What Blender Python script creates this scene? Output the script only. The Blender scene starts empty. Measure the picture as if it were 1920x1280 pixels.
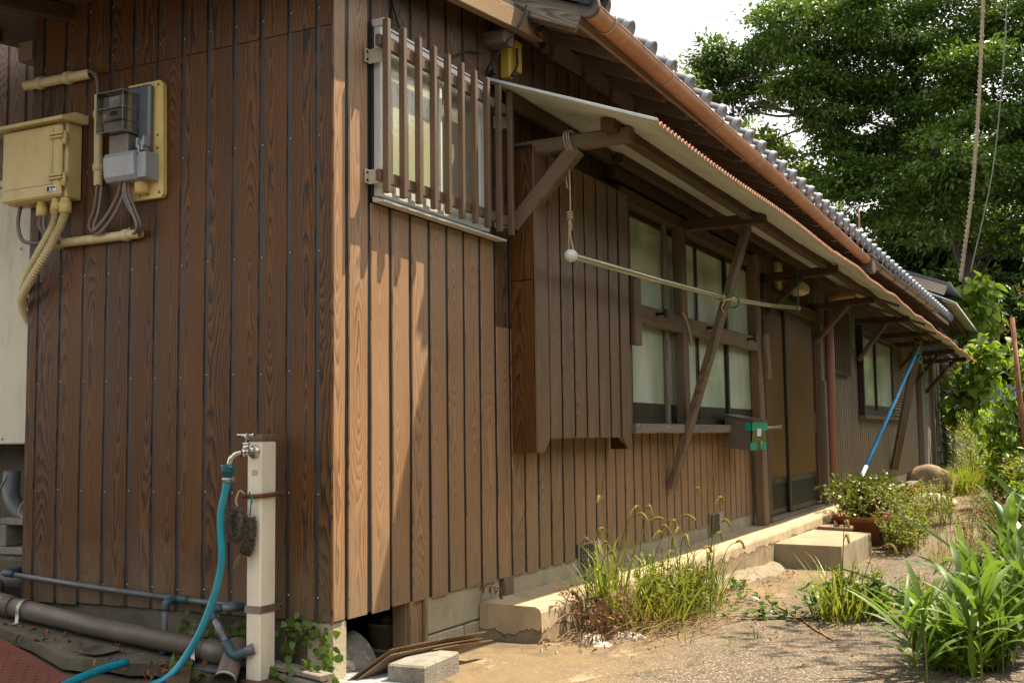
import bpy, math, random
import numpy as np
from mathutils import Vector, Matrix, Euler, noise as mnoise

random.seed(11)
RNG = np.random.default_rng(7)
R = math.radians
sc = bpy.context.scene
COL = sc.collection

# ------------------------------------------------------------------ camera
cam_d = bpy.data.cameras.new('camera')
cam = bpy.data.objects.new('camera', cam_d)
COL.objects.link(cam)
cam_d.sensor_width = 36.0
cam_d.lens = 39.11
cam_d.clip_start = 0.05
cam_d.clip_end = 600
right = Vector((0.45192636, -0.89197097, -0.01226217))
up = Vector((-0.07034703, -0.04933849, 0.99630167))
fwd = Vector((0.88927716, 0.44939238, 0.08504487))
CAM = Vector((-3.81273991, -2.7728691, 1.008))
m = Matrix((right, up, -fwd)).transposed().to_4x4()
m.translation = CAM
cam.matrix_world = m
sc.camera = cam

# ------------------------------------------------------------------ sky and sun
SUN = Vector((1.40, -1.0, 3.1)).normalized()
world = bpy.data.worlds.new('World')
sc.world = world
world.use_nodes = True
wt = world.node_tree
for nd in list(wt.nodes):
    wt.nodes.remove(nd)
w_out = wt.nodes.new('ShaderNodeOutputWorld')
w_bg = wt.nodes.new('ShaderNodeBackground')
w_bg.inputs['Strength'].default_value = 0.088
sky = wt.nodes.new('ShaderNodeTexSky')
sky.sky_type = 'NISHITA'
sky.sun_disc = False
sky.sun_elevation = math.asin(SUN.z)
sky.sun_rotation = math.atan2(SUN.x, SUN.y)
sky.air_density = 1.0
sky.dust_density = 3.0
sky.ozone_density = 1.0
w_mix = wt.nodes.new('ShaderNodeMixRGB')
w_tc = wt.nodes.new('ShaderNodeTexCoord')
w_nz = wt.nodes.new('ShaderNodeTexNoise')
w_nz.inputs['Scale'].default_value = 1.6
w_nz.inputs['Detail'].default_value = 5
w_rp = wt.nodes.new('ShaderNodeMapRange')
w_rp.inputs[1].default_value = 0.3
w_rp.inputs[2].default_value = 0.65
w_rp.inputs[3].default_value = 0.6
w_rp.inputs[4].default_value = 0.95
w_mix.inputs[2].default_value = (9.2, 9.2, 9.0, 1)   # thin bright summer cloud
wt.links.new(w_tc.outputs['Generated'], w_nz.inputs['Vector'])
wt.links.new(w_nz.outputs['Fac'], w_rp.inputs[0])
wt.links.new(w_rp.outputs[0], w_mix.inputs[0])
wt.links.new(sky.outputs[0], w_mix.inputs[1])
wt.links.new(w_mix.outputs[0], w_bg.inputs[0])
wt.links.new(w_bg.outputs[0], w_out.inputs[0])

sun_d = bpy.data.lights.new('sun', 'SUN')
sun_d.energy = 5.0
sun_d.angle = R(0.55)
sun_d.color = (1.0, 0.86, 0.64)
sun = bpy.data.objects.new('sun', sun_d)
COL.objects.link(sun)
sun.rotation_mode = 'QUATERNION'
sun.rotation_quaternion = (-SUN).to_track_quat('-Z', 'Y')
sun.location = (20, -14, 40)

sc.view_settings.view_transform = 'Standard'
sc.view_settings.look = 'None'
sc.view_settings.gamma = 1.0
sc.view_settings.use_curve_mapping = False
sc.view_settings.exposure = 1.22
sc.render.engine = 'CYCLES'
sc.cycles.max_bounces = 7
sc.cycles.transparent_max_bounces = 8
sc.cycles.use_denoising = True

# ------------------------------------------------------------------ materials
MATS = {}

class NT:
    """small helper that wires nodes of one material"""
    def __init__(self, name):
        self.m = bpy.data.materials.new(name)
        self.m.use_nodes = True
        self.t = self.m.node_tree
        self.b = self.t.nodes['Principled BSDF']
        self.out = self.t.nodes['Material Output']
        MATS[name] = self.m
    def n(self, typ, **kw):
        nd = self.t.nodes.new(typ)
        for k, v in kw.items():
            setattr(nd, k, v)
        return nd
    def l(self, a, b):
        self.t.links.new(a, b)
    def val(self, sock, v):
        if hasattr(v, 'is_output') or isinstance(v, bpy.types.NodeSocket):
            self.l(v, sock)
        else:
            sock.default_value = v
    def math(self, op, a, b=0.0, c=0.0):
        nd = self.n('ShaderNodeMath', operation=op)
        self.val(nd.inputs[0], a); self.val(nd.inputs[1], b); self.val(nd.inputs[2], c)
        return nd.outputs[0]
    def noise(self, vec, scale, detail=3, rough=0.55, dist=0.0):
        nd = self.n('ShaderNodeTexNoise')
        self.l(vec, nd.inputs['Vector'])
        nd.inputs['Scale'].default_value = scale
        nd.inputs['Detail'].default_value = detail
        nd.inputs['Roughness'].default_value = rough
        nd.inputs['Distortion'].default_value = dist
        return nd.outputs['Fac']
    def mapr(self, v, a, b, c=0.0, d=1.0):
        nd = self.n('ShaderNodeMapRange')
        self.l(v, nd.inputs[0])
        for i, x in enumerate((a, b, c, d)):
            nd.inputs[i+1].default_value = x
        return nd.outputs[0]
    def mix(self, f, a, b, blend='MIX'):
        nd = self.n('ShaderNodeMixRGB', blend_type=blend)
        self.val(nd.inputs[0], f)
        for s, v in ((nd.inputs[1], a), (nd.inputs[2], b)):
            if isinstance(v, tuple):
                s.default_value = (*v[:3], 1)
            else:
                self.l(v, s)
        return nd.outputs[0]
    def scaled(self, vec, s):
        nd = self.n('ShaderNodeMapping')
        self.l(vec, nd.inputs[0])
        nd.inputs['Scale'].default_value = s
        return nd.outputs[0]
    def comb(self, x, y, z):
        nd = self.n('ShaderNodeCombineXYZ')
        for i, v in enumerate((x, y, z)):
            self.val(nd.inputs[i], v)
        return nd.outputs[0]
    def bump(self, h, strength=0.3, dist=0.01, normal=None):
        nd = self.n('ShaderNodeBump')
        nd.inputs['Strength'].default_value = strength
        nd.inputs['Distance'].default_value = dist
        self.l(h, nd.inputs['Height'])
        if normal is not None:
            self.l(normal, nd.inputs['Normal'])
        return nd.outputs[0]
    def set(self, **kw):
        for k, v in kw.items():
            self.val(self.b.inputs[k.replace('_', ' ')], v)

def pm(name, col, rough=0.7, col2=None, scale=6.0, bump=0.0, bscale=80.0, metal=0.0, spec=0.4,
       stretch=(1, 1, 1), speck=None, sscale=90.0, coords='Object', lo=0.35, hi=0.65, dirt=0.45):
    """plain weathered surface: two tones mottled by noise, optional specks and fine relief"""
    k = NT(name)
    tc = k.n('ShaderNodeTexCoord')
    vec = tc.outputs['Object']
    if coords == 'World':
        vec = k.n('ShaderNodeNewGeometry').outputs['Position']
    vec = k.scaled(vec, stretch)
    c = None
    if col2 is None:
        col2 = tuple(x*0.78 for x in col)
    f = k.mapr(k.noise(vec, scale, 5, 0.6), lo, hi)
    c = k.mix(f, col, col2)
    if speck is not None:
        f2 = k.mapr(k.noise(vec, sscale, 2, 0.6), 0.56, 0.66)
        c = k.mix(f2, c, speck)
    if dirt:
        gp = k.n('ShaderNodeNewGeometry').outputs['Position']
        dn = k.mapr(k.noise(k.scaled(gp, (1, 1, 0.28)), 9.0, 7, 0.72), 0.50, 0.74)
        c = k.mix(k.math('MULTIPLY', dn, dirt), c, tuple(x*0.42+y for x, y in zip(col, (0.006, 0.004, 0.001))))
        rough = k.math('ADD', k.math('MULTIPLY', dn, 0.25), rough)
    k.l(c, k.b.inputs['Base Color'])
    k.set(Roughness=rough, Metallic=metal)
    k.b.inputs['Specular IOR Level'].default_value = spec
    if bump:
        k.l(k.bump(k.noise(vec, bscale, 4, 0.6), bump, 0.01), k.b.inputs['Normal'])
    return k.m

def wood(name, light, dark, freq=75.0, amp=0.30, contrast=1.0, rough=0.65, fade=None, bump=0.25, spec=0.3, zs=0.42, edge=0.5, splash=0.0):
    """plain-sawn timber: year rings cut along the board; local z runs along the grain"""
    k = NT(name)
    tc = k.n('ShaderNodeTexCoord')
    sep = k.n('ShaderNodeSeparateXYZ')
    k.l(tc.outputs['Object'], sep.inputs[0])
    oi = k.n('ShaderNodeObjectInfo')
    rnd = oi.outputs['Random']
    x, y, z = sep.outputs
    ac = k.math('ADD', x, y)
    r2 = k.math('FRACT', k.math('MULTIPLY', rnd, 17.31))
    ac = k.math('ADD', ac, k.math('MULTIPLY', k.math('SUBTRACT', r2, 0.5), 0.09))
    d = k.noise(k.comb(k.math('MULTIPLY', rnd, 91.0), 0.0, k.math('MULTIPLY', z, zs)), 1.0, 2, 0.5)
    d = k.math('ADD', k.math('MULTIPLY', k.math('SUBTRACT', d, 0.40), amp*1.7), 0.0)
    wob = k.noise(k.comb(k.math('ADD', k.math('MULTIPLY', ac, 14.0), k.math('MULTIPLY', rnd, 33.0)), 3.3, k.math('MULTIPLY', z, 2.4)), 1.0, 3, 0.55)
    wob = k.math('MULTIPLY', wob, 0.035)
    r = k.math('SQRT', k.math('ADD', k.math('MULTIPLY', ac, ac), k.math('MULTIPLY', d, d)))
    r = k.math('ADD', r, wob)
    g = k.math('FRACT', k.math('MULTIPLY', r, freq))
    ramp = k.n('ShaderNodeValToRGB')
    e = ramp.color_ramp.elements
    e[0].position = 0.0; e[0].color = (0, 0, 0, 1)
    e[1].position = edge; e[1].color = (0.45, 0.45, 0.45, 1)
    a = e.new(min(0.98, edge+0.3)); a.color = (1, 1, 1, 1)
    b = e.new(1.0); b.color = (0.0, 0.0, 0.0, 1)
    k.l(g, ramp.inputs[0])
    fib = k.noise(k.comb(k.math('MULTIPLY', ac, 260.0), k.math('MULTIPLY', y, 90.0), k.math('MULTIPLY', z, 5.0)), 1.0, 3, 0.6)
    f = k.math('MULTIPLY', ramp.outputs[0], contrast)
    f = k.math('ADD', f, k.math('MULTIPLY', k.math('SUBTRACT', fib, 0.5), 0.5*contrast))
    tone = k.noise(k.comb(k.math('MULTIPLY', ac, 3.0), k.math('MULTIPLY', rnd, 60.0), k.math('MULTIPLY', z, 0.9)), 1.0, 3, 0.6)
    f = k.math('ADD', f, k.math('MULTIPLY', k.math('SUBTRACT', tone, 0.5), 0.7))
    f = k.math('ADD', f, k.math('MULTIPLY', k.math('SUBTRACT', rnd, 0.5), 0.28))
    f = k.math('MINIMUM', k.math('MAXIMUM', f, 0.0), 1.0)
    c = k.mix(f, light, dark)
    if fade is not None:
        ff = k.mapr(k.noise(k.comb(k.math('MULTIPLY', ac, 9.0), k.math('MULTIPLY', rnd, 44.0), k.math('MULTIPLY', z, 1.3)), 1.0, 4, 0.65), 0.42, 0.68)
        c = k.mix(k.math('MULTIPLY', ff, 0.75), c, fade)
    if splash:
        wp_ = k.n('ShaderNodeNewGeometry').outputs['Position']
        sz = k.n('ShaderNodeSeparateXYZ'); k.l(wp_, sz.inputs[0])
        sn = k.noise(k.scaled(wp_, (1, 1, 0.5)), 5.5, 7, 0.72)
        sp_ = k.mapr(k.math('ADD', sz.outputs[2], k.math('MULTIPLY', k.math('SUBTRACT', sn, 0.5), 1.1)), 0.22, 0.62, 1.0, 0.0)
        run = k.mapr(k.noise(k.scaled(wp_, (1, 1, 0.06)), 14.0, 5, 0.7), 0.58, 0.72)
        c = k.mix(k.math('MULTIPLY', run, splash*0.5), c, (0.10, 0.072, 0.05))
        c = k.mix(k.math('MULTIPLY', sp_, splash), c, (0.185, 0.145, 0.10))
    k.l(c, k.b.inputs['Base Color'])
    k.set(Roughness=rough)
    k.b.inputs['Specular IOR Level'].default_value = spec
    if bump:
        h = k.math('ADD', k.math('MULTIPLY', ramp.outputs[0], -0.6), k.math('MULTIPLY', fib, 0.5))
        k.l(k.bump(h, bump, 0.002), k.b.inputs['Normal'])
    return k.m

def leafmat(name, c1, c2, c3=None, p3=0.0, trans=0.35, rough=0.45, spec=0.35):
    """foliage: every leaf (mesh island) takes its own tone; light passes through"""
    k = NT(name)
    g = k.n('ShaderNodeNewGeometry')
    oi = k.n('ShaderNodeObjectInfo')
    rnd = k.math('FRACT', k.math('ADD', g.outputs['Random Per Island'], oi.outputs['Random']))
    c = k.mix(rnd, c1, c2)
    if c3 is not None:
        f3 = k.math('GREATER_THAN', k.math('FRACT', k.math('MULTIPLY', rnd, 7.77)), 1.0-p3)
        c = k.mix(f3, c, c3)
    big = k.mapr(k.noise(g.outputs['Position'], 0.9, 3, 0.6), 0.35, 0.65)
    c = k.mix(k.math('MULTIPLY', big, 0.35), c, tuple(x*0.55 for x in c1))
    k.l(c, k.b.inputs['Base Color'])
    k.set(Roughness=rough)
    k.b.inputs['Specular IOR Level'].default_value = spec
    if trans > 0:
        tr = k.n('ShaderNodeBsdfTranslucent')
        k.l(k.mix(0.5, c, (c2[0]*1.3, c2[1]*1.5, c2[2]*0.5), 'MIX'), tr.inputs[0])
        ms = k.n('ShaderNodeMixShader')
        ms.inputs[0].default_value = trans
        k.l(k.b.outputs[0], ms.inputs[1]); k.l(tr.outputs[0], ms.inputs[2])
        k.l(ms.outputs[0], k.out.inputs[0])
    return k.m

# --- timber and cladding
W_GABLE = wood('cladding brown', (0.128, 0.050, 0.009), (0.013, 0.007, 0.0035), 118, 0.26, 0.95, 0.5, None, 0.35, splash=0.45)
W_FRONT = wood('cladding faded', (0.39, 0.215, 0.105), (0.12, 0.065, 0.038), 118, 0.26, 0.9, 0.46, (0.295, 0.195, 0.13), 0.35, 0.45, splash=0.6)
W_UPPER = wood('cladding half faded', (0.165, 0.085, 0.042), (0.030, 0.017, 0.011), 112, 0.30, 1.0, 0.5, None, 0.35)
W_MID = wood('cladding less faded and shade toned', (0.235, 0.135, 0.072), (0.07, 0.041, 0.025), 112, 0.30, 0.95, 0.5, (0.21, 0.135, 0.095), 0.35, 0.45)  # shutter box tone mixes lesser fading with canopy shade
W_OLD = wood('weathered timber', (0.20, 0.13, 0.075), (0.07, 0.043, 0.026), 110, 0.16, 0.9, 0.8, (0.17, 0.135, 0.10), 0.4)
W_DARK = wood('dark timber', (0.115, 0.066, 0.036), (0.04, 0.022, 0.013), 110, 0.16, 0.9, 0.75, None, 0.4)
W_RAFT = wood('rafter timber', (0.23, 0.165, 0.115), (0.09, 0.065, 0.048), 110, 0.16, 0.8, 0.75, None, 0.35)
W_SOFF = wood('bounce lit soffit', (0.40, 0.285, 0.19), (0.20, 0.135, 0.09), 110, 0.16, 0.8, 0.75, (0.30, 0.23, 0.17), 0.35)  # lighter than the rafters, ground bounce put into the colour
W_FAR = wood('cladding weathered grey', (0.25, 0.175, 0.125), (0.10, 0.07, 0.053), 112, 0.30, 0.95, 0.5, (0.21, 0.16, 0.125), 0.3, 0.4)
W_GREY = wood('silvered board', (0.27, 0.23, 0.185), (0.10, 0.082, 0.065), 100, 0.2, 1.0, 0.85, (0.15, 0.13, 0.11), 0.5)
W_PALE = wood('pale sawn timber', (0.31, 0.21, 0.12), (0.16, 0.10, 0.055), 110, 0.16, 0.8, 0.75, None, 0.3)
W_PLY = wood('old plywood', (0.30, 0.225, 0.145), (0.15, 0.10, 0.06), 55, 0.35, 0.8, 0.8, (0.12, 0.08, 0.05), 0.3)
GROOVE_F = pm('front groove strip', (0.013, 0.0125, 0.013), 0.45, dirt=0)
GROOVE = pm('groove strip', (0.026, 0.027, 0.031), 0.4, (0.036, 0.036, 0.04), 3, spec=0.4)
DARK = pm('dark interior', (0.02, 0.017, 0.014), 0.9)  # near-black colour stands in for unlit space behind openings
# --- mineral
CONC = pm('foundation concrete', (0.47, 0.415, 0.30), 0.9, (0.33, 0.285, 0.20), 2.5, 0.4, 60, speck=(0.26, 0.22, 0.165), sscale=210)
CONC_D = pm('mossy concrete', (0.14, 0.12, 0.085), 0.95, (0.055, 0.05, 0.034), 3.0, 0.5, 45, speck=(0.15, 0.13, 0.095), sscale=170)
CONC_S = pm('smooth step concrete', (0.34, 0.285, 0.195), 0.85, (0.235, 0.195, 0.13), 3.0, 0.15, 120, speck=(0.31, 0.25, 0.155), sscale=160)
BLOCKM = pm('grey concrete block', (0.30, 0.275, 0.235), 0.95, (0.21, 0.19, 0.16), 12, 0.6, 150, speck=(0.12, 0.11, 0.1), sscale=140)
ROCKM = pm('field stone', (0.20, 0.185, 0.16), 0.9, (0.11, 0.10, 0.085), 5, 0.6, 30, speck=(0.26, 0.24, 0.21), sscale=35)
ROCK_B = pm('ochre stone', (0.34, 0.25, 0.16), 0.9, (0.20, 0.15, 0.11), 4, 0.6, 26, speck=(0.42, 0.22, 0.08), sscale=14)
WHITESTONE = pm('white rubble', (0.62, 0.55, 0.48), 0.9, (0.36, 0.30, 0.25), 9, 0.6, 40)
# --- metal, plastic, glass
BRONZE = pm('bronze aluminium', (0.15, 0.095, 0.058), 0.42, (0.125, 0.08, 0.049), 3, metal=0.1, spec=0.5)
ALU = pm('white aluminium', (0.72, 0.71, 0.68), 0.4, (0.60, 0.59, 0.56), 4, spec=0.5)
BRACK = pm('cream bracket', (0.60, 0.54, 0.42), 0.5, (0.50, 0.43, 0.32), 9)
FRAME_D = pm('dark bronze frame', (0.032, 0.022, 0.016), 0.4, (0.05, 0.035, 0.025), 4, metal=0.2, spec=0.5)
GUT = pm('orange gutter', (0.56, 0.265, 0.13), 0.5, (0.46, 0.21, 0.10), 2.2, spec=0.5)
GUT_B = pm('brown gutter', (0.21, 0.125, 0.085), 0.35, (0.17, 0.10, 0.068), 3, spec=0.5)
GUT_C = pm('dark collector box', (0.12, 0.095, 0.08), 0.45, (0.09, 0.07, 0.06), 5)
HOOK = pm('galvanised hook', (0.50, 0.50, 0.48), 0.45, (0.38, 0.37, 0.34), 20, metal=0.3)
TILE = pm('smoked roof tile', (0.032, 0.036, 0.05), 0.5, (0.06, 0.068, 0.088), 8, spec=0.4)
TILE_E = pm('tile end sheen', (0.30, 0.33, 0.385), 0.45, (0.22, 0.245, 0.285), 14, spec=0.5)  # pale tone paints in the sheen of sun and sky
SHEET_U = pm('sheet underside', (0.60, 0.61, 0.55), 0.6, (0.53, 0.54, 0.48), 2, spec=0.3)
SHEET_T = pm('faded sheet top', (0.19, 0.13, 0.095), 0.7, (0.13, 0.085, 0.06), 6)
SHEET_R = pm('red sheet edge', (0.36, 0.12, 0.05), 0.6, (0.22, 0.08, 0.04), 12)
FLASH = pm('pale flashing', (0.62, 0.64, 0.66), 0.45, (0.5, 0.52, 0.54), 8)
CREAM = pm('cream plastic', (0.58, 0.465, 0.215), 0.42, (0.53, 0.42, 0.185), 3, spec=0.4)
CREAM_Y = pm('yellow cream plastic', (0.64, 0.48, 0.18), 0.45, (0.57, 0.42, 0.15), 3)
IVORY = pm('ivory conduit', (0.58, 0.49, 0.285), 0.45, (0.52, 0.43, 0.235), 5)
PANEL = pm('off white panel', (0.62, 0.57, 0.45), 0.5, (0.57, 0.52, 0.40), 1.5)
GREYP = pm('grey meter plastic', (0.30, 0.305, 0.33), 0.35, (0.26, 0.265, 0.29), 4, spec=0.5)
CABLE = pm('grey cable', (0.19, 0.175, 0.155), 0.5, (0.15, 0.135, 0.12), 6)
CABLE_B = pm('brown cable', (0.17, 0.11, 0.08), 0.5)
BLACK = pm('black rubber', (0.016, 0.016, 0.018), 0.5, dirt=0)
WHITE = pm('white print', (0.75, 0.75, 0.72), 0.6, (0.7, 0.7, 0.67), 5)
POSTM = pm('beige post', (0.80, 0.74, 0.61), 0.38, (0.72, 0.65, 0.51), 2.5, spec=0.5)
CAPM = pm('brown post cap', (0.18, 0.115, 0.065), 0.45)
CHROME = pm('chrome', (0.62, 0.60, 0.56), 0.18, (0.5, 0.48, 0.45), 8, metal=1.0)
STEEL = pm('dull steel', (0.42, 0.40, 0.36), 0.4, (0.30, 0.28, 0.25), 14, metal=0.9)
RUST = pm('rusted steel', (0.16, 0.06, 0.03), 0.85, (0.07, 0.028, 0.018), 14, 0.4, 90)
RUST_P = pm('rusted pole', (0.30, 0.12, 0.06), 0.85, (0.16, 0.07, 0.04), 10, 0.4, 60)
PVC = pm('grey pvc', (0.115, 0.125, 0.14), 0.42, (0.085, 0.09, 0.10), 6)
PVC_B = pm('blue grey pvc', (0.04, 0.085, 0.115), 0.4, (0.03, 0.065, 0.09), 6)
DRAIN = pm('brown grey drain', (0.135, 0.105, 0.082), 0.42, (0.095, 0.075, 0.06), 4, spec=0.5)
HOSE = pm('turquoise hose', (0.0, 0.19, 0.28), 0.3, (0.004, 0.25, 0.33), 30, spec=0.6, stretch=(1, 1, 0.3))
TEAL = pm('teal plastic', (0.008, 0.10, 0.13), 0.4)
BRUSH = pm('grey bristles', (0.21, 0.175, 0.14), 0.95, (0.08, 0.065, 0.05), 90)
BRUSH_H = pm('worn brush handle', (0.17, 0.14, 0.07), 0.85, (0.10, 0.085, 0.045), 30)
PLATE = pm('red steel plate', (0.20, 0.055, 0.035), 0.6, (0.12, 0.045, 0.03), 3, spec=0.4)
PIPE_R = pm('pink brown pipe', (0.36, 0.18, 0.12), 0.5, (0.30, 0.145, 0.095), 3)
POLEM = pm('olive steel tube', (0.46, 0.44, 0.29), 0.25, (0.42, 0.40, 0.26), 6, metal=0.6, dirt=0)
BLUE = pm('blue tube', (0.04, 0.33, 0.66), 0.3, (0.04, 0.28, 0.58), 8)
ROPE = pm('pale rope', (0.50, 0.40, 0.27), 0.9, (0.36, 0.28, 0.18), 60)
GREENROPE = pm('green cord', (0.02, 0.20, 0.12), 0.6)
TAPE = pm('green tape', (0.0, 0.34, 0.22), 0.3, dirt=0)
MAILM = pm('brown steel box', (0.20, 0.17, 0.14), 0.3, (0.16, 0.135, 0.11), 3, metal=0.5, spec=0.5)
YELLOW = pm('yellow moulding', (0.58, 0.38, 0.05), 0.5)
TERRA = pm('terracotta', (0.44, 0.165, 0.08), 0.8, (0.34, 0.125, 0.06), 8)
BUCKET = pm('dirty bucket', (0.52, 0.46, 0.31), 0.6, (0.30, 0.26, 0.17), 6)
BLUETIN = pm('blue grey tin sheet', (0.26, 0.33, 0.41), 0.55, (0.21, 0.27, 0.34), 2, stretch=(1, 1, 0.1))
GREENM = pm('green lcd', (0.02, 0.10, 0.05), 0.2)
BARK = pm('bark', (0.075, 0.058, 0.042), 0.95, (0.035, 0.028, 0.022), 5, 0.5, 20, stretch=(1, 1, 0.25))
STEM = pm('green stem', (0.13, 0.17, 0.03), 0.7, (0.17, 0.15, 0.04), 12)
DRYSTEM = pm('dry stem', (0.24, 0.15, 0.075), 0.85, (0.16, 0.10, 0.055), 15)

def glass_dull(name, col, rough, tint2=None, trans=0.0, bump=0.0, bscale=60, stretch=(1, 1, 1)):
    k = NT(name)
    tc = k.n('ShaderNodeTexCoord')
    vec = k.scaled(tc.outputs['Object'], stretch)
    c = k.mix(k.mapr(k.noise(vec, 1.3, 3), 0.35, 0.65), col, tint2 or col)
    k.l(c, k.b.inputs['Base Color'])
    k.set(Roughness=rough)
    k.b.inputs['Specular IOR Level'].default_value = 0.7
    k.b.inputs['Coat Weight'].default_value = 0.8
    k.b.inputs['Coat Roughness'].default_value = 0.06
    if bump:
        nb = k.bump(k.noise(vec, bscale, 2, 0.5), bump, 0.004)
        k.l(nb, k.b.inputs['Normal']); k.l(nb, k.b.inputs['Coat Normal'])
    return k.m
FROST = glass_dull('frosted glass', (0.62, 0.64, 0.55), 0.4, (0.30, 0.36, 0.22), stretch=(1.6, 1, 0.6))  # greener second tone paints in reflected foliage and curtain folds
PEBBLE = glass_dull('pebbled glass', (0.17, 0.185, 0.165), 0.2, (0.27, 0.25, 0.19), bump=1.0, bscale=26)
CURTAIN = glass_dull('glass painted with curtain and reflection', (0.46, 0.40, 0.27), 0.35, (0.28, 0.36, 0.20), bump=0.35, bscale=45)  # tan stands for the curtain, green for painted reflections

def ribbed():
    k = NT('ribbed bronze glass')
    tc = k.n('ShaderNodeTexCoord')
    c = k.mix(k.mapr(k.noise(tc.outputs['Object'], 0.8, 3), 0.35, 0.65), (0.165, 0.095, 0.034), (0.11, 0.066, 0.024))
    k.l(c, k.b.inputs['Base Color'])
    k.set(Roughness=0.3)
    k.b.inputs['Coat Weight'].default_value = 0.15
    k.b.inputs['Coat Roughness'].default_value = 0.2
    return k.m
RIBBED = ribbed()

def clearplastic():
    k = NT('smoky clear cover')
    gl = k.n('ShaderNodeBsdfGlossy'); gl.inputs['Roughness'].default_value = 0.08
    gl.inputs[0].default_value = (0.8, 0.8, 0.8, 1)
    tr = k.n('ShaderNodeBsdfTransparent'); tr.inputs[0].default_value = (0.78, 0.76, 0.72, 1)
    fr = k.n('ShaderNodeFresnel'); fr.inputs[0].default_value = 1.4
    ms = k.n('ShaderNodeMixShader')
    f = k.math('ADD', k.math('MULTIPLY', fr.outputs[0], 1.6), 0.16)
    k.l(f, ms.inputs[0]); k.l(tr.outputs[0], ms.inputs[1]); k.l(gl.outputs[0], ms.inputs[2])
    k.l(ms.outputs[0], k.out.inputs[0])
    return k.m
CLEAR = clearplastic()

def groundmat():
    k = NT('courtyard concrete')
    pos = k.n('ShaderNodeNewGeometry').outputs['Position']
    big = k.mapr(k.noise(pos, 0.9, 5, 0.65), 0.36, 0.66)
    c = k.mix(big, (0.215, 0.145, 0.066), (0.15, 0.10, 0.05))
    pale = k.mapr(k.noise(k.scaled(pos, (1, 1.6, 1)), 1.9, 6, 0.7), 0.57, 0.64)
    c = k.mix(k.math('MULTIPLY', pale, 0.8), c, (0.36, 0.28, 0.18))
    sy = k.n('ShaderNodeSeparateXYZ'); k.l(pos, sy.inputs[0])
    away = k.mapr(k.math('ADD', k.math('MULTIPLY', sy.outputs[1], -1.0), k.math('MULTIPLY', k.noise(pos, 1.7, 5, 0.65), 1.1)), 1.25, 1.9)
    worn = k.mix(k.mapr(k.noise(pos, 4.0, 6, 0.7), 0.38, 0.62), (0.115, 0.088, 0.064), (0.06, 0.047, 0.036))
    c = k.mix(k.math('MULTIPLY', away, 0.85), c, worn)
    ck = k.n('ShaderNodeTexVoronoi', feature='DISTANCE_TO_EDGE'); ck.inputs['Scale'].default_value = 0.75
    wv = k.n('ShaderNodeVectorMath', operation='ADD'); k.l(pos, wv.inputs[0])
    wn = k.n('ShaderNodeTexNoise'); wn.inputs['Scale'].default_value = 3.0; wn.inputs['Detail'].default_value = 5; k.l(pos, wn.inputs['Vector'])
    ws = k.n('ShaderNodeVectorMath', operation='SCALE'); k.l(wn.outputs['Color'], ws.inputs[0]); ws.inputs[3].default_value = 0.45
    k.l(ws.outputs[0], wv.inputs[1]); k.l(wv.outputs[0], ck.inputs['Vector'])
    crack = k.mapr(ck.outputs['Distance'], 0.0, 0.016, 1.0, 0.0)
    c = k.mix(k.math('MULTIPLY', crack, 0.75), c, (0.045, 0.034, 0.02))
    moss = k.mapr(k.noise(pos, 3.1, 5, 0.7), 0.56, 0.72)
    c = k.mix(k.math('MULTIPLY', moss, 0.7), c, (0.10, 0.072, 0.042))
    rustf = k.mapr(k.noise(pos, 2.3, 5, 0.75), 0.62, 0.70)
    c = k.mix(k.math('MULTIPLY', rustf, 0.6), c, (0.30, 0.14, 0.045))
    ag = k.n('ShaderNodeTexVoronoi'); ag.inputs['Scale'].default_value = 140
    k.l(pos, ag.inputs['Vector'])
    sepc = k.n('ShaderNodeSeparateColor'); k.l(ag.outputs['Color'], sepc.inputs[0])
    spk = k.math('ADD', k.math('MULTIPLY', away, 0.75), 0.25)
    c = k.mix(k.math('MULTIPLY', k.math('GREATER_THAN', sepc.outputs[0], 0.80), spk), c, (0.30, 0.24, 0.175))
    c = k.mix(k.math('MULTIPLY', k.math('GREATER_THAN', sepc.outputs[1], 0.74), spk), c, (0.055, 0.042, 0.032))
    soil = k.mapr(k.noise(pos, 1.25, 7, 0.72), 0.55, 0.66)
    c = k.mix(k.math('MULTIPLY', soil, 0.75), c, (0.075, 0.052, 0.03))
    streak = k.mapr(k.noise(k.scaled(pos, (1.2, 4.5, 1)), 1.6, 6, 0.7), 0.56, 0.68)
    c = k.mix(k.math('MULTIPLY', streak, 0.5), c, (0.10, 0.072, 0.04))
    # far end: soil and litter
    sx = k.n('ShaderNodeSeparateXYZ'); k.l(pos, sx.inputs[0])
    far = k.mapr(k.math('ADD', sx.outputs[0], k.math('MULTIPLY', k.noise(pos, 1.2, 4), 5.0)), 10.5, 14.0)
    c = k.mix(far, c, k.mix(k.mapr(k.noise(pos, 6, 5, 0.7), 0.4, 0.62), (0.17, 0.115, 0.06), (0.09, 0.085, 0.03)))
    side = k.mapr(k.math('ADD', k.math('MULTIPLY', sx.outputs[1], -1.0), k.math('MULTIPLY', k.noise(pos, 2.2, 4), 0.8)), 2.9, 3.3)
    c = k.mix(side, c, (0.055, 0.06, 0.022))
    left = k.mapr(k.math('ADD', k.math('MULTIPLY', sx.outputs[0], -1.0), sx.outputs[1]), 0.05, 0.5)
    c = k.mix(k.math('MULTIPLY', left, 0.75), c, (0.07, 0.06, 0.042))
    k.l(c, k.b.inputs['Base Color'])
    k.set(Roughness=0.92)
    h = k.math('ADD', k.math('MULTIPLY', k.math('MULTIPLY', ag.outputs['Distance'], spk), 0.6), k.noise(pos, 10, 6, 0.7))
    k.l(k.bump(h, 0.4, 0.012), k.b.inputs['Normal'])
    return k.m
GROUND = groundmat()

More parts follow.
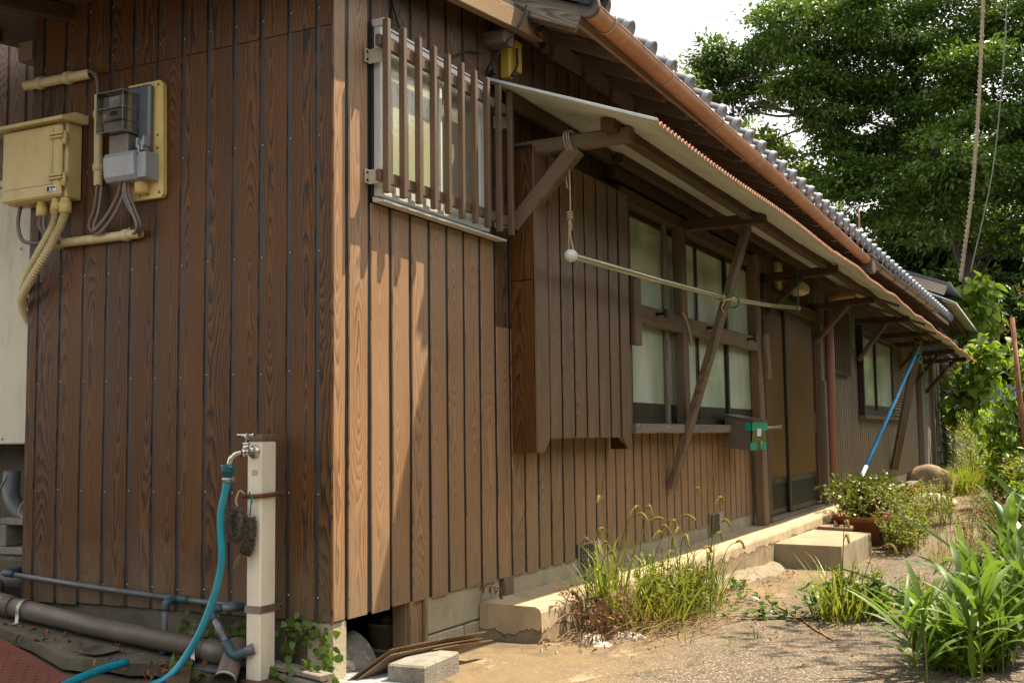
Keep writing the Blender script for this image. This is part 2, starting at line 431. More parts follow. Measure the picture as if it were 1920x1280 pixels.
def plastered():
    """ledge render: smooth tan upper coat, lower part where the coat has fallen off"""
    k = NT('flaking render')
    pos = k.n('ShaderNodeNewGeometry').outputs['Position']
    sx = k.n('ShaderNodeSeparateXYZ'); k.l(pos, sx.inputs[0])
    n1 = k.noise(k.scaled(pos, (1, 1, 1)), 2.6, 6, 0.7)
    hgt = k.math('ADD', sx.outputs[2], k.math('MULTIPLY', k.math('SUBTRACT', n1, 0.5), 0.28))
    f = k.mapr(hgt, 0.035, 0.045)
    mott = k.mapr(k.noise(pos, 5, 5, 0.65), 0.35, 0.65)
    topc = k.mix(mott, (0.47, 0.37, 0.235), (0.37, 0.285, 0.175))
    low = k.mix(k.mapr(k.noise(pos, 11, 5, 0.7), 0.35, 0.65), (0.33, 0.25, 0.15), (0.17, 0.125, 0.08))
    c = k.mix(f, low, topc)
    st = k.mapr(k.noise(k.scaled(pos, (1, 1, 0.22)), 7.0, 6, 0.7), 0.48, 0.72)
    c = k.mix(k.math('MULTIPLY', st, 0.55), c, (0.15, 0.11, 0.07))
    edge = k.mapr(k.math('ABSOLUTE', k.math('SUBTRACT', hgt, 0.04)), 0.0, 0.006, 1.0, 0.0)
    c = k.mix(k.math('MULTIPLY', edge, 0.8), c, (0.07, 0.05, 0.035))
    k.l(c, k.b.inputs['Base Color'])
    k.set(Roughness=0.9)
    h = k.math('ADD', k.math('MULTIPLY', f, 0.8), k.math('MULTIPLY', k.noise(pos, 40, 5, 0.7), 0.35))
    k.l(k.bump(h, 0.6, 0.012), k.b.inputs['Normal'])
    return k.m
LEDGE = plastered()

L_TREE = leafmat('camphor leaves', (0.028, 0.072, 0.013), (0.135, 0.205, 0.03), None, 0, 0.30, 0.42, 0.5)
L_TREE2 = leafmat('young tree leaves', (0.09, 0.145, 0.02), (0.17, 0.22, 0.03), None, 0, 0.35)
L_DARK = leafmat('wood leaves', (0.022, 0.05, 0.012), (0.06, 0.105, 0.02), (0.11, 0.13, 0.02), 0.05, 0.25, 0.45, 0.4)
L_FIG = leafmat('broad leaves', (0.10, 0.20, 0.018), (0.23, 0.31, 0.03), (0.26, 0.27, 0.03), 0.08, 0.48, 0.45, 0.35)
L_GRASS = leafmat('grass blades', (0.12, 0.18, 0.02), (0.27, 0.28, 0.045), (0.38, 0.27, 0.09), 0.13, 0.40, 0.4)
L_DRYG = leafmat('dry grass', (0.20, 0.145, 0.06), (0.32, 0.23, 0.10), (0.13, 0.16, 0.03), 0.25, 0.30, 0.6)
L_WEED = leafmat('weed leaves', (0.12, 0.19, 0.02), (0.27, 0.29, 0.04), (0.28, 0.16, 0.05), 0.12, 0.40, 0.45)
L_VINE = leafmat('vine leaves', (0.05, 0.12, 0.03), (0.12, 0.20, 0.05), (0.24, 0.32, 0.20), 0.05, 0.35, 0.42, 0.4)
L_IVY = leafmat('ivy leaves', (0.045, 0.095, 0.015), (0.13, 0.20, 0.03), (0.28, 0.10, 0.04), 0.08, 0.35, 0.4)
L_BAMB = leafmat('bamboo grass leaf', (0.085, 0.17, 0.025), (0.17, 0.25, 0.045), None, 0, 0.40, 0.45, 0.35)
L_GING = leafmat('ginger leaf', (0.022, 0.065, 0.02), (0.045, 0.10, 0.03), None, 0, 0.25, 0.3, 0.6)
L_SUCC = leafmat('succulent leaves', (0.09, 0.14, 0.02), (0.19, 0.22, 0.03), (0.24, 0.13, 0.035), 0.12, 0.2, 0.3, 0.5)
L_FOX = leafmat('foxtail head', (0.40, 0.25, 0.08), (0.36, 0.33, 0.10), None, 0, 0.4, 0.7)
L_DEAD = leafmat('dead leaves', (0.20, 0.085, 0.035), (0.12, 0.055, 0.028), (0.30, 0.15, 0.05), 0.2, 0.2, 0.7)

# ------------------------------------------------------------------ object helpers
def wloc(o):
    v = Vector((0, 0, 0))
    while o is not None:
        v = v + o.location
        o = o.parent
    return v

def tag(o, label=None, cat=None, group=None, kind=None):
    if label: o['label'] = label
    if cat: o['category'] = cat
    if group: o['group'] = group
    if kind: o['kind'] = kind
    return o

def thing(name, loc, label, cat, group=None):
    o = bpy.data.objects.new(name, None)
    COL.objects.link(o)
    o.empty_display_size = 0.1
    o.location = loc
    return tag(o, label, cat, group)

def link(name, mesh, parent=None, mat=None, loc=None, rot=None):
    o = bpy.data.objects.new(name, mesh)
    COL.objects.link(o)
    if parent is not None:
        o.parent = parent
    if loc is not None:
        base = wloc(parent) if parent is not None else Vector((0, 0, 0))
        o.location = Vector(loc) - base
    if rot is not None:
        o.rotation_mode = 'QUATERNION'
        o.rotation_quaternion = rot
    return o

def copy_tree(o, parent=None, shift=Vector((0, 0, 0))):
    c = o.copy(); COL.objects.link(c)
    if parent is not None: c.parent = parent
    else: c.location = o.location + shift
    for ch in list(o.children):
        copy_tree(ch, c)
    return c

class MB:
    """collects world-space geometry and links it as one mesh"""
    def __init__(self):
        self.v = []; self.f = []; self.mi = []; self.sm = []
        self.cur = 0; self.smooth = False
    def add(self, vs, fs, smooth=None):
        b = len(self.v)
        self.v.extend([tuple(p) for p in vs])
        s = self.smooth if smooth is None else smooth
        for f in fs:
            self.f.append(tuple(b+i for i in f)); self.mi.append(self.cur); self.sm.append(s)
        return self
    def box(self, x0, x1, y0, y1, z0, z1, c=0.0):
        if x1 < x0: x0, x1 = x1, x0
        if y1 < y0: y0, y1 = y1, y0
        if z1 < z0: z0, z1 = z1, z0
        if c <= 0:
            vs = [(x0,y0,z0),(x1,y0,z0),(x1,y1,z0),(x0,y1,z0),(x0,y0,z1),(x1,y0,z1),(x1,y1,z1),(x0,y1,z1)]
            return self.add(vs, [(0,3,2,1),(4,5,6,7),(0,1,5,4),(1,2,6,5),(2,3,7,6),(3,0,4,7)], False)
        c = min(c, (x1-x0)*0.45, (y1-y0)*0.45, (z1-z0)*0.45)
        vs = []; X = (x0, x1); Y = (y0, y1); Z = (z0, z1)
        idx = {}
        for i in (0, 1):
            for j in (0, 1):
                for k in (0, 1):
                    sx, sy, sz = (1 if i == 0 else -1), (1 if j == 0 else -1), (1 if k == 0 else -1)
                    for a in range(3):
                        p = [X[i]+sx*c, Y[j]+sy*c, Z[k]+sz*c]
                        p[a] = (X[i], Y[j], Z[k])[a]
                        idx[(i, j, k, a)] = len(vs); vs.append(tuple(p))
        fs = []
        q = [(0,0),(1,0),(1,1),(0,1)]
        for i in (0, 1):
            fx = [idx[(i,a,b,0)] for a, b in q]; fs.append(fx if i else fx[::-1])
            fy = [idx[(a,i,b,1)] for a, b in q]; fs.append(fy[::-1] if i else fy)
            fz = [idx[(a,b,i,2)] for a, b in q]; fs.append(fz if i else fz[::-1])
        for j in (0, 1):
            for k in (0, 1):
                f = [idx[(0,j,k,1)], idx[(1,j,k,1)], idx[(1,j,k,2)], idx[(0,j,k,2)]]
                fs.append(f if (j == 0) == (k == 1) else f[::-1])
                f = [idx[(j,0,k,2)], idx[(j,1,k,2)], idx[(j,1,k,0)], idx[(j,0,k,0)]]
                fs.append(f if (j == 0) == (k == 1) else f[::-1])
                f = [idx[(j,k,0,0)], idx[(j,k,1,0)], idx[(j,k,1,1)], idx[(j,k,0,1)]]
                fs.append(f if (j == 0) == (k == 1) else f[::-1])
                for i in (0, 1):
                    pass
        for i in (0, 1):
            for j in (0, 1):
                for k in (0, 1):
                    f = [idx[(i,j,k,a)] for a in range(3)]
                    fs.append(f if (i+j+k) % 2 == 1 else f[::-1])
        return self.add(vs, fs, False)
    def prism(self, poly, axis, a0, a1):
        """polygon (list of 2-D points) extruded along axis 'x','y' or 'z'"""
        n = len(poly)
        def P(p, a):
            return (a, p[0], p[1]) if axis == 'x' else ((p[0], a, p[1]) if axis == 'y' else (p[0], p[1], a))
        vs = [P(p, a0) for p in poly]+[P(p, a1) for p in poly]
        fs = [tuple(range(n))[::-1], tuple(range(n, 2*n))]
        fs += [(i, (i+1) % n, n+(i+1) % n, n+i) for i in range(n)]
        return self.add(vs, fs, False)
    def tube(self, pts, r, n=10, caps=True, smooth=True, closed=False):
        pts = [Vector(p) for p in pts]
        rs = r if isinstance(r, (list, tuple)) else [r]*len(pts)
        t0 = (pts[1]-pts[0]).normalized()
        ref = Vector((0, 0, 1)) if abs(t0.z) < 0.9 else Vector((1, 0, 0))
        u = t0.cross(ref).normalized()
        vs = []; m = len(pts)
        for i, p in enumerate(pts):
            if i == 0: t = pts[1]-pts[0]
            elif i == m-1: t = pts[-1]-pts[-2]
            else: t = (pts[i+1]-pts[i]).normalized()+(pts[i]-pts[i-1]).normalized()
            t = t.normalized()
            u = (u - t*u.dot(t))
            u = u.normalized() if u.length > 1e-6 else t.orthogonal().normalized()
            w = t.cross(u)
            for k in range(n):
                a = 2*math.pi*k/n
                vs.append(p+(u*math.cos(a)+w*math.sin(a))*rs[i])
        fs = []
        for i in range(m-1):
            for k in range(n):
                fs.append((i*n+k, i*n+(k+1) % n, (i+1)*n+(k+1) % n, (i+1)*n+k))
        self.add(vs, fs, smooth)
        if caps:
            b = len(self.v)-len(vs)
            self.f.append(tuple(b+k for k in range(n))[::-1]); self.mi.append(self.cur); self.sm.append(False)
            self.f.append(tuple(b+(m-1)*n+k for k in range(n))); self.mi.append(self.cur); self.sm.append(False)
        return self
    def lathe(self, c, prof, n=20, axis=(0, 0, 1), smooth=True):
        """profile [(r, h)] turned about an axis through c"""
        ax = Vector(axis).normalized(); c = Vector(c)
        u = ax.orthogonal().normalized(); w = ax.cross(u)
        vs = []
        for r, h in prof:
            for k in range(n):
                a = 2*math.pi*k/n
                vs.append(c+ax*h+(u*math.cos(a)+w*math.sin(a))*r)
        fs = []
        for i in range(len(prof)-1):
            for k in range(n):
                fs.append((i*n+k, i*n+(k+1) % n, (i+1)*n+(k+1) % n, (i+1)*n+k))
        return self.add(vs, fs, smooth)
    def build(self, name, mats, parent=None, base=None):
        if not isinstance(mats, (list, tuple)): mats = [mats]
        me = bpy.data.meshes.new(name)
        if parent is not None: o0 = wloc(parent)
        elif base is not None: o0 = Vector(base)
        else:
            a = np.array(self.v); o0 = Vector(((a[:,0].min()+a[:,0].max())/2, (a[:,1].min()+a[:,1].max())/2, a[:,2].min()))
        vs = [(x-o0.x, y-o0.y, z-o0.z) for x, y, z in self.v]
        me.from_pydata(vs, [], self.f)
        for mt in mats: me.materials.append(mt)
        me.polygons.foreach_set('material_index', self.mi)
        me.polygons.foreach_set('use_smooth', self.sm)
        me.update()
        o = bpy.data.objects.new(name, me)
        COL.objects.link(o)
        if parent is not None: o.parent = parent
        else: o.location = o0
        return o

def smoothpath(pts, k=6):
    """Catmull-Rom through the points"""
    P = [Vector(p) for p in pts]
    P = [P[0]*2-P[1]]+P+[P[-1]*2-P[-2]]
    out = []
    for i in range(1, len(P)-2):
        for j in range(k):
            t = j/k
            a, b, c, d = P[i-1], P[i], P[i+1], P[i+2]
            out.append(0.5*((2*b)+(c-a)*t+(2*a-5*b+4*c-d)*t*t+(3*b-a-3*c+d)*t**3))
    out.append(P[-2])
    return out

_beam = {}
def beam(name, p0, p1, w, h, mat, parent=None, c=0.004, roll=None, bow=0.0):
    """one piece of timber from p0 to p1, its grain along its length"""
    p0 = Vector(p0); p1 = Vector(p1)
    L = (p1-p0).length
    key = (round(L, 3), w, h, mat.name, c)
    if key not in _beam:
        b = MB()
        a, e = w/2, h/2
        ring = [(-a+c,-e),(a-c,-e),(a,-e+c),(a,e-c),(a-c,e),(-a+c,e),(-a,e-c),(-a,-e+c)]
        segs = 1
        vs = []
        for s in range(segs+1):
            vs += [(x, y, L*s/segs) for x, y in ring]
        fs = [(s*8+i, s*8+(i+1) % 8, s*8+8+(i+1) % 8, s*8+8+i) for s in range(segs) for i in range(8)]
        fs += [tuple(range(8))[::-1], tuple(range(segs*8, segs*8+8))]
        me = bpy.data.meshes.new(name)
        me.from_pydata(vs, [], fs); me.materials.append(mat); me.update()
        _beam[key] = me
    z = (p1-p0).normalized()
    ref = Vector((0, 0, 1)) if abs(z.z) < 0.95 else Vector((0, -1, 0))
    if roll is not None: ref = Vector(roll)
    y = (ref - z*ref.dot(z)).normalized()
    x = y.cross(z)
    q = Matrix((x, y, z)).transposed().to_quaternion()
    return link(name, _beam[key], parent, loc=p0, rot=q)

_board = {}
def board(name, org, across, width, z0, z1, out, thick, mat, parent, wob=0.0, seed=0, bottom=None):
    """one cladding board: origin at its foot, raised edges bevelled; 'across' and 'out' are unit vectors"""
    h = z1-z0
    key = (tuple(across), round(width, 3), round(h, 3), tuple(out), mat.name, seed if wob else 0)
    if key not in _board:
        rr = random.Random(seed)
        A = Vector(across); O = Vector(out)
        n = 6 if wob else 1
        prof = [(-width/2, 0.0), (-width/2+0.003, thick), (width/2-0.003, thick), (width/2, 0.0)]
        vs = []
        kx = 0.0
        for s in range(n+1):
            t = s/n
            if wob and s < 3: kx = rr.uniform(-wob, wob)
            elif wob: kx *= 0.4
            for i, (a, d) in enumerate(prof):
                sh = kx if i < 2 else kx*0.7
                vs.append(A*(a+sh)+O*(d+(rr.uniform(-0.0012, 0.0012) if wob else 0))+Vector((0, 0, h*t)))
        fs = []
        for s in range(n):
            for i in range(3):
                fs.append((s*4+i, s*4+i+1, s*4+5+i, s*4+4+i))
        fs += [(3, 2, 1, 0), (n*4, n*4+1, n*4+2, n*4+3)]
        if A.cross(Vector((0, 0, 1))).dot(O) < 0:
            fs = [f[::-1] for f in fs]
        me = bpy.data.meshes.new(name)
        me.from_pydata([tuple(v) for v in vs], [], fs); me.materials.append(mat); me.update()
        _board[key] = me
    return link(name, _board[key], parent, loc=(org[0], org[1], z0))

# ------------------------------------------------------------------ foliage helpers (numpy)
def npmesh(name, V, F, mat, parent=None, base=None, smooth=False):
    me = bpy.data.meshes.new(name)
    V = np.asarray(V, dtype=np.float32); F = np.asarray(F, dtype=np.int32)
    if parent is not None: o0 = np.array(wloc(parent))
    elif base is not None: o0 = np.array(base, float)
    else: o0 = np.array([(V[:,0].min()+V[:,0].max())/2, (V[:,1].min()+V[:,1].max())/2, V[:,2].min()])
    V = V-o0.astype(np.float32)
    k = F.shape[1]
    me.vertices.add(len(V)); me.vertices.foreach_set('co', V.ravel())
    me.loops.add(F.size); me.loops.foreach_set('vertex_index', F.ravel())
    me.polygons.add(len(F)); me.polygons.foreach_set('loop_start', np.arange(0, F.size, k, dtype=np.int32))
    me.update(calc_edges=True)
    me.materials.append(mat)
    if smooth: me.polygons.foreach_set('use_smooth', np.ones(len(F), bool))
    o = bpy.data.objects.new(name, me); COL.objects.link(o)
    if parent is not None: o.parent = parent
    else: o.location = o0
    return o

def unit(a):
    return a/np.maximum(np.linalg.norm(a, axis=-1, keepdims=True), 1e-9)

def leaf_arrays(P, D, N, L, W, fold=0.25):
    """diamond leaves folded on the midrib: 4 verts, 2 triangles"""
    D = unit(D); S = unit(np.cross(D, N)); U = np.cross(S, D)
    L = L[:, None]; W = W[:, None]
    mid = P+D*L*0.45
    a = P; b = mid+S*W*0.5+U*W*fold; c = P+D*L; d = mid-S*W*0.5+U*W*fold
    n = len(P)
    V = np.stack([a, b, c, d], 1).reshape(-1, 3)
    i = np.arange(n)[:, None]*4
    F = np.concatenate([i+np.array([[0, 1, 2]]), i+np.array([[0, 2, 3]])], 0)
    return V, F

def leaf_arrays6(P, D, N, L, W, fold=0.2, droop=0.2):
    """broad leaves: 7 verts, 6 triangles, ovate with a drooping tip"""
    D = unit(D); S = unit(np.cross(D, N)); U = np.cross(S, D)
    L = L[:, None]; W = W[:, None]
    def at(t, s, u): return P+D*L*t+S*W*s+U*(W*abs(s)*2*fold)-U*L*(droop*t*t)*u
    V = np.stack([at(0, 0, 1), at(.22, .46, 1), at(.6, .40, 1), at(1, 0, 1), at(.6, -.40, 1), at(.22, -.46, 1), at(.5, 0, 1)], 1).reshape(-1, 3)
    i = np.arange(len(P))[:, None]*7
    F = np.concatenate([i+np.array([t]) for t in ([0,1,6],[1,2,6],[2,3,6],[3,4,6],[4,5,6],[5,0,6])], 0)
    return V, F

def blade_arrays(root, az, tilt, L, W, bend, n=5):
    """grass blades that arch over: ribbons of n segments"""
    m = len(root)
    d = np.stack([np.cos(az), np.sin(az), np.zeros(m)], 1)
    s = np.stack([-np.sin(az), np.cos(az), np.zeros(m)], 1)
    p = root.copy(); th = tilt.copy(); rows = []
    for k in range(n+1):
        t = k/n
        w = W*(1-t**2.2)*(0.55+0.45*min(1, t*4)) + 0.0002
        rows.append(p-s*w[:, None]*0.5); rows.append(p+s*w[:, None]*0.5)
        step = (L/n)[:, None]
        p = p+step*(d*np.sin(th)[:, None]+np.array([0, 0, 1.0])*np.cos(th)[:, None])
        th = th+bend/n*(0.4+1.2*t)
    V = np.stack(rows, 1).reshape(-1, 3)
    i = np.arange(m)[:, None]*(2*(n+1))
    F = np.concatenate([i+np.array([[2*k, 2*k+1, 2*k+3, 2*k+2]]) for k in range(n)], 0)
    return V, F

def rdir(n, zbias=0.0):
    a = RNG.normal(size=(n, 3)); a[:, 2] += zbias
    return unit(a)

def clumps(blobs, per, leafL, leafW, flat=0.45, jit=0.35, sub=14, spread=0.29):
    """leaf sprays inside each blob (x,y,z,r): flattened twigs of leaves, gaps left between"""
    Vs = []; Fs = []; off = 0
    for (x, y, z, r) in blobs:
        ns = max(4, int(sub*(r**1.6)))
        cen = unit(RNG.normal(size=(ns, 3)))*(RNG.uniform(0.25, 1.0, (ns, 1))**0.5)*r*np.array([1, 1, 0.8])+np.array([x, y, z])
        k = per
        base = np.repeat(cen, k, 0)
        q = RNG.normal(size=(len(base), 3))*np.array([1, 1, flat])*spread*(0.5+0.5*min(r, 1.3))
        P = base+q
        outw = unit(base-np.array([x, y, z])+q*1.5+RNG.normal(size=q.shape)*0.25)
        D = unit(outw+rdir(len(P))*0.8+np.array([0, 0, -0.25]))
        N = unit(rdir(len(P))*0.7+np.array([0, 0, 1.0])+outw*0.4)
        L = leafL*RNG.uniform(0.6, 1.25, len(P)); W = leafW*RNG.uniform(0.7, 1.2, len(P))
        V, F = leaf_arrays(P, D, N, L, W)
        Vs.append(V); Fs.append(F+off); off += len(V)
    return np.concatenate(Vs), np.concatenate(Fs)

def gz(x, y):
    """height of the ground"""
    h = float(np.interp(x, [-8, 1.0, 4.5, 6.2, 9, 13, 16, 20, 30, 60], [0.0, 0.0, -0.10, -0.17, -0.17, -0.04, 0.02, 0.12, 0.35, 0.6]))
    k = min(1.0, max(0.0, (0.25-x)/0.4))
    if y > -0.2:
        h += k*(0.11*(max(y, 0.0)-0.3)-0.0 if y > 0.3 else 0.0)
    return h

# ================================================================== SETTING
def ground_sheet():
    xs = np.concatenate([np.arange(-9, -1, 0.5), np.arange(-1, 8, 0.2), np.arange(8, 26, 0.5), np.arange(26, 91, 4)])
    ys = np.concatenate([np.arange(-40, -6, 3), np.arange(-6, -3.2, 0.4), np.arange(-3.2, 3.2, 0.2), np.arange(3.2, 8, 0.8), np.arange(8, 60, 4)])
    V = []; F = []
    for j, y in enumerate(ys):
        for i, x in enumerate(xs):
            z = gz(x, y)
            z += 0.02*(mnoise.noise(Vector((x*0.9, y*0.9, 0.3))))*(1.0 if x > 1.2 else 0.3)
            if y < -1.6: z += 0.03*min(2, (-1.6-y))
            if x < 0.2 and y > 0.3: z -= 0.035
            V.append((x, y, z-0.004))
    nx = len(xs)
    for j in range(len(ys)-1):
        for i in range(nx-1):
            F.append((j*nx+i, j*nx+i+1, (j+1)*nx+i+1, (j+1)*nx+i))
    o = npmesh('ground', V, F, GROUND, base=(0, 0, 0), smooth=True)
    tag(o, 'tan aggregate concrete yard running along the house', kind='structure')
ground_sheet()

def sl(y): return 0.03+0.11*(y-0.3)
def slab_mesh():
    b = MB()
    poly = [(-0.27, 1.75), (-0.33, 1.37), (-0.43, 1.06), (-0.40, 0.98), (-0.33, 0.93), (-0.31, 0.80), (-0.24, 0.74), (-0.22, 0.45), (0.0, 0.36), (0.0, 3.2), (-0.05, 3.2)]
    n = len(poly)
    vs = [(x, y, sl(y)-0.05) for x, y in poly]+[(x, y, sl(y)) for x, y in poly]
    b.add(vs, [tuple(range(n, 2*n))[::-1]]+[(i, (i+1) % n, n+(i+1) % n, n+i) for i in range(n)])
    o = b.build('concrete_slab', CONC_D)
    tag(o, 'narrow mossy concrete slab with a broken end along the gable wall', kind='structure')
slab_mesh()

# worn orange line of an old expansion joint in the yard
def joint_strip():
    pts = [(2.05, -1.62), (2.5, -1.40), (2.95, -1.18), (3.5, -0.93), (4.2, -0.75)]
    P = smoothpath([(x, y, 0) for x, y in pts], 10)
    b = MB(); vs = []
    rr = random.Random(4)
    for p in P:
        w = rr.uniform(0.004, 0.016)
        for s in (-1, 1):
            x = p.x+s*w*0.45; y = p.y-s*w*0.9
            vs.append((x, y, gz(x, y)+0.02*mnoise.noise(Vector((x*.9, y*.9, .3)))+0.004))
    b.add(vs, [(2*i, 2*i+2, 2*i+3, 2*i+1) for i in range(len(P)-1)])
    k = pm('rust dust', (0.26, 0.125, 0.04), 0.95, (0.16, 0.10, 0.055), 14, 0.4, 120)
    o = b.build('ground_joint', k)
    tag(o, 'orange rust coloured joint line across the yard concrete', kind='structure')
joint_strip()

# ================================================================== HOUSE
HOUSE = thing('house', (0, 0, 0), 'long single storey house clad in brown wood grain boards under a dark tiled roof', 'house')
H = HOUSE
ZB = 0.258

# ---- hidden carcass: inner walls, floor (keeps the rooms dark)
b = MB()
b.box(0.012, 19.2, 0.012, 0.10, ZB+0.004, 3.62)
b.box(0.012, 0.10, 0.10, 1.846, ZB+0.004, 3.62)
b.box(0.012, 26.0, 0.10, 6.0, ZB+0.003, ZB+0.05)
b.box(0.9, 1.0, 1.86, 6.0, 0.0, 3.6)
b.box(0.10, 0.9, 1.78, 1.86, 0.05, 3.6)
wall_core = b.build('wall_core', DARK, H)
b = MB()
b.box(0.10, 19.2, 1.2, 1.25, -0.3, ZB)
b.build('crawl_space_wall', DARK, H)  # back wall coloured dark for the unlit hatch

# ---- gable (left) wall
gable = MB()
gable.box(0.0, 0.011, 0.002, 1.842, ZB+0.002, 3.6)
gable = gable.build('gable_wall', GROOVE, H)
pitch = 0.1532
edges = [0.0]+[0.074+pitch*i for i in range(12)]
for i in range(len(edges)):
    y0 = edges[i]+(0.010 if i else 0.0)
    y1 = (edges[i+1] if i+1 < len(edges) else 1.842)-0.010
    if y1-y0 < 0.03: continue
    yc = (y0+y1)/2
    zz = ZB-(0.01 if i > 9 else 0)
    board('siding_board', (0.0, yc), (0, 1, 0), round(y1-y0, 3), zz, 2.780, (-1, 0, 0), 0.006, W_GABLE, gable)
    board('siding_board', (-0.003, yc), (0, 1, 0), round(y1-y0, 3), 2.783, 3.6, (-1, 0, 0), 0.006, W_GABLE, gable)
b = MB()
for i in range(1, 13):
    for z in (1.29, 0.775, 0.35, 1.80, 2.30, 2.86, 3.1):
        b.lathe((-0.0095, edges[i]-0.012, z+0.004*(i % 3)), [(0.0035, 0), (0.003, 0.0015), (0.0, 0.002)], 6, (-1, 0, 0))
s_ = b.build('nails', HOOK, gable); s_['kind'] = 'stuff'
# corner trim
b = MB()
b.box(-0.011, 0.0, -0.0105, 0.0, ZB-0.012, 3.6, 0.003)
b.build('corner_trim', W_UPPER, H)

# recessed wall behind the gable, far left
b = MB(); b.box(0.5, 0.51, 1.88, 4.2, 1.0, 3.7)
rec = b.build('recessed_wall', GROOVE, H)
for i in range(12):
    yc = 1.96+0.153*i
    board('siding_board', (0.5, yc), (0, 1, 0), 0.132, 1.0, 3.7, (-1, 0, 0), 0.006, W_UPPER, rec)
b = MB(); b.box(0.50, 0.9, 1.87, 4.2, -0.1, 0.998)
b.build('concrete_base', CONC_D, rec)

# ---- long front wall
front = MB()
front.box(0.0, 7.33, 0.0, 0.011, ZB+0.002, 3.62)
front.box(9.72, 19.2, 0.0, 0.011, ZB+0.002, 3.62)
front.box(7.33, 9.72, 0.0, 0.011, 2.30, 3.62)
front = front.build('front_wall', GROOVE_F, H)
FP = 0.1712
fe = [0.0, 0.098]+[0.098+FP*i for i in range(1, 43)]
for i in range(len(fe)-1):
    x0, x1 = fe[i]+(0.014 if i else 0), fe[i+1]-0.014
    xc = (x0+x1)/2; w = round(x1-x0, 3)
    if xc > 7.3: break
    seed = i % 9
    wob = 0.005 if i < 10 else 0.003
    top = 3.45
    zb = ZB - 0.004*((i*7) % 3)
    if 2.52 < xc < 2.72 or 5.28 < xc < 5.5: zb = 0.345
    if 3.35 < xc < 6.75:
        board('siding_board', (xc, 0.0), (1, 0, 0), w, zb, 1.03, (0, -1, 0), 0.006, W_FRONT, front, wob, seed)
        board('siding_board', (xc, 0.0), (1, 0, 0), w, 2.66, top, (0, -1, 0), 0.006, W_UPPER, front)
    elif xc < 1.55:
        if xc < 0.26:
            board('siding_board', (xc, 0.0), (1, 0, 0), w, zb, top, (0, -1, 0), 0.006, W_FRONT, front, wob, seed)
            continue
        board('siding_board', (xc, 0.0), (1, 0, 0), w, zb, 2.055, (0, -1, 0), 0.006, W_FRONT, front, wob, seed)
        m2 = W_FRONT if xc < 0.26 else W_UPPER
        z2 = 2.872 if 0.28 < xc < 1.34 else 2.058
        board('siding_board', (xc, 0.0), (1, 0, 0), w, z2, top, (0, -1, 0), 0.009, m2, front, 0.0, seed)
    else:
        if xc > 3.3:
            board('siding_board', (xc, 0.0), (1, 0, 0), w, zb, top, (0, -1, 0), 0.006, W_UPPER if xc > 6.9 else W_FRONT, front, wob, seed)
        else:
            board('siding_board', (xc, 0.0), (1, 0, 0), w, zb, 1.6, (0, -1, 0), 0.006, W_FRONT, front, wob, seed)
            board('siding_board', (xc, 0.0), (1, 0, 0), w, 1.603, top, (0, -1, 0), 0.006, W_UPPER, front)
for i in range(14):                               # short boards over the door head
    xc = 7.42+FP*i
    if xc < 9.72: board('siding_board', (xc, 0.0), (1, 0, 0), 0.146, 2.42, 3.45, (0, -1, 0), 0.006, W_UPPER, front)
for i in range(55):
    xc = 9.84+FP*i
    if xc > 19.2: break
    board('siding_board', (xc, 0.0), (1, 0, 0), 0.132, 0.27, 3.2, (0, -1, 0), 0.006, W_FAR, front)
b = MB()
for i in range(1, 24):
    for z in (0.62, 1.05, 1.52, 0.33):
        if fe[i] > 3.3 and z > 1.0: continue
        b.lathe((fe[i]+0.011, -0.0095, z+0.005*(i % 3)), [(0.0035, 0), (0.003, 0.0015), (0.0, 0.002)], 6, (0, -1, 0))
s_ = b.build('nails', BLACK, front); s_['kind'] = 'stuff'

# ---- foundation
fnd = MB(); fnd.box(1.66, 7.22, 0.004, 0.12, -0.4, ZB)
fnd.box(9.66, 19.2, 0.004, 0.12, -0.4, 0.268)
fnd = fnd.build('foundation', CONC, H)
b = MB(); b.box(0.004, 0.12, 0.004, 0.135, -0.2, ZB, 0.012); b.build('corner_pier', CONC, fnd)
b = MB(); b.box(0.014, 0.13, 0.137, 1.85, -0.2, ZB); b.build('gable_footing', CONC_D, fnd)
# block work between the hatch and the timber post: two courses of blocks
def blk(x0, x1, z0, z1, y0=0.005):
    b = MB(); b.box(x0, x1, y0, 0.125, z0, z1, 0.006); b.build('concrete_block', CONC, fnd)
blk(0.752, 1.295, 0.082, ZB); blk(1.302, 1.475, 0.082, ZB)
blk(0.752, 1.12, -0.16, 0.075); blk(1.127, 1.475, -0.16, 0.075)
blk(1.481, 1.53, -0.16, ZB, 0.018)
b = MB(); b.box(0.7525, 1.4745, 0.010, 0.12, 0.076, 0.081); b.box(1.2955, 1.3015, 0.010, 0.12, 0.082, ZB-0.002); b.box(1.1205, 1.1265, 0.010, 0.12, -0.16, 0.0755)
b.build('mortar', CONC_D, fnd)
beam('timber_post', (0.665, 0.05, -0.05), (0.665, 0.05, ZB), 0.155, 0.08, W_PALE, fnd, 0.006)
beam('timber_post', (0.605, -0.001, -0.02), (0.605, -0.001, ZB), 0.03, 0.02, W_PALE, fnd, 0.003)
beam('timber_post', (0.735, -0.002, -0.02), (0.735, -0.002, ZB), 0.022, 0.02, W_PALE, fnd, 0.003)
beam('timber_post', (1.595, 0.03, 0.10), (1.595, 0.03, ZB), 0.11, 0.08, W_RAFT, fnd, 0.006)
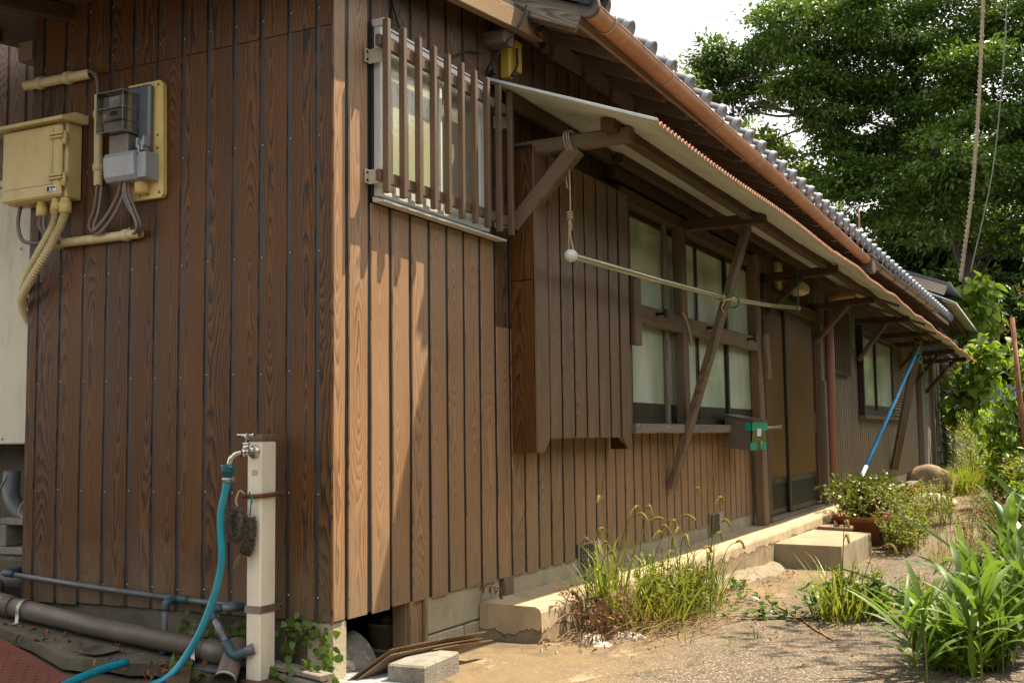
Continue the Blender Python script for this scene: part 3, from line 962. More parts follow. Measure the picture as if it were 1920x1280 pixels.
# under-floor vents
for x0 in (2.535, 5.27):
    b = MB(); b.box(x0, x0+0.36, -0.012, 0.003, 0.175, 0.342)
    v = b.build('floor_vent', CONC, fnd)
    b = MB(); b.box(x0+0.01, x0+0.235, -0.016, -0.0125, 0.185, 0.335); b.build('vent_shade_panel', BLACK, v)  # raised panel painted black as the shade behind the grille
    b = MB()
    for i in range(8): b.box(x0+0.012+i*0.03, x0+0.022+i*0.03, -0.024, -0.0165, 0.185, 0.335)
    for i in range(6): b.box(x0+0.01, x0+0.235, -0.022, -0.018, 0.19+i*0.027, 0.197+i*0.027)
    b.build('vent_grille', GUT_C, v)

# rendered ledge along the front
b = MB()
N = 40
vs = []; fs = []
rr = random.Random(3)
xs = [1.27+(9.75-1.27)*i/N for i in range(N+1)]
for i, x in enumerate(xs):
    j = rr.uniform(-0.006, 0.006)
    z = 0.16-0.02*math.sin((x-1.3)/8*3.1)
    y0 = -0.345+j
    vs += [(x, 0.0, -0.45), (x, 0.0, z+0.004), (x, y0+0.03, z), (x, y0+0.008, z-0.012), (x, y0, z-0.03), (x, y0-0.02, -0.45)]
for i in range(N):
    for k in range(5):
        fs.append((i*6+k, i*6+k+1, i*6+7+k, i*6+6+k))
fs += [(0, 1, 2, 3, 4, 5), tuple(N*6+k for k in range(6))[::-1]]
b.add(vs, fs, False)
b.build('front_ledge', LEDGE, H)
b = MB(); vs = []; n = 30
rr = random.Random(12)
for i in range(n+1):
    x = 3.55+(6.04-3.55)*i/n; w = 0.05+0.11*math.sin(math.pi*min(1, i/n*1.05+.02))**.7+rr.uniform(-.015, .02)+(.08 if i > n*.75 else 0)
    g = gz(x, -.4)
    vs += [(x, -.352, g+.055+rr.uniform(-.008, .012)), (x, -.352-w*.5, g+.035+rr.uniform(-.008, .008)), (x, -.352-w, g-.012)]
b.add(vs, [(i*3+k, i*3+k+1, i*3+4+k, i*3+3+k) for i in range(n) for k in range(2)], True)
b.build('mortar_fillet', pm('pale mortar', (0.27, 0.225, 0.165), 0.95, (0.17, 0.14, 0.10), 9, 0.6, 45), H)
b = MB(); b.box(1.30, 1.52, -0.12, -0.001, -0.15, 0.075, 0.012)
b.build('broken_kerb', LEDGE, H)

# ---- small window with the bar grille
win = MB(); win.box(0.285, 1.345, -0.012, -0.001, 2.075, 2.872)
win = win.build('window', GROOVE, H)
def frame_rect(x0, x1, z0, z1, y0, y1, w, mat, parent, name='frame', wb=None):
    b = MB(); wb = wb or w
    b.box(x0, x0+w, y0, y1, z0, z1, 0.003); b.box(x1-w, x1, y0, y1, z0, z1, 0.003)
    b.box(x0+w, x1-w, y0+0.002, y1, z0, z0+wb, 0.003); b.box(x0+w, x1-w, y0+0.002, y1, z1-w, z1, 0.003)
    return b.build(name, mat, parent)
frame_rect(0.295, 1.335, 2.085, 2.866, -0.05, -0.012, 0.03, ALU, win)
frame_rect(0.328, 0.86, 2.118, 2.834, -0.040, -0.020, 0.028, ALU, win, 'sash', 0.05)
frame_rect(0.83, 1.303, 2.118, 2.834, -0.0195, -0.0125, 0.028, ALU, win, 'sash', 0.05)
b = MB(); b.box(0.357, 0.831, -0.030, -0.026, 2.17, 2.805); b.build('pane', CURTAIN, win)
b = MB(); b.box(0.859, 1.274, -0.016, -0.0128, 2.17, 2.805); b.build('pane', PEBBLE, win)
b = MB(); b.prism([(-0.012, 2.083), (-0.075, 2.066), (-0.075, 2.056), (-0.012, 2.06)], 'x', 0.285, 1.48); b.build('sill', ALU, win)
b = MB(); b.box(0.29, 0.2985, -0.07, -0.001, 2.866, 2.90); b.box(0.2985, 1.345, -0.055, -0.001, 2.8675, 2.876); b.build('drip_cap', ALU, win)

gr = MB(); gr.box(0.212, 1.53, -0.100, -0.076, 2.135, 2.185, 0.002)
gr = gr.build('window_grille', BRONZE, H)
b = MB(); b.box(0.212, 1.53, -0.100, -0.076, 2.745, 2.795, 0.002); b.build('rail', BRONZE, gr)
bar0 = None
for i in range(10):
    x = 0.232+0.1345*i
    if bar0 is None:
        b = MB(); b.box(x, x+0.026, -0.130, -0.1005, 2.082, 2.868, 0.002)
        bar0 = b.build('bar', BRONZE, gr); x_0 = x
    else:
        c = bar0.copy(); COL.objects.link(c); c.parent = gr; c.location = (x-x_0, 0, 0)
for z in (2.715, 2.165):
    for x in (0.225, 1.46):
        b = MB()
        b.box(x, x+0.034, -0.014, -0.0105, z-0.03, z+0.035)
        b.box(x+0.034, x+0.038, -0.1, -0.0105, z-0.03, z+0.035)
        b.cur = 1
        for dz in (-0.015, 0.02):
            b.lathe((x+0.016, -0.0135, z+dz), [(0.007, 0), (0.006, 0.004), (0, 0.005)], 8, (0, -1, 0))
        b.build('bracket', [BRACK, BLACK], gr)

# ---- shutter box beside the large window
sb = MB()
Y0 = -0.16
sb.box(1.645, 3.055, Y0+0.012, -0.012, 1.0, 2.62)
sb.prism([(1.645, 0.922), (1.72, 0.922), (1.78, 1.0), (1.645, 1.0)], 'y', Y0+0.012, Y0+0.001)
sb.prism([(3.055, 0.922), (2.99, 0.922), (2.93, 1.0), (3.055, 1.0)], 'y', Y0+0.012, Y0+0.001)
sb = sb.build('shutter_box', GROOVE_F, H)
ribs = [1.634, 1.81, 1.98, 2.16, 2.34, 2.53, 2.72, 2.89, 3.06]
for i in range(8):
    x0, x1 = ribs[i]+(0.014 if i else 0.002), ribs[i+1]-(0.014 if i < 7 else 0.002)
    zb = 0.995
    if i in (0, 7):
        bb = MB()
        if i == 0: poly = [(x0, 0.918), (1.715, 0.918), (x1, 0.995), (x1, 2.60), (x0, 2.60)]
        else: poly = [(x1, 0.918), (2.995, 0.918), (x0, 0.995), (x0, 2.60), (x1, 2.60)]
        bb.prism([(p[0], p[1]) for p in poly], 'y', Y0+0.001, Y0-0.009)
        bb.build('siding_board', W_MID, sb)
    else:
        board('siding_board', ((x0+x1)/2, Y0), (1, 0, 0), round(x1-x0, 3), zb, 2.60, (0, -1, 0), 0.006, W_MID, sb)
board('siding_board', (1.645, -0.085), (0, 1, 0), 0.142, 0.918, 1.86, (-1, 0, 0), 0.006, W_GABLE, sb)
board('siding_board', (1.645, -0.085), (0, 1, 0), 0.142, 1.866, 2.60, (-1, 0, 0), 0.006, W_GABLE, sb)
b = MB(); b.prism([(-0.15, 0.918), (-0.02, 0.918), (-0.02, 1.0), (-0.06, 1.0)], 'x', 3.06, 3.066); b.box(3.056, 3.067, Y0, -0.011, 1.0, 2.6)
b.build('side_panel', W_GABLE, sb)

# ---- large window: sliding sashes, weathered outer framework
bw = MB(); bw.box(3.33, 6.78, -0.004, -0.001, 1.05, 2.66)
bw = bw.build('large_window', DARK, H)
frame_rect(3.34, 6.74, 1.085, 2.63, -0.05, -0.005, 0.04, FRAME_D, bw)
sx = [3.38, 4.18, 4.98, 5.80, 6.70]
for i in range(4):
    x0, x1 = sx[i], sx[i+1]
    yo = -0.036 if i in (0, 3) else -0.018
    frame_rect(x0, x1+0.03, 1.125, 2.59, yo-0.010, yo+0.006, 0.055, FRAME_D, bw, 'sash', 0.11)
    b = MB(); b.box(x0+0.054, x1-0.024, yo-0.003, yo+0.001, 1.234, 2.536); b.build('pane', FROST, bw)
beam('sill', (3.20, -0.10, 1.052), (5.75, -0.10, 1.05), 0.10, 0.066, W_GREY, bw, 0.006)
beam('sill', (5.76, -0.10, 1.05), (6.62, -0.10, 1.05), 0.10, 0.066, W_GREY, bw, 0.006)
beam('lintel', (3.07, -0.07, 2.635), (6.95, -0.07, 2.635), 0.09, 0.10, W_DARK, bw, 0.006)
beam('lintel', (3.07, -0.05, 2.78), (7.2, -0.05, 2.78), 0.06, 0.10, W_DARK, bw, 0.006)
beam('post', (4.40, -0.09, 1.03), (4.38, -0.09, 2.60), 0.13, 0.075, W_OLD, bw, 0.008)
beam('post', (4.13, -0.055, 1.03), (4.13, -0.055, 2.60), 0.06, 0.03, W_GREY, bw, 0.005)
beam('post', (3.20, -0.08, 1.0), (3.20, -0.08, 2.62), 0.10, 0.06, W_OLD, bw, 0.008)
beam('post', (3.275, -0.135, 1.615), (3.275, -0.135, 2.12), 0.12, 0.05, W_OLD, bw, 0.012)
beam('post', (6.72, -0.085, 0.12), (6.60, -0.085, 2.70), 0.17, 0.09, W_OLD, bw, 0.01)
beam('post', (6.80, -0.15, 1.53), (6.74, -0.15, 1.95), 0.15, 0.05, W_OLD, bw, 0.012)
beam('peg_rail', (3.31, -0.10, 1.845), (4.32, -0.10, 1.845), 0.045, 0.13, W_OLD, bw, 0.006)
beam('peg_rail', (4.48, -0.10, 1.845), (6.60, -0.10, 1.845), 0.045, 0.13, W_OLD, bw, 0.006)
for x in (3.73, 4.95, 6.2):
    b = MB()
    b.tube([(x, -0.12, 1.868), (x, -0.19, 1.868)], 0.012, 8)
    b.lathe((x, -0.185, 1.868), [(0.012, 0), (0.034, 0.003), (0.036, 0.016), (0.022, 0.026), (0, 0.028)], 10, (0, -1, 0))
    b.build('peg', BLACK, bw)
b = MB()
b.tube(smoothpath([(4.31, -0.13, 1.93), (4.38, -0.136, 1.88), (4.44, -0.137, 1.80), (4.50, -0.134, 1.70)], 5), 0.012, 6)
b.build('strap', ROPE, bw)

# ---- entrance: two ribbed sliding doors
dr = MB(); dr.box(7.20, 9.72, 0.03, 0.06, 0.14, 2.42)
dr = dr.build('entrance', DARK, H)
beam('door_sill', (7.0, -0.05, 0.165), (9.7, -0.05, 0.165), 0.12, 0.03, W_GREY, dr, 0.003)
beam('door_head', (6.95, -0.05, 2.37), (9.72, -0.05, 2.37), 0.10, 0.12, W_DARK, dr, 0.004)
beam('jamb', (7.16, -0.02, 0.18), (7.16, -0.02, 2.34), 0.14, 0.07, W_DARK, dr, 0.004)
beam('jamb', (9.48, -0.03, 0.18), (9.48, -0.03, 2.34), 0.12, 0.08, W_DARK, dr, 0.004)
beam('jamb', (9.55, -0.08, 0.05), (9.55, -0.08, 2.45), 0.08, 0.07, W_OLD, dr, 0.006)
beam('jamb', (9.56, -0.135, 0.15), (9.56, -0.135, 1.62), 0.08, 0.04, W_GREY, dr, 0.006)
KICK = pm('dark kick glass', (0.016, 0.015, 0.010), 0.5, spec=0.2, dirt=0)
for (x0, x1, y) in ((7.24, 8.12, -0.005), (8.02, 9.42, -0.035)):
    lf = frame_rect(x0, x1, 0.182, 2.31, y-0.014, y+0.012, 0.075, FRAME_D, dr, 'sliding_door', 0.06)
    b = MB(); vs = []; fs = []
    a0, a1 = x0+0.076, x1-0.076
    n = int((a1-a0)/0.019)
    for i in range(n+1):
        x = a0+(a1-a0)*i/n; yy = y-0.002-(0.011 if i % 2 else 0.0)
        vs += [(x, yy, 0.56), (x, yy, 2.234)]
    fs = [(2*i, 2*i+2, 2*i+3, 2*i+1) for i in range(n)]
    b.add(vs, fs, False); b.build('ribbed_pane', RIBBED, lf)
    b = MB(); b.box(a0, a1, y-0.008, y-0.002, 0.243, 0.50); b.build('kick_pane', KICK, lf)
    b = MB(); b.box(a0-0.002, a1+0.002, y-0.015, y+0.01, 0.501, 0.559); b.build('mid_rail', FRAME_D, lf)
    b = MB(); b.box(x1-0.058, x1-0.02, y-0.022, y-0.0145, 1.0, 1.24, 0.003); b.build('handle', STEEL, lf)
b = MB(); b.box(7.74, 7.95, -0.06, -0.012, 2.70, 2.80, 0.006); b.box(7.76, 7.95, -0.05, -0.012, 2.52, 2.64, 0.006)
b.build('junction_cover', CREAM, dr)
lm = MB(); lm.lathe((8.42, -0.12, 2.66), [(0.0, 0.0), (0.06, 0.004), (0.06, 0.02)], 16, (0, 0, -1))
lm = lm.build('porch_lamp', IVORY, H)
b = MB(); b.lathe((8.42, -0.12, 2.655), [(0.055, 0), (0.10, 0.03), (0.125, 0.08), (0.11, 0.125), (0.06, 0.15), (0, 0.155)], 18, (0, 0, -1)); b.build('globe', glass_dull('lamp globe', (0.52, 0.45, 0.28), 0.35), lm)

# ---- downpipe by the door
b = MB()
b.tube([(9.80, -0.17, 2.52), (9.86, -0.15, 1.6), (9.97, -0.12, 0.05)], 0.058, 12)
dp = b.build('downpipe', PIPE_R, H)
b = MB()
b.tube([(9.80, -0.17, 2.50), (9.80, -0.18, 2.62), (9.92, -0.26, 2.66), (10.15, -0.40, 2.70)], 0.055, 12); b.build('elbow', PIPE_R, dp)
b = MB(); b.lathe((9.867, -0.148, 1.5), [(0.055, 0), (0.057, 0.02), (0.055, 0.04)], 12); b.build('clip', GUT_C, dp)

# ---- slatted vent and second window with a louvred shutter
vt = MB(); vt.box(10.42, 11.75, -0.02, -0.0095, 1.80, 2.62)
vt = vt.build('slat_vent', DARK, H)
b = MB(); b.box(10.40, 11.77, -0.075, -0.02, 1.76, 1.80); b.build('sill', FRAME_D, vt)
for i in range(11):
    x = 10.46+0.124*i
    b = MB(); b.box(x, x+0.035, -0.07, -0.021, 1.80, 2.62); b.build('slat', BRONZE, vt)
w2 = MB(); w2.box(12.62, 15.5, -0.02, -0.0095, 1.26, 2.52)
w2 = w2.build('side_window', DARK, H)
frame_rect(12.60, 15.55, 1.25, 2.54, -0.09, -0.02, 0.09, FRAME_D, w2)
frame_rect(12.70, 13.95, 1.34, 2.45, -0.05, -0.03, 0.06, FRAME_D, w2, 'sash')
frame_rect(13.85, 15.45, 1.34, 2.45, -0.075, -0.055, 0.07, FRAME_D, w2, 'sash')
b = MB(); b.box(12.76, 13.84, -0.042, -0.038, 1.40, 2.39); b.build('pane', FROST, w2)
b = MB(); b.box(13.92, 15.38, -0.067, -0.063, 1.41, 2.38); b.build('pane', FROST, w2)
b = MB(); b.box(12.5, 17.1, -0.12, -0.02, 1.20, 1.249); b.build('sill', W_OLD, w2)
ls = MB(); ls.box(15.6, 17.0, -0.05, -0.0095, 1.26, 2.50)
ls = ls.build('louvre_shutter', BRONZE, H)
for i in range(24):
    z = 1.28+0.0505*i
    b = MB(); b.prism([(-0.05, z+0.012), (-0.085, z), (-0.085, z+0.006), (-0.05, z+0.044)], 'x', 15.64, 16.96); b.build('louvre', W_PALE, ls)

# ---- old board wall at the far end
ow = MB(); ow.box(19.2, 25.6, 0.0, 0.05, 0.1, 3.0)
ow = ow.build('board_wall', DARK, H)
x = 19.24
rr = random.Random(8)
while x < 25.5:
    w = rr.choice((0.16, 0.2, 0.24, 0.28))
    y = -0.012-rr.uniform(0, 0.03)
    beam('weathered_board', (x+w/2, y, 0.22+rr.uniform(-0.06, 0.1)), (x+w/2+rr.uniform(-0.02, 0.02), y, 2.72), w-0.015, 0.022, W_GREY, ow, 0.003, roll=(0, -1, 0))
    x += w
for x in (19.22, 21.2, 23.3, 25.5):
    beam('wall_post', (x, -0.06, 0.15), (x, -0.06, 2.7), 0.12, 0.10, W_GREY, ow, 0.006)
beam('wall_rail', (21.3, -0.05, 0.62), (23.2, -0.05, 0.62), 0.06, 0.10, W_GREY, ow, 0.006)

# ================================================================== ROOF, EAVES, GUTTERS
RX0, RX1 = 1.55, 21.0
def rz(y): return 3.395+0.42*y          # underside of the rafters (y negative outwards)
roof = MB()
yy0, yy1 = -0.49, 2.6
roof.add([(RX0, yy0, rz(yy0)+0.105), (RX1, yy0, rz(yy0)+0.105), (RX1, yy1, rz(yy1)+0.105), (RX0, yy1, rz(yy1)+0.105),
          (RX0, yy0, rz(yy0)+0.09), (RX1, yy0, rz(yy0)+0.09), (RX1, yy1, rz(yy1)+0.09), (RX0, yy1, rz(yy1)+0.09)],
         [(0, 1, 2, 3), (7, 6, 5, 4), (0, 4, 5, 1), (1, 5, 6, 2), (2, 6, 7, 3), (3, 7, 4, 0)])
roof.add([(RX0, yy1, rz(yy1)+0.105), (RX1, yy1, rz(yy1)+0.105), (RX1, 6.0, 3.4), (RX0, 6.0, 3.4)], [(0, 1, 2, 3)])
roof = roof.build('roof', TILE, H)
# soffit boards, each board its own piece
for i in range(46):
    x = RX0+0.02+i*0.425
    if x > RX1-0.3: break
    for (ya, yb) in ((-0.455, -0.33), (-0.325, -0.20), (-0.195, 0.0)):
        b = MB()
        d = 0.076+0.003*((i+int(ya*100)) % 3)
        b.add([(x, ya, rz(ya)+d), (x+0.42, ya, rz(ya)+d), (x+0.42, yb, rz(yb)+d), (x, yb, rz(yb)+d),
               (x, ya, rz(ya)+d+0.012), (x+0.42, ya, rz(ya)+d+0.012), (x+0.42, yb, rz(yb)+d+0.012), (x, yb, rz(yb)+d+0.012)],
              [(3, 2, 1, 0), (4, 5, 6, 7), (0, 1, 5, 4), (1, 2, 6, 5), (2, 3, 7, 6), (3, 0, 4, 7)])
        o = b.build('soffit_board', W_SOFF, roof) if i < 24 else None
        if o is None:
            if i == 24 and ya == -0.455: farsoff = MB()
            farsoff.v += []; farsoff.add(b.v, b.f)
o = farsoff.build('soffit_boards', W_SOFF, roof); o['kind'] = 'stuff'
for i in range(40):
    x = 1.68+0.484*i
    if x > RX1: break
    beam('rafter', (x, 0.05, rz(0.05)+0.037), (x, -0.43, rz(-0.43)+0.037), 0.065, 0.073, W_RAFT, roof, 0.003, roll=(0, 0, 1))
    if i > 0:
        beam('eave_block', (x-0.484+0.036, -0.028, 3.365), (x-0.036, -0.028, 3.365), 0.035, 0.12, W_RAFT, roof, 0.003)
beam('fascia', (RX0, -0.470, rz(-0.470)+0.06), (10.5, -0.470, rz(-0.470)+0.05), 0.022, 0.075, W_SOFF, roof, 0.002)
beam('fascia', (10.5, -0.470, rz(-0.470)+0.05), (RX1, -0.470, rz(-0.470)+0.05), 0.022, 0.075, W_SOFF, roof, 0.002)
beam('verge_board', (1.56, -0.50, rz(-0.50)+0.06), (1.56, 0.30, rz(0.30)+0.06), 0.03, 0.13, W_GREY, roof, 0.004)
beam('verge_batten', (1.605, -0.45, rz(-0.45)+0.01), (1.605, 0.10, rz(0.1)+0.01), 0.05, 0.05, W_PALE, roof, 0.004)

# eave tiles: round end, barrel running up the slope, pan between
def eave_tile():
    b = MB()
    a = math.atan(0.42); d = Vector((0, math.cos(a), math.sin(a))); nrm = Vector((0, -math.sin(a), math.cos(a)))
    o = Vector((0, -0.560, rz(-0.560)+0.192))
    # barrel
    vs = []; n = 10
    for t in (0, 0.55):
        for k in range(n+1):
            an = math.pi*(1.12*k/n-0.06)
            vs.append(o+d*t+Vector((1, 0, 0))*math.cos(an)*0.064+nrm*(math.sin(an)*0.060))
    b.add(vs, [(k, k+1, n+2+k, n+1+k) for k in range(n)], True)
    # flat pan with a hanging lip
    vs = []
    for t, dz in ((0.02, -0.075), (0.02, -0.02), (0.04, 0.0), (0.55, 0.012)):
        for x, s in ((0.055, 0.012), (0.13, -0.02), (0.20, -0.028), (0.27, -0.02), (0.335, 0.012)):
            vs.append(o+d*t+Vector((x, 0, 0))+nrm*(s+dz))
    b.add(vs, [(r*5+k, r*5+k+1, r*5+6+k, r*5+5+k) for r in range(3) for k in range(4)], True)
    b.cur = 1
    b.lathe(o-d*0.006+nrm*0.0, [(0, 0.0), (0.044, 0.0), (0.047, 0.007), (0.055, 0.009), (0.065, 0.004), (0.067, -0.03)], 16, -d)
    return b
et = eave_tile()
base_t = None
for i in range(51):
    x = 1.74+0.383*i
    if base_t is None:
        base_t = et.build('eave_tile', [TILE, TILE_E], roof); base_t.location = (x, 0, 0)
    else:
        c = base_t.copy(); COL.objects.link(c); c.parent = roof; c.location = (x, 0, 0)
    if i == 0: c = base_t
# upper courses as rolls of tile running up the slope
b = MB()
a = math.atan(0.42); d = Vector((0, math.cos(a), math.sin(a))); nrm = Vector((0, -math.sin(a), math.cos(a)))
for i in range(51):
    x = 1.70+0.383*i
    o = Vector((x, -0.10, rz(-0.10)+0.190))
    for c in range(8):
        vs = []
        for t in (c*0.26, c*0.26+0.27):
            for k in range(7):
                an = math.pi*k/6
                vs.append(o+d*t+Vector((math.cos(an)*0.07, 0, 0))+nrm*(math.sin(an)*0.064+(0.0 if t > c*0.26 else 0.012)))
        b.add(vs, [(k, k+1, 8+k, 7+k) for k in range(6)], True)
o = b.build('roof_tiles', TILE, roof); o['kind'] = 'stuff'
# verge ornament tile at the near corner
vo = MB()
o = Vector((1.60, -0.565, rz(-0.565)+0.200))
vs = []; n = 12
for t in (-0.03, 0.5):
    for rr_ in (0.13, 0.10):
        for k in range(n+1):
            an = math.pi*(1.3*k/n-0.15)
            vs.append(o+d*t+Vector((math.cos(an)*rr_*0.8, 0, 0))+nrm*(math.sin(an)*rr_*1.05))
m_ = n+1
fs = [(k, k+1, 2*m_+k+1, 2*m_+k) for k in range(n)]+[(k, k+1, m_+k+1, m_+k) for k in range(n)]+[(m_+k, m_+k+1, 3*m_+k+1, 3*m_+k) for k in range(n)]
vo.add(vs, fs, True)
vo.cur = 1
vo.lathe(o+nrm*0.02, [(0, 0.02), (0.03, 0.022), (0.035, 0.01), (0.085, 0.008), (0.09, -0.02)], 14, -d)
for k in range(9):
    an = 2*math.pi*k/9
    p = o+nrm*(0.02+math.sin(an)*0.058)+Vector((math.cos(an)*0.058, 0, 0))
    vo.lathe(p-d*0.008, [(0.013, 0), (0.012, 0.01), (0, 0.014)], 8, -d)
vo.build('verge_tile', [TILE, GUT_C], roof)

# lean-to verge board that meets the main roof over the small window
lv = beam('lower_verge_board', (-0.55, -0.155, 2.995+0.055), (1.74, -0.155, 3.235+0.055), 0.05, 0.115, W_PALE, H, 0.004)
beam('lower_purlin', (1.42, 0.01, 3.165), (1.42, -0.13, 3.155), 0.12, 0.075, W_RAFT, H, 0.012)
b = MB()
b.add([(-0.6, -0.17, 3.10), (1.70, -0.17, 3.345), (1.70, 2.4, 3.345), (-0.6, 2.4, 3.10), (-0.6, -0.17, 3.13), (1.70, -0.17, 3.375), (1.70, 2.4, 3.375), (-0.6, 2.4, 3.13)],
      [(3, 2, 1, 0), (4, 5, 6, 7), (0, 1, 5, 4), (1, 2, 6, 5), (2, 3, 7, 6), (3, 0, 4, 7)])
b.build('lower_roof', GUT_C, H)

# gutter: half-round trough with a rolled lip, joints and hooks
def gutter(p0, p1, r, mat, name='gutter'):
    p0 = Vector(p0); p1 = Vector(p1); b = MB(); n = 12
    ax = (p1-p0).normalized(); side = Vector((0, -1, 0)); dn = Vector((0, 0, -1))
    vs = []
    for p in (p0, p1):
        for rr_ in (r, r-0.004):
            for k in range(n+1):
                an = math.pi*k/n
                vs.append(p+side*math.cos(an)*rr_+dn*math.sin(an)*rr_*1.05)
    m_ = n+1
    fs = [(k, k+1, 2*m_+k+1, 2*m_+k) for k in range(n)]+[(m_+k, 3*m_+k, 3*m_+k+1, m_+k+1) for k in range(n)]
    b.add(vs, fs, True)
    for s in (1, -1):
        b.tube([p0+side*s*(r-0.002), p1+side*s*(r-0.002)], 0.006, 6)
    for e in (p0, p1):
        vs = [e+side*math.cos(math.pi*k/n)*r*1.02+dn*math.sin(math.pi*k/n)*r*1.07 for k in range(n+1)]
        b.add(vs, [tuple(range(n+1))], False)
    return b.build(name, mat, H)
GR = 0.058
G0 = Vector((1.545, -0.545, 3.300)); G1 = Vector((10.3, -0.545, 3.138))
gut = gutter(G0, G1, GR, GUT)
gut['label'] = 'orange half round gutter under the tile ends'
def gpoint(t): return G0+(G1-G0)*t
def hookmesh(p, r):
    b = MB(); pts = []
    for k in range(11):
        an = math.pi*k/10
        pts.append(p+Vector((0, -math.cos(an)*(r+0.005), -math.sin(an)*(r+0.005)*1.05)))
    pts = [p+Vector((0, -r-0.004, 0.02))]+pts
    pts += [p+Vector((0, r+0.03, -0.01)), p+Vector((0, r+0.10, -0.005))]
    b.tube(pts, 0.005, 6)
    return b
xs_h = [1.80, 2.78, 3.9, 5.0, 6.05, 7.0, 7.95, 8.9, 9.7]
for x in xs_h:
    t = (x-G0.x)/(G1.x-G0.x)
    hookmesh(gpoint(t), GR).build('gutter_hook', HOOK, gut)
for x in (5.75, 8.35):
    p = gpoint((x-G0.x)/(G1.x-G0.x)); q = gpoint((x+0.12-G0.x)/(G1.x-G0.x))
    b = MB(); n = 12
    vs = [e+Vector((0, -math.cos(math.pi*k/n)*(GR+0.003), -math.sin(math.pi*k/n)*(GR+0.003)*1.05)) for e in (p, q) for k in range(n+1)]
    b.add(vs, [(k, k+1, n+2+k, n+1+k) for k in range(n)], True)
    b.build('gutter_joint', GUT, gut)
b = MB(); b.lathe(G0+Vector((-0.004, 0, 0)), [(GR+0.004, 0.0), (GR+0.006, -0.03)], 20, (-1, 0, 0)); b.lathe(G0+Vector((-0.004, 0, 0)), [(0, 0.001), (GR+0.004, 0.0)], 20, (-1, 0, 0)); b.build('end_cap', GUT_C, gut)
b = MB(); b.box(10.32, 10.57, -0.62, -0.465, 2.98, 3.18, 0.01); b.box(10.30, 10.59, -0.635, -0.455, 3.16, 3.20, 0.006); b.tube([(10.44, -0.53, 3.0), (10.44, -0.45, 2.87), (10.45, -0.38, 2.76)], 0.045, 10)
b.build('collector_box', GUT_C, H)
G2, G3 = Vector((10.60, -0.545, 3.155)), Vector((18.1, -0.545, 3.25))
gut2 = gutter(G2, G3, 0.06, GUT_B)
gut2['label'] = 'glossy brown gutter beyond the collector box'
for i in range(6):
    hookmesh(G2+(G3-G2)*((i+0.5)/6), 0.06).build('gutter_hook', GUT_C, gut2)

# ================================================================== CANOPY OVER THE WINDOW AND DOOR
CX0, CX1 = 1.392, 21.2
def cz(x, y):
    z = 2.937-0.38*abs(y)
    if x > 8: z -= 0.010*(x-8)*min(1, abs(y)+0.2)
    if x > 6.5: z += 0.014*abs(y)*math.sin(x*2.1)+0.008*abs(y)*math.sin(x*5.3+1)
    if x < 6 : z += 0.010*abs(y)*math.sin(x*1.7+0.5)
    return z
def sheet():
    per = 0.058; n = int((CX1-CX0)/per*8)
    xs = CX0+np.arange(n+1)*(CX1-CX0)/n
    ys = [0.0, -0.2, -0.4, -0.6, -0.8, -0.966]
    V = []; F = []; mi = []
    for side, off in ((0, 0.0), (1, 0.0016)):
        for y in ys:
            for i, x in enumerate(xs):
                amp = 0.010
                V.append((x, y, cz(x, y)+amp*math.sin(2*math.pi*x/per)+off))
    nx = n+1; ny = len(ys)
    for side in (0, 1):
        b0 = side*nx*ny
        for j in range(ny-1):
            for i in range(n):
                q = (b0+j*nx+i, b0+j*nx+i+1, b0+(j+1)*nx+i+1, b0+(j+1)*nx+i)
                F.append(q if side == 0 else q[::-1]); mi.append(0 if side == 0 else 1)
    for i in range(n):
        F.append(((ny-1)*nx+i, (ny-1)*nx+i+1, nx*ny+(ny-1)*nx+i+1, nx*ny+(ny-1)*nx+i)); mi.append(1)
    return V, F, mi
V, F, mi = sheet()
canopy = npmesh('canopy', V, F, SHEET_U, H, smooth=True)
canopy.data.materials.append(SHEET_T)
canopy.data.polygons.foreach_set('material_index', np.array(mi, dtype=np.int32))
canopy['label'] = 'long corrugated canopy, pale underneath with a red front edge'
# red rolled front edge, sagging with the sheet
b = MB(); pts = []
per = 0.058
n = int((CX1-CX0)/per*8); vs = []
for i in range(n+1):
    x = CX0+(CX1-CX0)*i/n
    z = cz(x, -0.968)+0.012*math.sin(2*math.pi*x/per)
    vs += [(x, -0.9685, z-0.006), (x, -0.972, z+0.004), (x, -0.968, z+0.0055)]
b.add(vs, [(i*3+k, i*3+k+1, i*3+4+k, i*3+3+k) for i in range(n) for k in range(2)], True)
b.build('red_edge', SHEET_R, canopy)
beam('edge_flashing', (1.386, 0.0, 2.945), (1.386, -0.975, cz(1.4, -0.975)+0.008), 0.006, 0.015, FLASH, canopy, 0.001)
def purlin(y, x0, x1, w, h, drop):
    xs = np.linspace(x0, x1, 6)
    for i in range(5):
        p = (xs[i]+(0.002 if i else 0), y, cz(xs[i], y)-0.009-h/2-drop); q = (xs[i+1], y, cz(xs[i+1], y)-0.009-h/2-drop)
        beam('purlin', p, q, w, h, W_DARK, canopy, 0.006)
purlin(-0.635, 1.56, 20.8, 0.075, 0.07, 0.0)
purlin(-0.16, 2.95, 20.6, 0.06, 0.07, 0.0)
beam('purlin', (1.50, -0.09, 2.84), (3.0, -0.09, 2.84), 0.05, 0.07, W_DARK, canopy, 0.005)
def arm(x, z0, z1, yend=-0.755, w=0.085, h=0.085, mat=None):
    return beam('arm', (x, -0.012, z0), (x, yend, z1), w, h, mat or W_DARK, canopy, 0.010)
def brace(p, q, w=0.07, h=0.055, mat=None):
    return beam('brace', p, q, w, h, mat or W_DARK, canopy, 0.008)
beam('arm', (1.70, -0.012, 2.605), (1.70, -0.72, 2.612), 0.085, 0.08, W_OLD, canopy, 0.012)
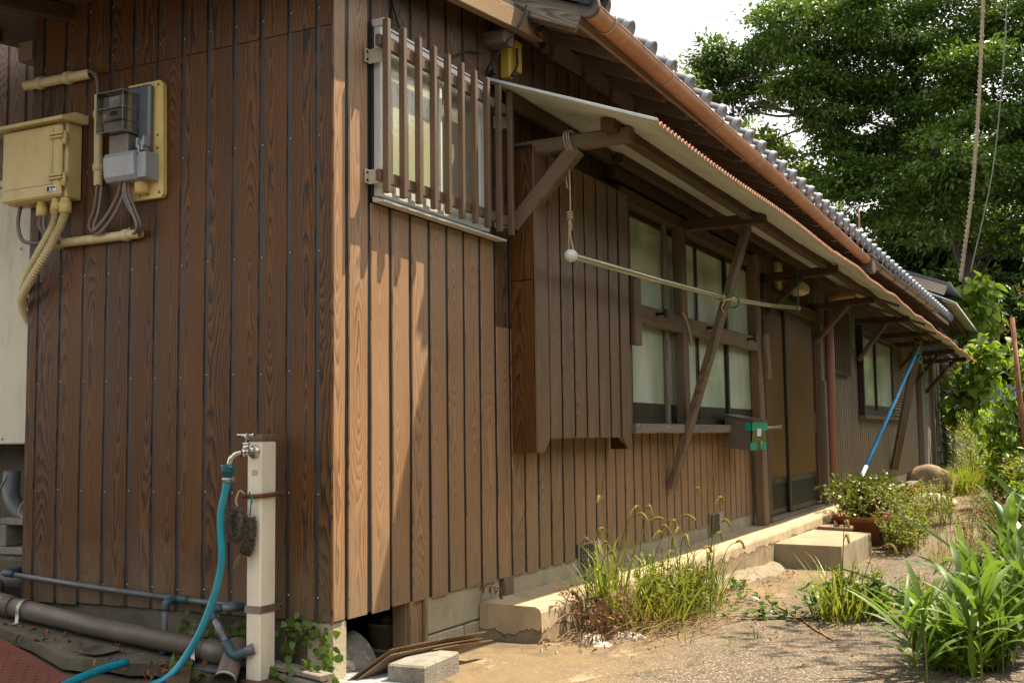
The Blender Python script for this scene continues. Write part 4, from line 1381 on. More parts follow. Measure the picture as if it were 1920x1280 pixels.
brace((1.66, -0.03, 2.17), (1.70, -0.40, 2.575), 0.09, 0.085, W_OLD)
arm(4.44, 2.625, 2.615)
prop = beam('prop', (4.23, -0.03, 0.60), (4.50, -0.60, 2.585), 0.10, 0.05, W_OLD, canopy, 0.006)
arm(7.29, 2.565, 2.60)
brace((7.20, -0.05, 2.20), (7.29, -0.40, 2.55), 0.09, 0.06)
arm(9.46, 2.48, 2.53, -0.77, 0.08, 0.075)
brace((9.50, -0.06, 2.06), (9.46, -0.47, 2.50), 0.10, 0.05, W_OLD)
arm(12.47, 2.575, 2.575, -0.76)
brace((12.5, -0.05, 2.03), (12.47, -0.45, 2.54), 0.12, 0.05, W_OLD)
arm(14.87, 2.54, 2.56, -0.74)
beam('prop', (15.4, -0.06, 0.40), (14.78, -0.60, 2.44), 0.13, 0.06, W_OLD, canopy, 0.006)
arm(16.4, 2.50, 2.53, -0.78)
brace((16.6, -0.05, 2.1), (16.4, -0.5, 2.48), 0.10, 0.06, W_OLD)
arm(18.4, 2.46, 2.49, -0.8)
brace((18.4, -0.06, 1.9), (18.4, -0.5, 2.43), 0.10, 0.06)
arm(20.2, 2.42, 2.44, -0.85)
brace((20.3, -0.06, 1.8), (20.2, -0.6, 2.40), 0.10, 0.06)
for x in (10.3, 12.9, 14.2, 16.9):
    beam('batten', (x, -0.1, cz(x, -0.1)-0.03), (x+0.15, -0.9, cz(x, -0.9)-0.03), 0.05, 0.03, W_RAFT, canopy, 0.003)

# ================================================================== LEFT SIDE: UTILITIES
# cream junction box
jb = thing('junction_box', (-0.06, 1.68, 2.15), 'large cream plastic junction box with hooded top on the dark gable boards', 'junction box')
b = MB(); b.box(-0.105, -0.010, 1.475, 1.885, 2.17, 2.54, 0.008); b.build('body', CREAM, jb)
b = MB(); b.box(-0.135, -0.107, 1.485, 1.892, 2.175, 2.528, 0.010); dor = b.build('door', CREAM, jb)
b = MB(); b.box(-0.139, -0.1355, 1.535, 1.870, 2.235, 2.505, 0.006); b.build('raised_panel', CREAM, dor)
b = MB()
b.prism([(-0.165, 2.535), (-0.165, 2.552), (-0.085, 2.585), (-0.005, 2.585), (-0.005, 2.542)], 'y', 1.445, 1.915)
b.build('hood', CREAM, jb)
for z in (2.475, 2.275):
    b = MB(); b.box(-0.15, -0.1, 1.462, 1.55, z-0.006, z+0.006, 0.002); b.box(-0.15, -0.1, 1.462, 1.55, z-0.022, z-0.012, 0.002)
    b.tube([(-0.125, 1.468, z-0.055), (-0.125, 1.468, z+0.01)], 0.012, 8); b.build('hinge', CREAM, jb)
b = MB(); b.box(-0.1385, -0.1358, 1.845, 1.868, 2.47, 2.505); b.build('label', WHITE, dor)
b = MB(); b.box(-0.1385, -0.1358, 1.505, 1.570, 2.198, 2.225); b.cur = 1
b.box(-0.1392, -0.1386, 1.550, 1.566, 2.200, 2.223); b.box(-0.1392, -0.1386, 1.509, 1.545, 2.213, 2.221); b.box(-0.1392, -0.1386, 1.520, 1.545, 2.203, 2.206)
b.build('sticker', [WHITE, pm('navy print', (0.02, 0.025, 0.06), 0.6)], dor)
for (y, x, r, hh) in ((1.66, -0.085, 0.026, 0.07), (1.60, -0.055, 0.026, 0.06), (1.545, -0.10, 0.024, 0.055), (1.50, -0.085, 0.030, 0.07)):
    b = MB(); b.lathe((x, y, 2.172), [(r*0.8, 0), (r*0.8, 0.02), (r, 0.022), (r, hh), (r*0.7, hh+0.004), (0, hh+0.004)], 12, (0, 0, -1)); b.build('cable_gland', CREAM_Y, jb)

# corrugated flexible conduits from the box down to the cabinet
def flex(pts, r, label):
    P = smoothpath(pts, 26)
    b = MB()
    rs = [r*(1.0+0.16*(1 if (i % 2) else -1)) for i in range(len(P))]
    b.tube(P, rs, 10, True, False)
    o = b.build('flexible_conduit', IVORY)
    return tag(o, label, 'conduit', 'ribbed cream conduits under the junction box')
flex([(-0.10, 1.545, 2.115), (-0.11, 1.56, 2.03), (-0.10, 1.66, 1.92), (-0.06, 1.80, 1.80), (0.02, 1.90, 1.735), (0.08, 1.93, 1.69)], 0.0165, 'upper of two ribbed cream conduits curving left below the junction box')
flex([(-0.085, 1.50, 2.10), (-0.11, 1.505, 2.03), (-0.115, 1.57, 1.93), (-0.095, 1.725, 1.78), (-0.04, 1.84, 1.70), (0.02, 1.875, 1.62), (0.09, 1.88, 1.585)], 0.0185, 'lower of two ribbed cream conduits, looping furthest down beside the panel')
def cable(pts, r, label, mat=None, group='grey cables at the meter and junction box'):
    b = MB(); b.tube(smoothpath(pts, 8), r, 8)
    return tag(b.build('cable', mat or CABLE), label, 'cable', group)
cable([(-0.06, 1.84, 2.18), (-0.07, 1.845, 2.08), (-0.06, 1.82, 2.0), (-0.03, 1.76, 1.985), (-0.02, 1.70, 1.99)], 0.010, 'leftmost grey cable looping out of the cream box bottom')
cable([(-0.085, 1.66, 2.11), (-0.09, 1.665, 2.05), (-0.07, 1.62, 1.985), (-0.05, 1.57, 1.972)], 0.0095, 'grey brown cable from the second gland into the low conduit', CABLE_B)
cable([(-0.083, 1.645, 2.11), (-0.085, 1.64, 2.04), (-0.06, 1.60, 1.975), (-0.05, 1.56, 1.968)], 0.0085, 'thin grey cable beside the brown one under the cream box')
cable([(-0.055, 1.60, 2.12), (-0.06, 1.605, 2.05), (-0.05, 1.65, 2.0), (-0.04, 1.68, 1.98)], 0.009, 'grey cable hooking back left below the cream box')

def conduit(p, q, r, collars, label):
    t = thing('conduit_pipe', p, label, 'conduit', 'rigid cream conduits on the gable boards')
    b = MB(); b.tube([p, q], r, 14, False); b.tube([Vector(q), Vector(p)], r*0.86, 14, False); b.build('pipe', IVORY, t)
    p = Vector(p); q = Vector(q); ax = (q-p).normalized()
    for c in collars:
        m_ = p+(q-p)*c
        b = MB(); b.lathe(m_-ax*0.018, [(r*0.99, 0), (r*1.28, 0.003), (r*1.28, 0.033), (r*0.99, 0.036)], 14, ax)
        b.lathe(m_+Vector((0.02, 0, r*1.3)), [(0.008, 0), (0.010, 0.004), (0.0, 0.006)], 8, (-1, 0, 0))
        b.build('collar', IVORY, t)
    return t
conduit((-0.032, 1.86, 2.793), (-0.032, 1.405, 2.783), 0.0245, (0.24, 0.66), 'short level cream conduit above the cream box, grey cable leaving its end')
conduit((-0.036, 1.345, 2.665), (-0.036, 1.338, 2.222), 0.021, (0.22, 0.80), 'upright cream conduit between the box and the meter')
conduit((-0.034, 1.62, 1.968), (-0.034, 1.062, 1.968), 0.022, (0.03, 0.84), 'level cream conduit under the electric meter')
for k, (dx, m_) in enumerate(((0.0, CABLE), (0.013, CABLE_B))):
    cable([(-0.03-dx, 1.43, 2.788), (-0.035-dx, 1.385, 2.785), (-0.04-dx, 1.35-dx*0.5, 2.745), (-0.036-dx, 1.342-dx*0.5, 2.66)], 0.0085,
          ('grey' if k == 0 else 'brown grey')+' cable bending from the top conduit down into the upright one', m_)

# electric meter
mt = thing('electric_meter', (-0.06, 1.06, 2.12), 'grey electric meter under a clear cover on a cream backplate', 'electric meter')
b = MB()
poly = [(0.94, 2.125), (1.15, 2.125), (1.165, 2.14), (1.165, 2.665), (1.15, 2.68), (0.955, 2.68), (0.935, 2.66), (0.925, 2.14)]
b.prism(poly, 'x', -0.034, -0.010); b.build('backplate', CREAM_Y, mt)
b = MB()
for y, z in ((0.965, 2.66), (0.965, 2.42), (0.95, 2.15), (1.02, 2.147), (1.07, 2.147), (0.965, 2.36)):
    b.lathe((-0.0345, y, z), [(0.008, 0), (0.007, 0.001), (0, 0.001)], 8, (-1, 0, 0))
b.build('screw_hole_shade', pm('painted hole shadow', (0.22, 0.14, 0.05), 0.7), mt)  # ochre discs painted as the shadow inside each screw hole
b = MB()
b.box(-0.150, -0.05, 1.062, 1.195, 2.54, 2.60, 0.004); b.box(-0.155, -0.05, 1.062, 1.195, 2.485, 2.535, 0.004); b.box(-0.148, -0.05, 1.065, 1.19, 2.435, 2.478, 0.004)
b.build('meter_body', GREYP, mt)
b = MB(); b.box(-0.1525, -0.1505, 1.088, 1.150, 2.55, 2.592)
b.cur = 1
rr = random.Random(2)
for i in range(5):
    for j in range(3):
        if i > 2 and j == 2: continue
        b.box(-0.1530, -0.1526, 1.095+i*0.009, 1.095+i*0.009+rr.uniform(0.003, 0.006), 2.556+j*0.011, 2.556+j*0.011+0.005)
b.build('label', [WHITE, pm('grey print', (0.2, 0.2, 0.2), 0.6)], mt)
b = MB(); b.box(-0.1575, -0.1555, 1.078, 1.155, 2.492, 2.530); b.cur = 1; b.box(-0.1585, -0.1576, 1.092, 1.140, 2.502, 2.523)
b.build('display', [pm('pale grey face', (0.42, 0.42, 0.42), 0.4), GREENM], mt)
b = MB(); b.lathe((-0.1555, 1.172, 2.508), [(0.010, 0), (0.009, 0.002), (0, 0.002)], 10, (-1, 0, 0)); b.build('sensor_eye', WHITE, mt)
b = MB()
def shell(x0, x1, y0, y1, z0, z1):
    vs = [(x0,y0,z0),(x1,y0,z0),(x1,y1,z0),(x0,y1,z0),(x0,y0,z1),(x1,y0,z1),(x1,y1,z1),(x0,y1,z1)]
    b.add(vs, [(0,3,2,1),(4,5,6,7),(0,1,5,4),(2,3,7,6),(3,0,4,7)], False)
shell(-0.172, -0.036, 1.045, 1.212, 2.425, 2.615)
b.build('clear_cover', CLEAR, mt)
b = MB()
for y in (1.0455, 1.2115):
    b.tube([(-0.171, y, 2.426), (-0.171, y, 2.614)], 0.0016, 6)
for z in (2.426, 2.614, 2.537):
    b.tube([(-0.171, 1.046, z), (-0.171, 1.211, z)], 0.0016, 6); b.tube([(-0.171, 1.046, z), (-0.04, 1.046, z)], 0.0016, 6)
b.build('cover_rim', pm('milky edge', (0.30, 0.32, 0.35), 0.2), mt)
b = MB(); b.box(-0.07, -0.0345, 0.985, 1.16, 2.33, 2.66, 0.01); b.build('side_housing', pm('smoky blue plastic', (0.10, 0.11, 0.13), 0.25, spec=0.6), mt)
b = MB(); b.box(-0.125, -0.035, 1.06, 1.18, 2.33, 2.425, 0.005); b.build('neck', pm('smoked neck', (0.16, 0.145, 0.12), 0.25), mt)
b = MB()
for y, z in ((0.985, 2.36), (1.005, 2.34), (0.975, 2.38), (1.015, 2.375)):
    b.box(-0.115, -0.075, y-0.006, y+0.006, z-0.025, z+0.02, 0.002)
b.build('seal_clip', pm('glassy clip', (0.28, 0.30, 0.34), 0.15, spec=0.7), mt)
b = MB()
poly = [(-0.036, 2.335), (-0.125, 2.335), (-0.138, 2.315), (-0.130, 2.225), (-0.115, 2.205), (-0.036, 2.195)]
b.prism(poly, 'y', 1.01, 1.20); b.prism([(-0.036, 2.33), (-0.115, 2.325), (-0.115, 2.21), (-0.036, 2.20)], 'y', 0.955, 1.0095)
b.build('terminal_cover', GREYP, mt)
b = MB(); b.lathe((-0.05, 1.04, 2.20), [(0.035, 0), (0.035, 0.05), (0.0, 0.055)], 12, (0, 0, -1)); b.build('cable_bush', CREAM_Y, mt)
k = 0
def offs(pts, d): return [(p[0]-d[0], p[1]+d[1], p[2]+d[2]) for p in pts]
base1 = [(-0.04, 1.338, 2.235), (-0.045, 1.35, 2.12), (-0.06, 1.365, 2.04), (-0.07, 1.32, 2.005), (-0.075, 1.23, 2.07), (-0.075, 1.165, 2.16), (-0.08, 1.145, 2.225)]
for d, m_, w in (((0, 0, 0), CABLE, 'outermost grey'), ((0.012, -0.012, -0.01), CABLE_B, 'middle brown grey'), ((0.002, -0.03, -0.022), CABLE, 'inner grey')):
    cable(offs(base1, d), 0.0078, w+' cable slung from the upright conduit up to the meter', m_)
base2 = [(-0.08, 1.09, 2.22), (-0.085, 1.085, 2.15), (-0.075, 1.05, 2.06), (-0.065, 1.03, 2.0), (-0.05, 1.055, 1.972), (-0.036, 1.09, 1.968)]
for d, m_, w in (((0, 0, 0), CABLE_B, 'right hand brown'), ((0.010, 0.014, -0.002), CABLE, 'centre grey'), ((0.0, 0.045, -0.004), CABLE, 'left hand thin grey')):
    pts = base2 if d[1] < 0.03 else [(-0.08, 1.13, 2.22), (-0.08, 1.12, 2.13), (-0.07, 1.075, 2.05), (-0.05, 1.065, 2.0), (-0.036, 1.09, 1.97)]
    cable(offs(pts, d if d[1] < 0.03 else (0, 0, 0)), 0.0075, w+' cable dropping from the meter into the low conduit', m_)

# off-white cabinet and clutter round the far left corner
cab = thing('cabinet', (0.4, 2.7, 1.0), 'off white steel cabinet panel at the far left behind the brown gable corner', 'cabinet')
b = MB(); b.box(0.30, 0.498, 1.95, 3.6, 1.0, 2.40, 0.006); b.build('body', PANEL, cab)
b = MB(); b.box(0.285, 0.52, 1.93, 3.6, 2.405, 2.44, 0.004); b.box(0.295, 0.50, 1.95, 3.6, 2.36, 2.385, 0.003); b.build('top_trim', PANEL, cab)
b = MB()
for y, z in ((2.27, 2.05), (2.38, 1.03), (2.19, 1.75)): b.lathe((0.2995, y, z), [(0.007, 0), (0.006, 0.004), (0, 0.005)], 8, (-1, 0, 0))
b.build('screw', STEEL, cab)
cp = MB(); cp.tube(smoothpath([(0.40, 2.42, 0.85), (0.38, 2.40, 0.74), (0.36, 2.33, 0.66), (0.36, 2.22, 0.60), (0.36, 2.1, 0.60)], 5), 0.045, 12)
tag(cp.build('pvc_stub', PVC), 'short dark grey pvc elbow standing open below the off white cabinet', 'pipe')
hb = MB(); hb.box(0.28, 0.47, 2.0, 2.36, 0.42, 0.46, 0.006); hb.box(0.28, 0.47, 2.0, 2.36, 0.575, 0.61, 0.006); hb.box(0.28, 0.47, 2.31, 2.36, 0.4605, 0.5745, 0.006); hb.box(0.28, 0.47, 2.12, 2.16, 0.4605, 0.5745, 0.006)
tag(hb.build('hollow_block', BLOCKM), 'dirty hollow concrete block on its side below the cabinet', 'concrete block')
fb = MB(); fb.box(0.22, 0.49, 1.92, 2.7, 0.26, 0.415, 0.012)
tag(fb.build('footing_stone', CONC_D), 'mossy concrete footing under the hollow block', 'footing')
sp = MB(); sp.tube([(0.12, 1.90, 0.31), (0.12, 2.8, 0.36)], 0.045, 12)
tag(sp.build('drain_pipe', DRAIN), 'brown grey drain stub disappearing left of the gable wall', 'pipe')
for i, pts in enumerate(([(0.27, 2.3, 0.83), (0.25, 2.36, 0.70), (0.25, 2.34, 0.60), (0.26, 2.37, 0.5)], [(0.28, 2.16, 0.72), (0.26, 2.19, 0.65), (0.27, 2.15, 0.60), (0.27, 2.16, 0.55)])):
    b = MB(); b.tube(smoothpath(pts, 6), 0.006 if i == 0 else 0.004, 6)
    tag(b.build('cable', ROPE if i else CABLE), ('pale thin wire curling' if i else 'ribbed grey cable hanging')+' beside the hollow block', 'cable')

# carport timbers at the top left
cpt = thing('carport', (-0.6, 1.8, 2.9), 'underside of a carport roof with brown timbers at the top left corner', 'carport')
beam('rafter', (-0.012, 1.59, 3.125), (-1.5, 1.59, 2.86), 0.07, 0.075, W_DARK, cpt, 0.004)
beam('beam_end', (-0.02, 1.885, 2.98), (0.5, 1.885, 2.98), 0.10, 0.10, W_RAFT, cpt, 0.006)
beam('rafter', (0.05, 2.20, 3.16), (-1.6, 2.20, 2.90), 0.10, 0.12, W_DARK, cpt, 0.004)
beam('purlin', (-0.50, 1.5, 3.16), (-0.50, 4.0, 3.16), 0.07, 0.07, W_DARK, cpt, 0.004)
b = MB(); b.add([(-1.8, 1.35, 2.90), (0.3, 1.35, 3.24), (0.3, 4.0, 3.24), (-1.8, 4.0, 2.90), (-1.8, 1.35, 2.91), (0.3, 1.35, 3.25), (0.3, 4.0, 3.25), (-1.8, 4.0, 2.91)], [(3,2,1,0),(4,5,6,7),(0,1,5,4),(1,2,6,5),(2,3,7,6),(3,0,4,7)])
b.build('roof_sheet', SHEET_U, cpt)

# ---- water post with tap
wp = thing('water_post', (-0.12, 0.27, 0.03), 'beige square water post with a chrome tap near the house corner', 'water post')
b = MB(); b.box(-0.17, -0.072, 0.232, 0.307, 0.02, 1.002, 0.006); b.build('post', POSTM, wp)
b = MB(); b.box(-0.174, -0.068, 0.228, 0.311, 1.003, 1.03, 0.004); b.build('cap', CAPM, wp)
tp = MB()
tp.lathe((-0.1705, 0.268, 0.958), [(0.0, 0.014), (0.012, 0.012), (0.026, 0.008), (0.029, 0.002), (0.029, 0.0)], 20, (-1, 0, 0))
tp.tube([(-0.178, 0.268, 0.958), (-0.205, 0.270, 0.958)], [0.010, 0.012], 12)
tp.tube([(-0.203, 0.270, 0.958), (-0.235, 0.272, 0.956)], [0.016, 0.014], 12)
tp.tube([(-0.218, 0.271, 0.958), (-0.218, 0.271, 0.995)], [0.015, 0.012], 12)
tp.lathe((-0.218, 0.271, 0.985), [(0.0125, 0), (0.016, 0.003), (0.016, 0.010), (0.011, 0.013), (0.008, 0.018), (0, 0.018)], 12)
tp = tp.build('tap', CHROME, wp)
b = MB(); b.tube([(-0.218, 0.271, 1.0), (-0.218, 0.271, 1.026)], 0.0045, 8); b.box(-0.226, -0.210, 0.262, 0.280, 1.016, 1.036, 0.004)
b.tube([(-0.218, 0.279, 1.026), (-0.222, 0.312, 1.028)], [0.006, 0.008], 8); b.tube([(-0.218, 0.262, 1.026), (-0.214, 0.232, 1.028)], [0.006, 0.008], 8)
b.build('handle', CHROME, tp)
b = MB(); b.lathe((-0.232, 0.272, 0.956), [(0.017, 0), (0.019, 0.004), (0.019, 0.012), (0.015, 0.016)], 12, (-0.95, 0.2, 0.0))
b.tube(smoothpath([(-0.238, 0.273, 0.956), (-0.262, 0.283, 0.954), (-0.280, 0.296, 0.935), (-0.284, 0.304, 0.902)], 6), 0.0105, 12); b.build('spout', CHROME, tp)
b = MB(); b.box(-0.1716, -0.1702, 0.250, 0.280, 0.862, 0.884); b.build('sticker', pm('faded sticker', (0.55, 0.47, 0.34), 0.5), wp)
b = MB()
for (x0, x1, y0, y1) in ((-0.1745, -0.1705, 0.228, 0.3105), (-0.1705, -0.072, 0.2275, 0.2315)): b.box(x0, x1, y0, y1, 0.302, 0.332, 0.001)
b.box(-0.0718, -0.03, 0.2275, 0.2305, 0.304, 0.33); b.cur = 1; b.lathe((-0.045, 0.2272, 0.317), [(0.006, 0), (0.005, 0.001), (0, 0.001)], 8, (0, -1, 0))
b.build('strap', [STEEL, BLACK], wp)
hk = MB()
path = [(-0.150, 0.315, 0.775), (-0.178, 0.315, 0.776), (-0.181, 0.27, 0.776), (-0.181, 0.225, 0.779), (-0.13, 0.222, 0.780), (-0.065, 0.222, 0.783), (-0.045, 0.226, 0.784)]
vs = []
for p in smoothpath(path, 4):
    pass
hk.tube(smoothpath(path, 5), [0.009]*(5*6+1), 8)
hk.lathe((-0.045, 0.226, 0.784), [(0, -0.016), (0.012, -0.012), (0.016, 0), (0.012, 0.012), (0, 0.016)], 10)
tag(hk.build('rusty_band', RUST), 'rusted iron band wrapped round the beige water post', 'band')

# scrubbing brushes hanging from the band
def bristle_brush(path, r0, r1, name, label, handle=None):
    P = smoothpath(path, 8); t = thing(name, P[0], label, 'brush', 'scrubbing brushes on the water post')
    rs = [r0+(r1-r0)*i/(len(P)-1) for i in range(len(P))]
    b = MB(); b.tube(P, [r*0.62 for r in rs], 8); b.build('core', BRUSH, t)
    n = 2600
    idx = RNG.integers(0, len(P)-1, n); f = RNG.random(n)
    A = np.array([tuple(p) for p in P]); c = A[idx]*(1-f[:, None])+A[idx+1]*f[:, None]
    tdir = unit(A[idx+1]-A[idx]); q = rdir(n); q = unit(q-tdir*(q*tdir).sum(1, keepdims=True))
    rad = np.array(rs)[idx]*RNG.uniform(0.85, 1.2, n)
    V, F = leaf_arrays(c+q*(rad*0.5)[:, None], unit(q+tdir*0.25*RNG.normal(size=(n, 1))), rdir(n), rad*0.62, np.full(n, 0.0022))
    o = npmesh('bristles', V, F, BRUSH, t); o['kind'] = 'stuff'
    if handle:
        b = MB(); b.tube(smoothpath(handle, 4), [0.009, 0.010, 0.0105, 0.011, 0.011, 0.011, 0.010, 0.009, 0.006][:4*(len(handle)-1)+1] if len(handle) == 3 else 0.010, 8); b.build('handle', BRUSH_H, t)
    return t
bristle_brush([(-0.215, 0.325, 0.735), (-0.222, 0.345, 0.69), (-0.222, 0.345, 0.645), (-0.222, 0.325, 0.605), (-0.222, 0.300, 0.625), (-0.222, 0.292, 0.675), (-0.215, 0.30, 0.728)], 0.021, 0.021, 'scrub_brush', 'bent grey brush with a folded bristle head, upper of the two on the post')
bristle_brush([(-0.200, 0.262, 0.695), (-0.203, 0.258, 0.635), (-0.205, 0.270, 0.575), (-0.207, 0.285, 0.545)], 0.023, 0.026, 'scrub_brush', 'long grey bristle brush with a worn handle, lower of the two',
              [(-0.206, 0.295, 0.545), (-0.208, 0.318, 0.515), (-0.21, 0.338, 0.475)])
b = MB(); b.tube(smoothpath([(-0.19, 0.30, 0.785), (-0.21, 0.31, 0.80), (-0.222, 0.318, 0.765), (-0.215, 0.318, 0.735)], 5), 0.004, 6)
tag(b.build('cord_loop', ROPE), 'pale cord loop holding the upper brush to the band', 'cord')
b = MB(); b.tube(smoothpath([(-0.178, 0.285, 0.770), (-0.192, 0.275, 0.795), (-0.196, 0.262, 0.77), (-0.200, 0.262, 0.70)], 5), 0.0022, 6); b.tube(smoothpath([(-0.188, 0.262, 0.785), (-0.200, 0.25, 0.765), (-0.203, 0.258, 0.735), (-0.203, 0.262, 0.70)], 5), 0.0022, 6)
tag(b.build('wire_tie', GREENROPE), 'thin green wire tie on the rusty band', 'wire')

# turquoise hose with its connector
hs = thing('garden_hose', (-0.3, 0.35, 0.05), 'turquoise garden hose hanging from the tap down to the ground', 'hose')
b = MB(); b.tube(smoothpath([(-0.286, 0.311, 0.848), (-0.288, 0.318, 0.80), (-0.290, 0.337, 0.72), (-0.290, 0.338, 0.63), (-0.290, 0.330, 0.545), (-0.294, 0.342, 0.45), (-0.302, 0.371, 0.355), (-0.32, 0.415, 0.24), (-0.35, 0.468, 0.136), (-0.40, 0.50, 0.075), (-0.46, 0.525, 0.052), (-0.62, 0.55, 0.03), (-0.9, 0.5, 0.02), (-1.3, 0.3, 0.02)], 7), 0.0148, 14)
b.build('tube', HOSE, hs)
cn = MB(); cn.lathe((-0.285, 0.304, 0.912), [(0.012, 0), (0.026, 0.004), (0.028, 0.012), (0.028, 0.030), (0.020, 0.045), (0.016, 0.052), (0.016, 0.066)], 22, (0, 0.10, -1), False)
cn = cn.build('connector', TEAL, hs)
b = MB(); b.lathe((-0.286, 0.311, 0.857), [(0.0172, 0), (0.0195, 0.001), (0.0195, 0.015), (0.0172, 0.016)], 16, (0, 0.1, -1)); b.box(-0.282, -0.262, 0.285, 0.297, 0.842, 0.858, 0.002); b.build('hose_clamp', STEEL, hs)
b = MB(); b.lathe((-0.293, 0.333, 0.905), [(0.004, 0), (0.005, 0.002), (0, 0.006)], 8, (-0.5, 0.8, 0)); b.lathe((-0.30, 0.283, 0.90), [(0.004, 0), (0.005, 0.004), (0, 0.012)], 8, (-0.3, -0.9, 0)); b.build('screw', STEEL, hs)
b = MB(); b.tube(smoothpath([(-0.355, 0.775, sl(.77)+0.018), (-0.50, 0.77, sl(.76)+0.016), (-0.70, 0.74, sl(.74)+0.0), (-0.95, 0.66, 0.035)], 6), 0.017, 12)
tag(b.build('hose_piece', HOSE), 'cut length of turquoise hose lying on the broken slab end', 'hose')

# ---- pipes along the gable foot
sup = thing('supply_pipe', (-0.05, 1.0, 0.3), 'thin dark grey water pipe running along the foot of the gable boards', 'water pipe')
b = MB(); b.tube([(-0.045, 1.86, 0.376), (-0.047, 1.4, 0.346), (-0.047, 1.1, 0.330), (-0.047, 0.86, 0.318)], 0.0125, 10); b.build('run', PVC, sup)
b = MB(); b.tube([(-0.047, 0.84, 0.317), (-0.047, 0.62, 0.309), (-0.047, 0.47, 0.306)], 0.0125, 10); b.build('run', PVC, sup)
b = MB(); b.tube(smoothpath([(-0.045, 1.84, 0.376), (-0.045, 1.90, 0.380), (0.0, 1.915, 0.381), (0.06, 1.918, 0.381)], 4), 0.0175, 10); b.build('elbow', PVC_B, sup)
b = MB(); b.tube([(-0.047, 0.87, 0.318), (-0.047, 0.73, 0.313)], 0.017, 10); b.tube(smoothpath([(-0.047, 0.80, 0.316), (-0.085, 0.80, 0.314), (-0.108, 0.80, 0.304), (-0.112, 0.80, 0.275)], 4), 0.017, 10); b.build('elbow', PVC_B, sup)
b = MB(); b.tube([(-0.112, 0.80, 0.278), (-0.114, 0.805, 0.105)], 0.0130, 10); b.build('riser', PVC, sup)
b = MB(); b.tube([(-0.114, 0.805, 0.122), (-0.114, 0.806, 0.084)], 0.0185, 10); b.build('socket', PVC_B, sup)
b = MB(); b.tube(smoothpath([(-0.047, 0.49, 0.306), (-0.05, 0.435, 0.305), (-0.07, 0.428, 0.305), (-0.09, 0.436, 0.306)], 4), 0.0175, 10); b.build('elbow', PVC_B, sup)
b = MB(); b.tube([(-0.085, 0.434, 0.306), (-0.135, 0.475, 0.306)], 0.0135, 10); b.build('run', pm('pale grey pvc', (0.22, 0.22, 0.25), 0.35), sup)
b = MB(); b.tube(smoothpath([(-0.130, 0.472, 0.306), (-0.158, 0.494, 0.303), (-0.166, 0.490, 0.285), (-0.168, 0.475, 0.262)], 4), 0.018, 10); b.build('elbow', PVC_B, sup)
b = MB(); b.tube([(-0.167, 0.477, 0.268), (-0.196, 0.378, 0.168)], 0.0140, 10); b.build('run', pm('scuffed grey pvc', (0.26, 0.27, 0.33), 0.4, (0.12, 0.12, 0.14), 20), sup)
b = MB(); b.tube(smoothpath([(-0.192, 0.392, 0.183), (-0.203, 0.352, 0.143), (-0.20, 0.325, 0.135), (-0.188, 0.290, 0.150)], 4), 0.0205, 12); b.build('elbow', PVC_B, sup)
b = MB(); b.tube([(-0.190, 0.293, 0.149), (-0.172, 0.262, 0.163)], [0.019, 0.0225], 12); b.build('collar', PVC, sup)

dr_ = thing('drain_pipe', (-0.12, 1.0, 0.12), 'thick brown grey drain pipe clipped to the slab along the gable', 'drain pipe')
b = MB(); b.tube([(-0.16, 1.76, 0.252), (-0.135, 1.2, 0.185), (-0.105, 0.50, 0.118)], 0.044, 16); b.build('run', DRAIN, dr_)
b = MB(); b.tube([(-0.163, 1.80, 0.257), (-0.157, 1.70, 0.245)], 0.050, 16); b.tube(smoothpath([(-0.163, 1.79, 0.256), (-0.15, 1.90, 0.29), (-0.05, 1.97, 0.31)], 5), 0.048, 14); b.build('bend', DRAIN, dr_)
b = MB(); b.tube([(-0.108, 0.56, 0.124), (-0.103, 0.44, 0.112)], 0.049, 16); b.build('socket', DRAIN, dr_)
b = MB(); b.tube([(-0.103, 0.40, 0.150), (-0.17, 0.375, 0.112), (-0.262, 0.332, 0.048)], [0.047, 0.044, 0.044], 18, False); b.tube([(-0.262, 0.332, 0.048), (-0.17, 0.375, 0.112)], 0.0385, 18, False); b.build('spout', DRAIN, dr_)
b = MB(); b.tube([(-0.2575, 0.334, 0.051), (-0.2635, 0.3315, 0.047)], 0.0445, 18, False); b.tube([(-0.2635, 0.3315, 0.047), (-0.2575, 0.334, 0.051)], 0.0385, 18, False); b.build('rim', pm('pale cut rim', (0.45, 0.42, 0.38), 0.5), dr_)
for y in (1.62, 0.60):
    x = -0.105-(y-0.5)*0.0437; z = 0.118+(y-0.5)*0.1063
    b = MB(); pts = [Vector((x+0.049*math.cos(a_), y, z+0.049*math.sin(a_))) for a_ in np.linspace(-0.3, math.pi+0.2, 12)]
    pts.append(Vector((x-0.055, y-0.005, sl(y)+0.01))); pts.append(Vector((x-0.085, y-0.01, sl(y)+0.004)))
    vs = []
    for p in pts: vs += [p+Vector((0, -0.011, 0)), p+Vector((0, 0.011, 0))]
    b.add(vs, [(2*i, 2*i+1, 2*i+3, 2*i+2) for i in range(len(pts)-1)], True); b.build('clip', STEEL, dr_)

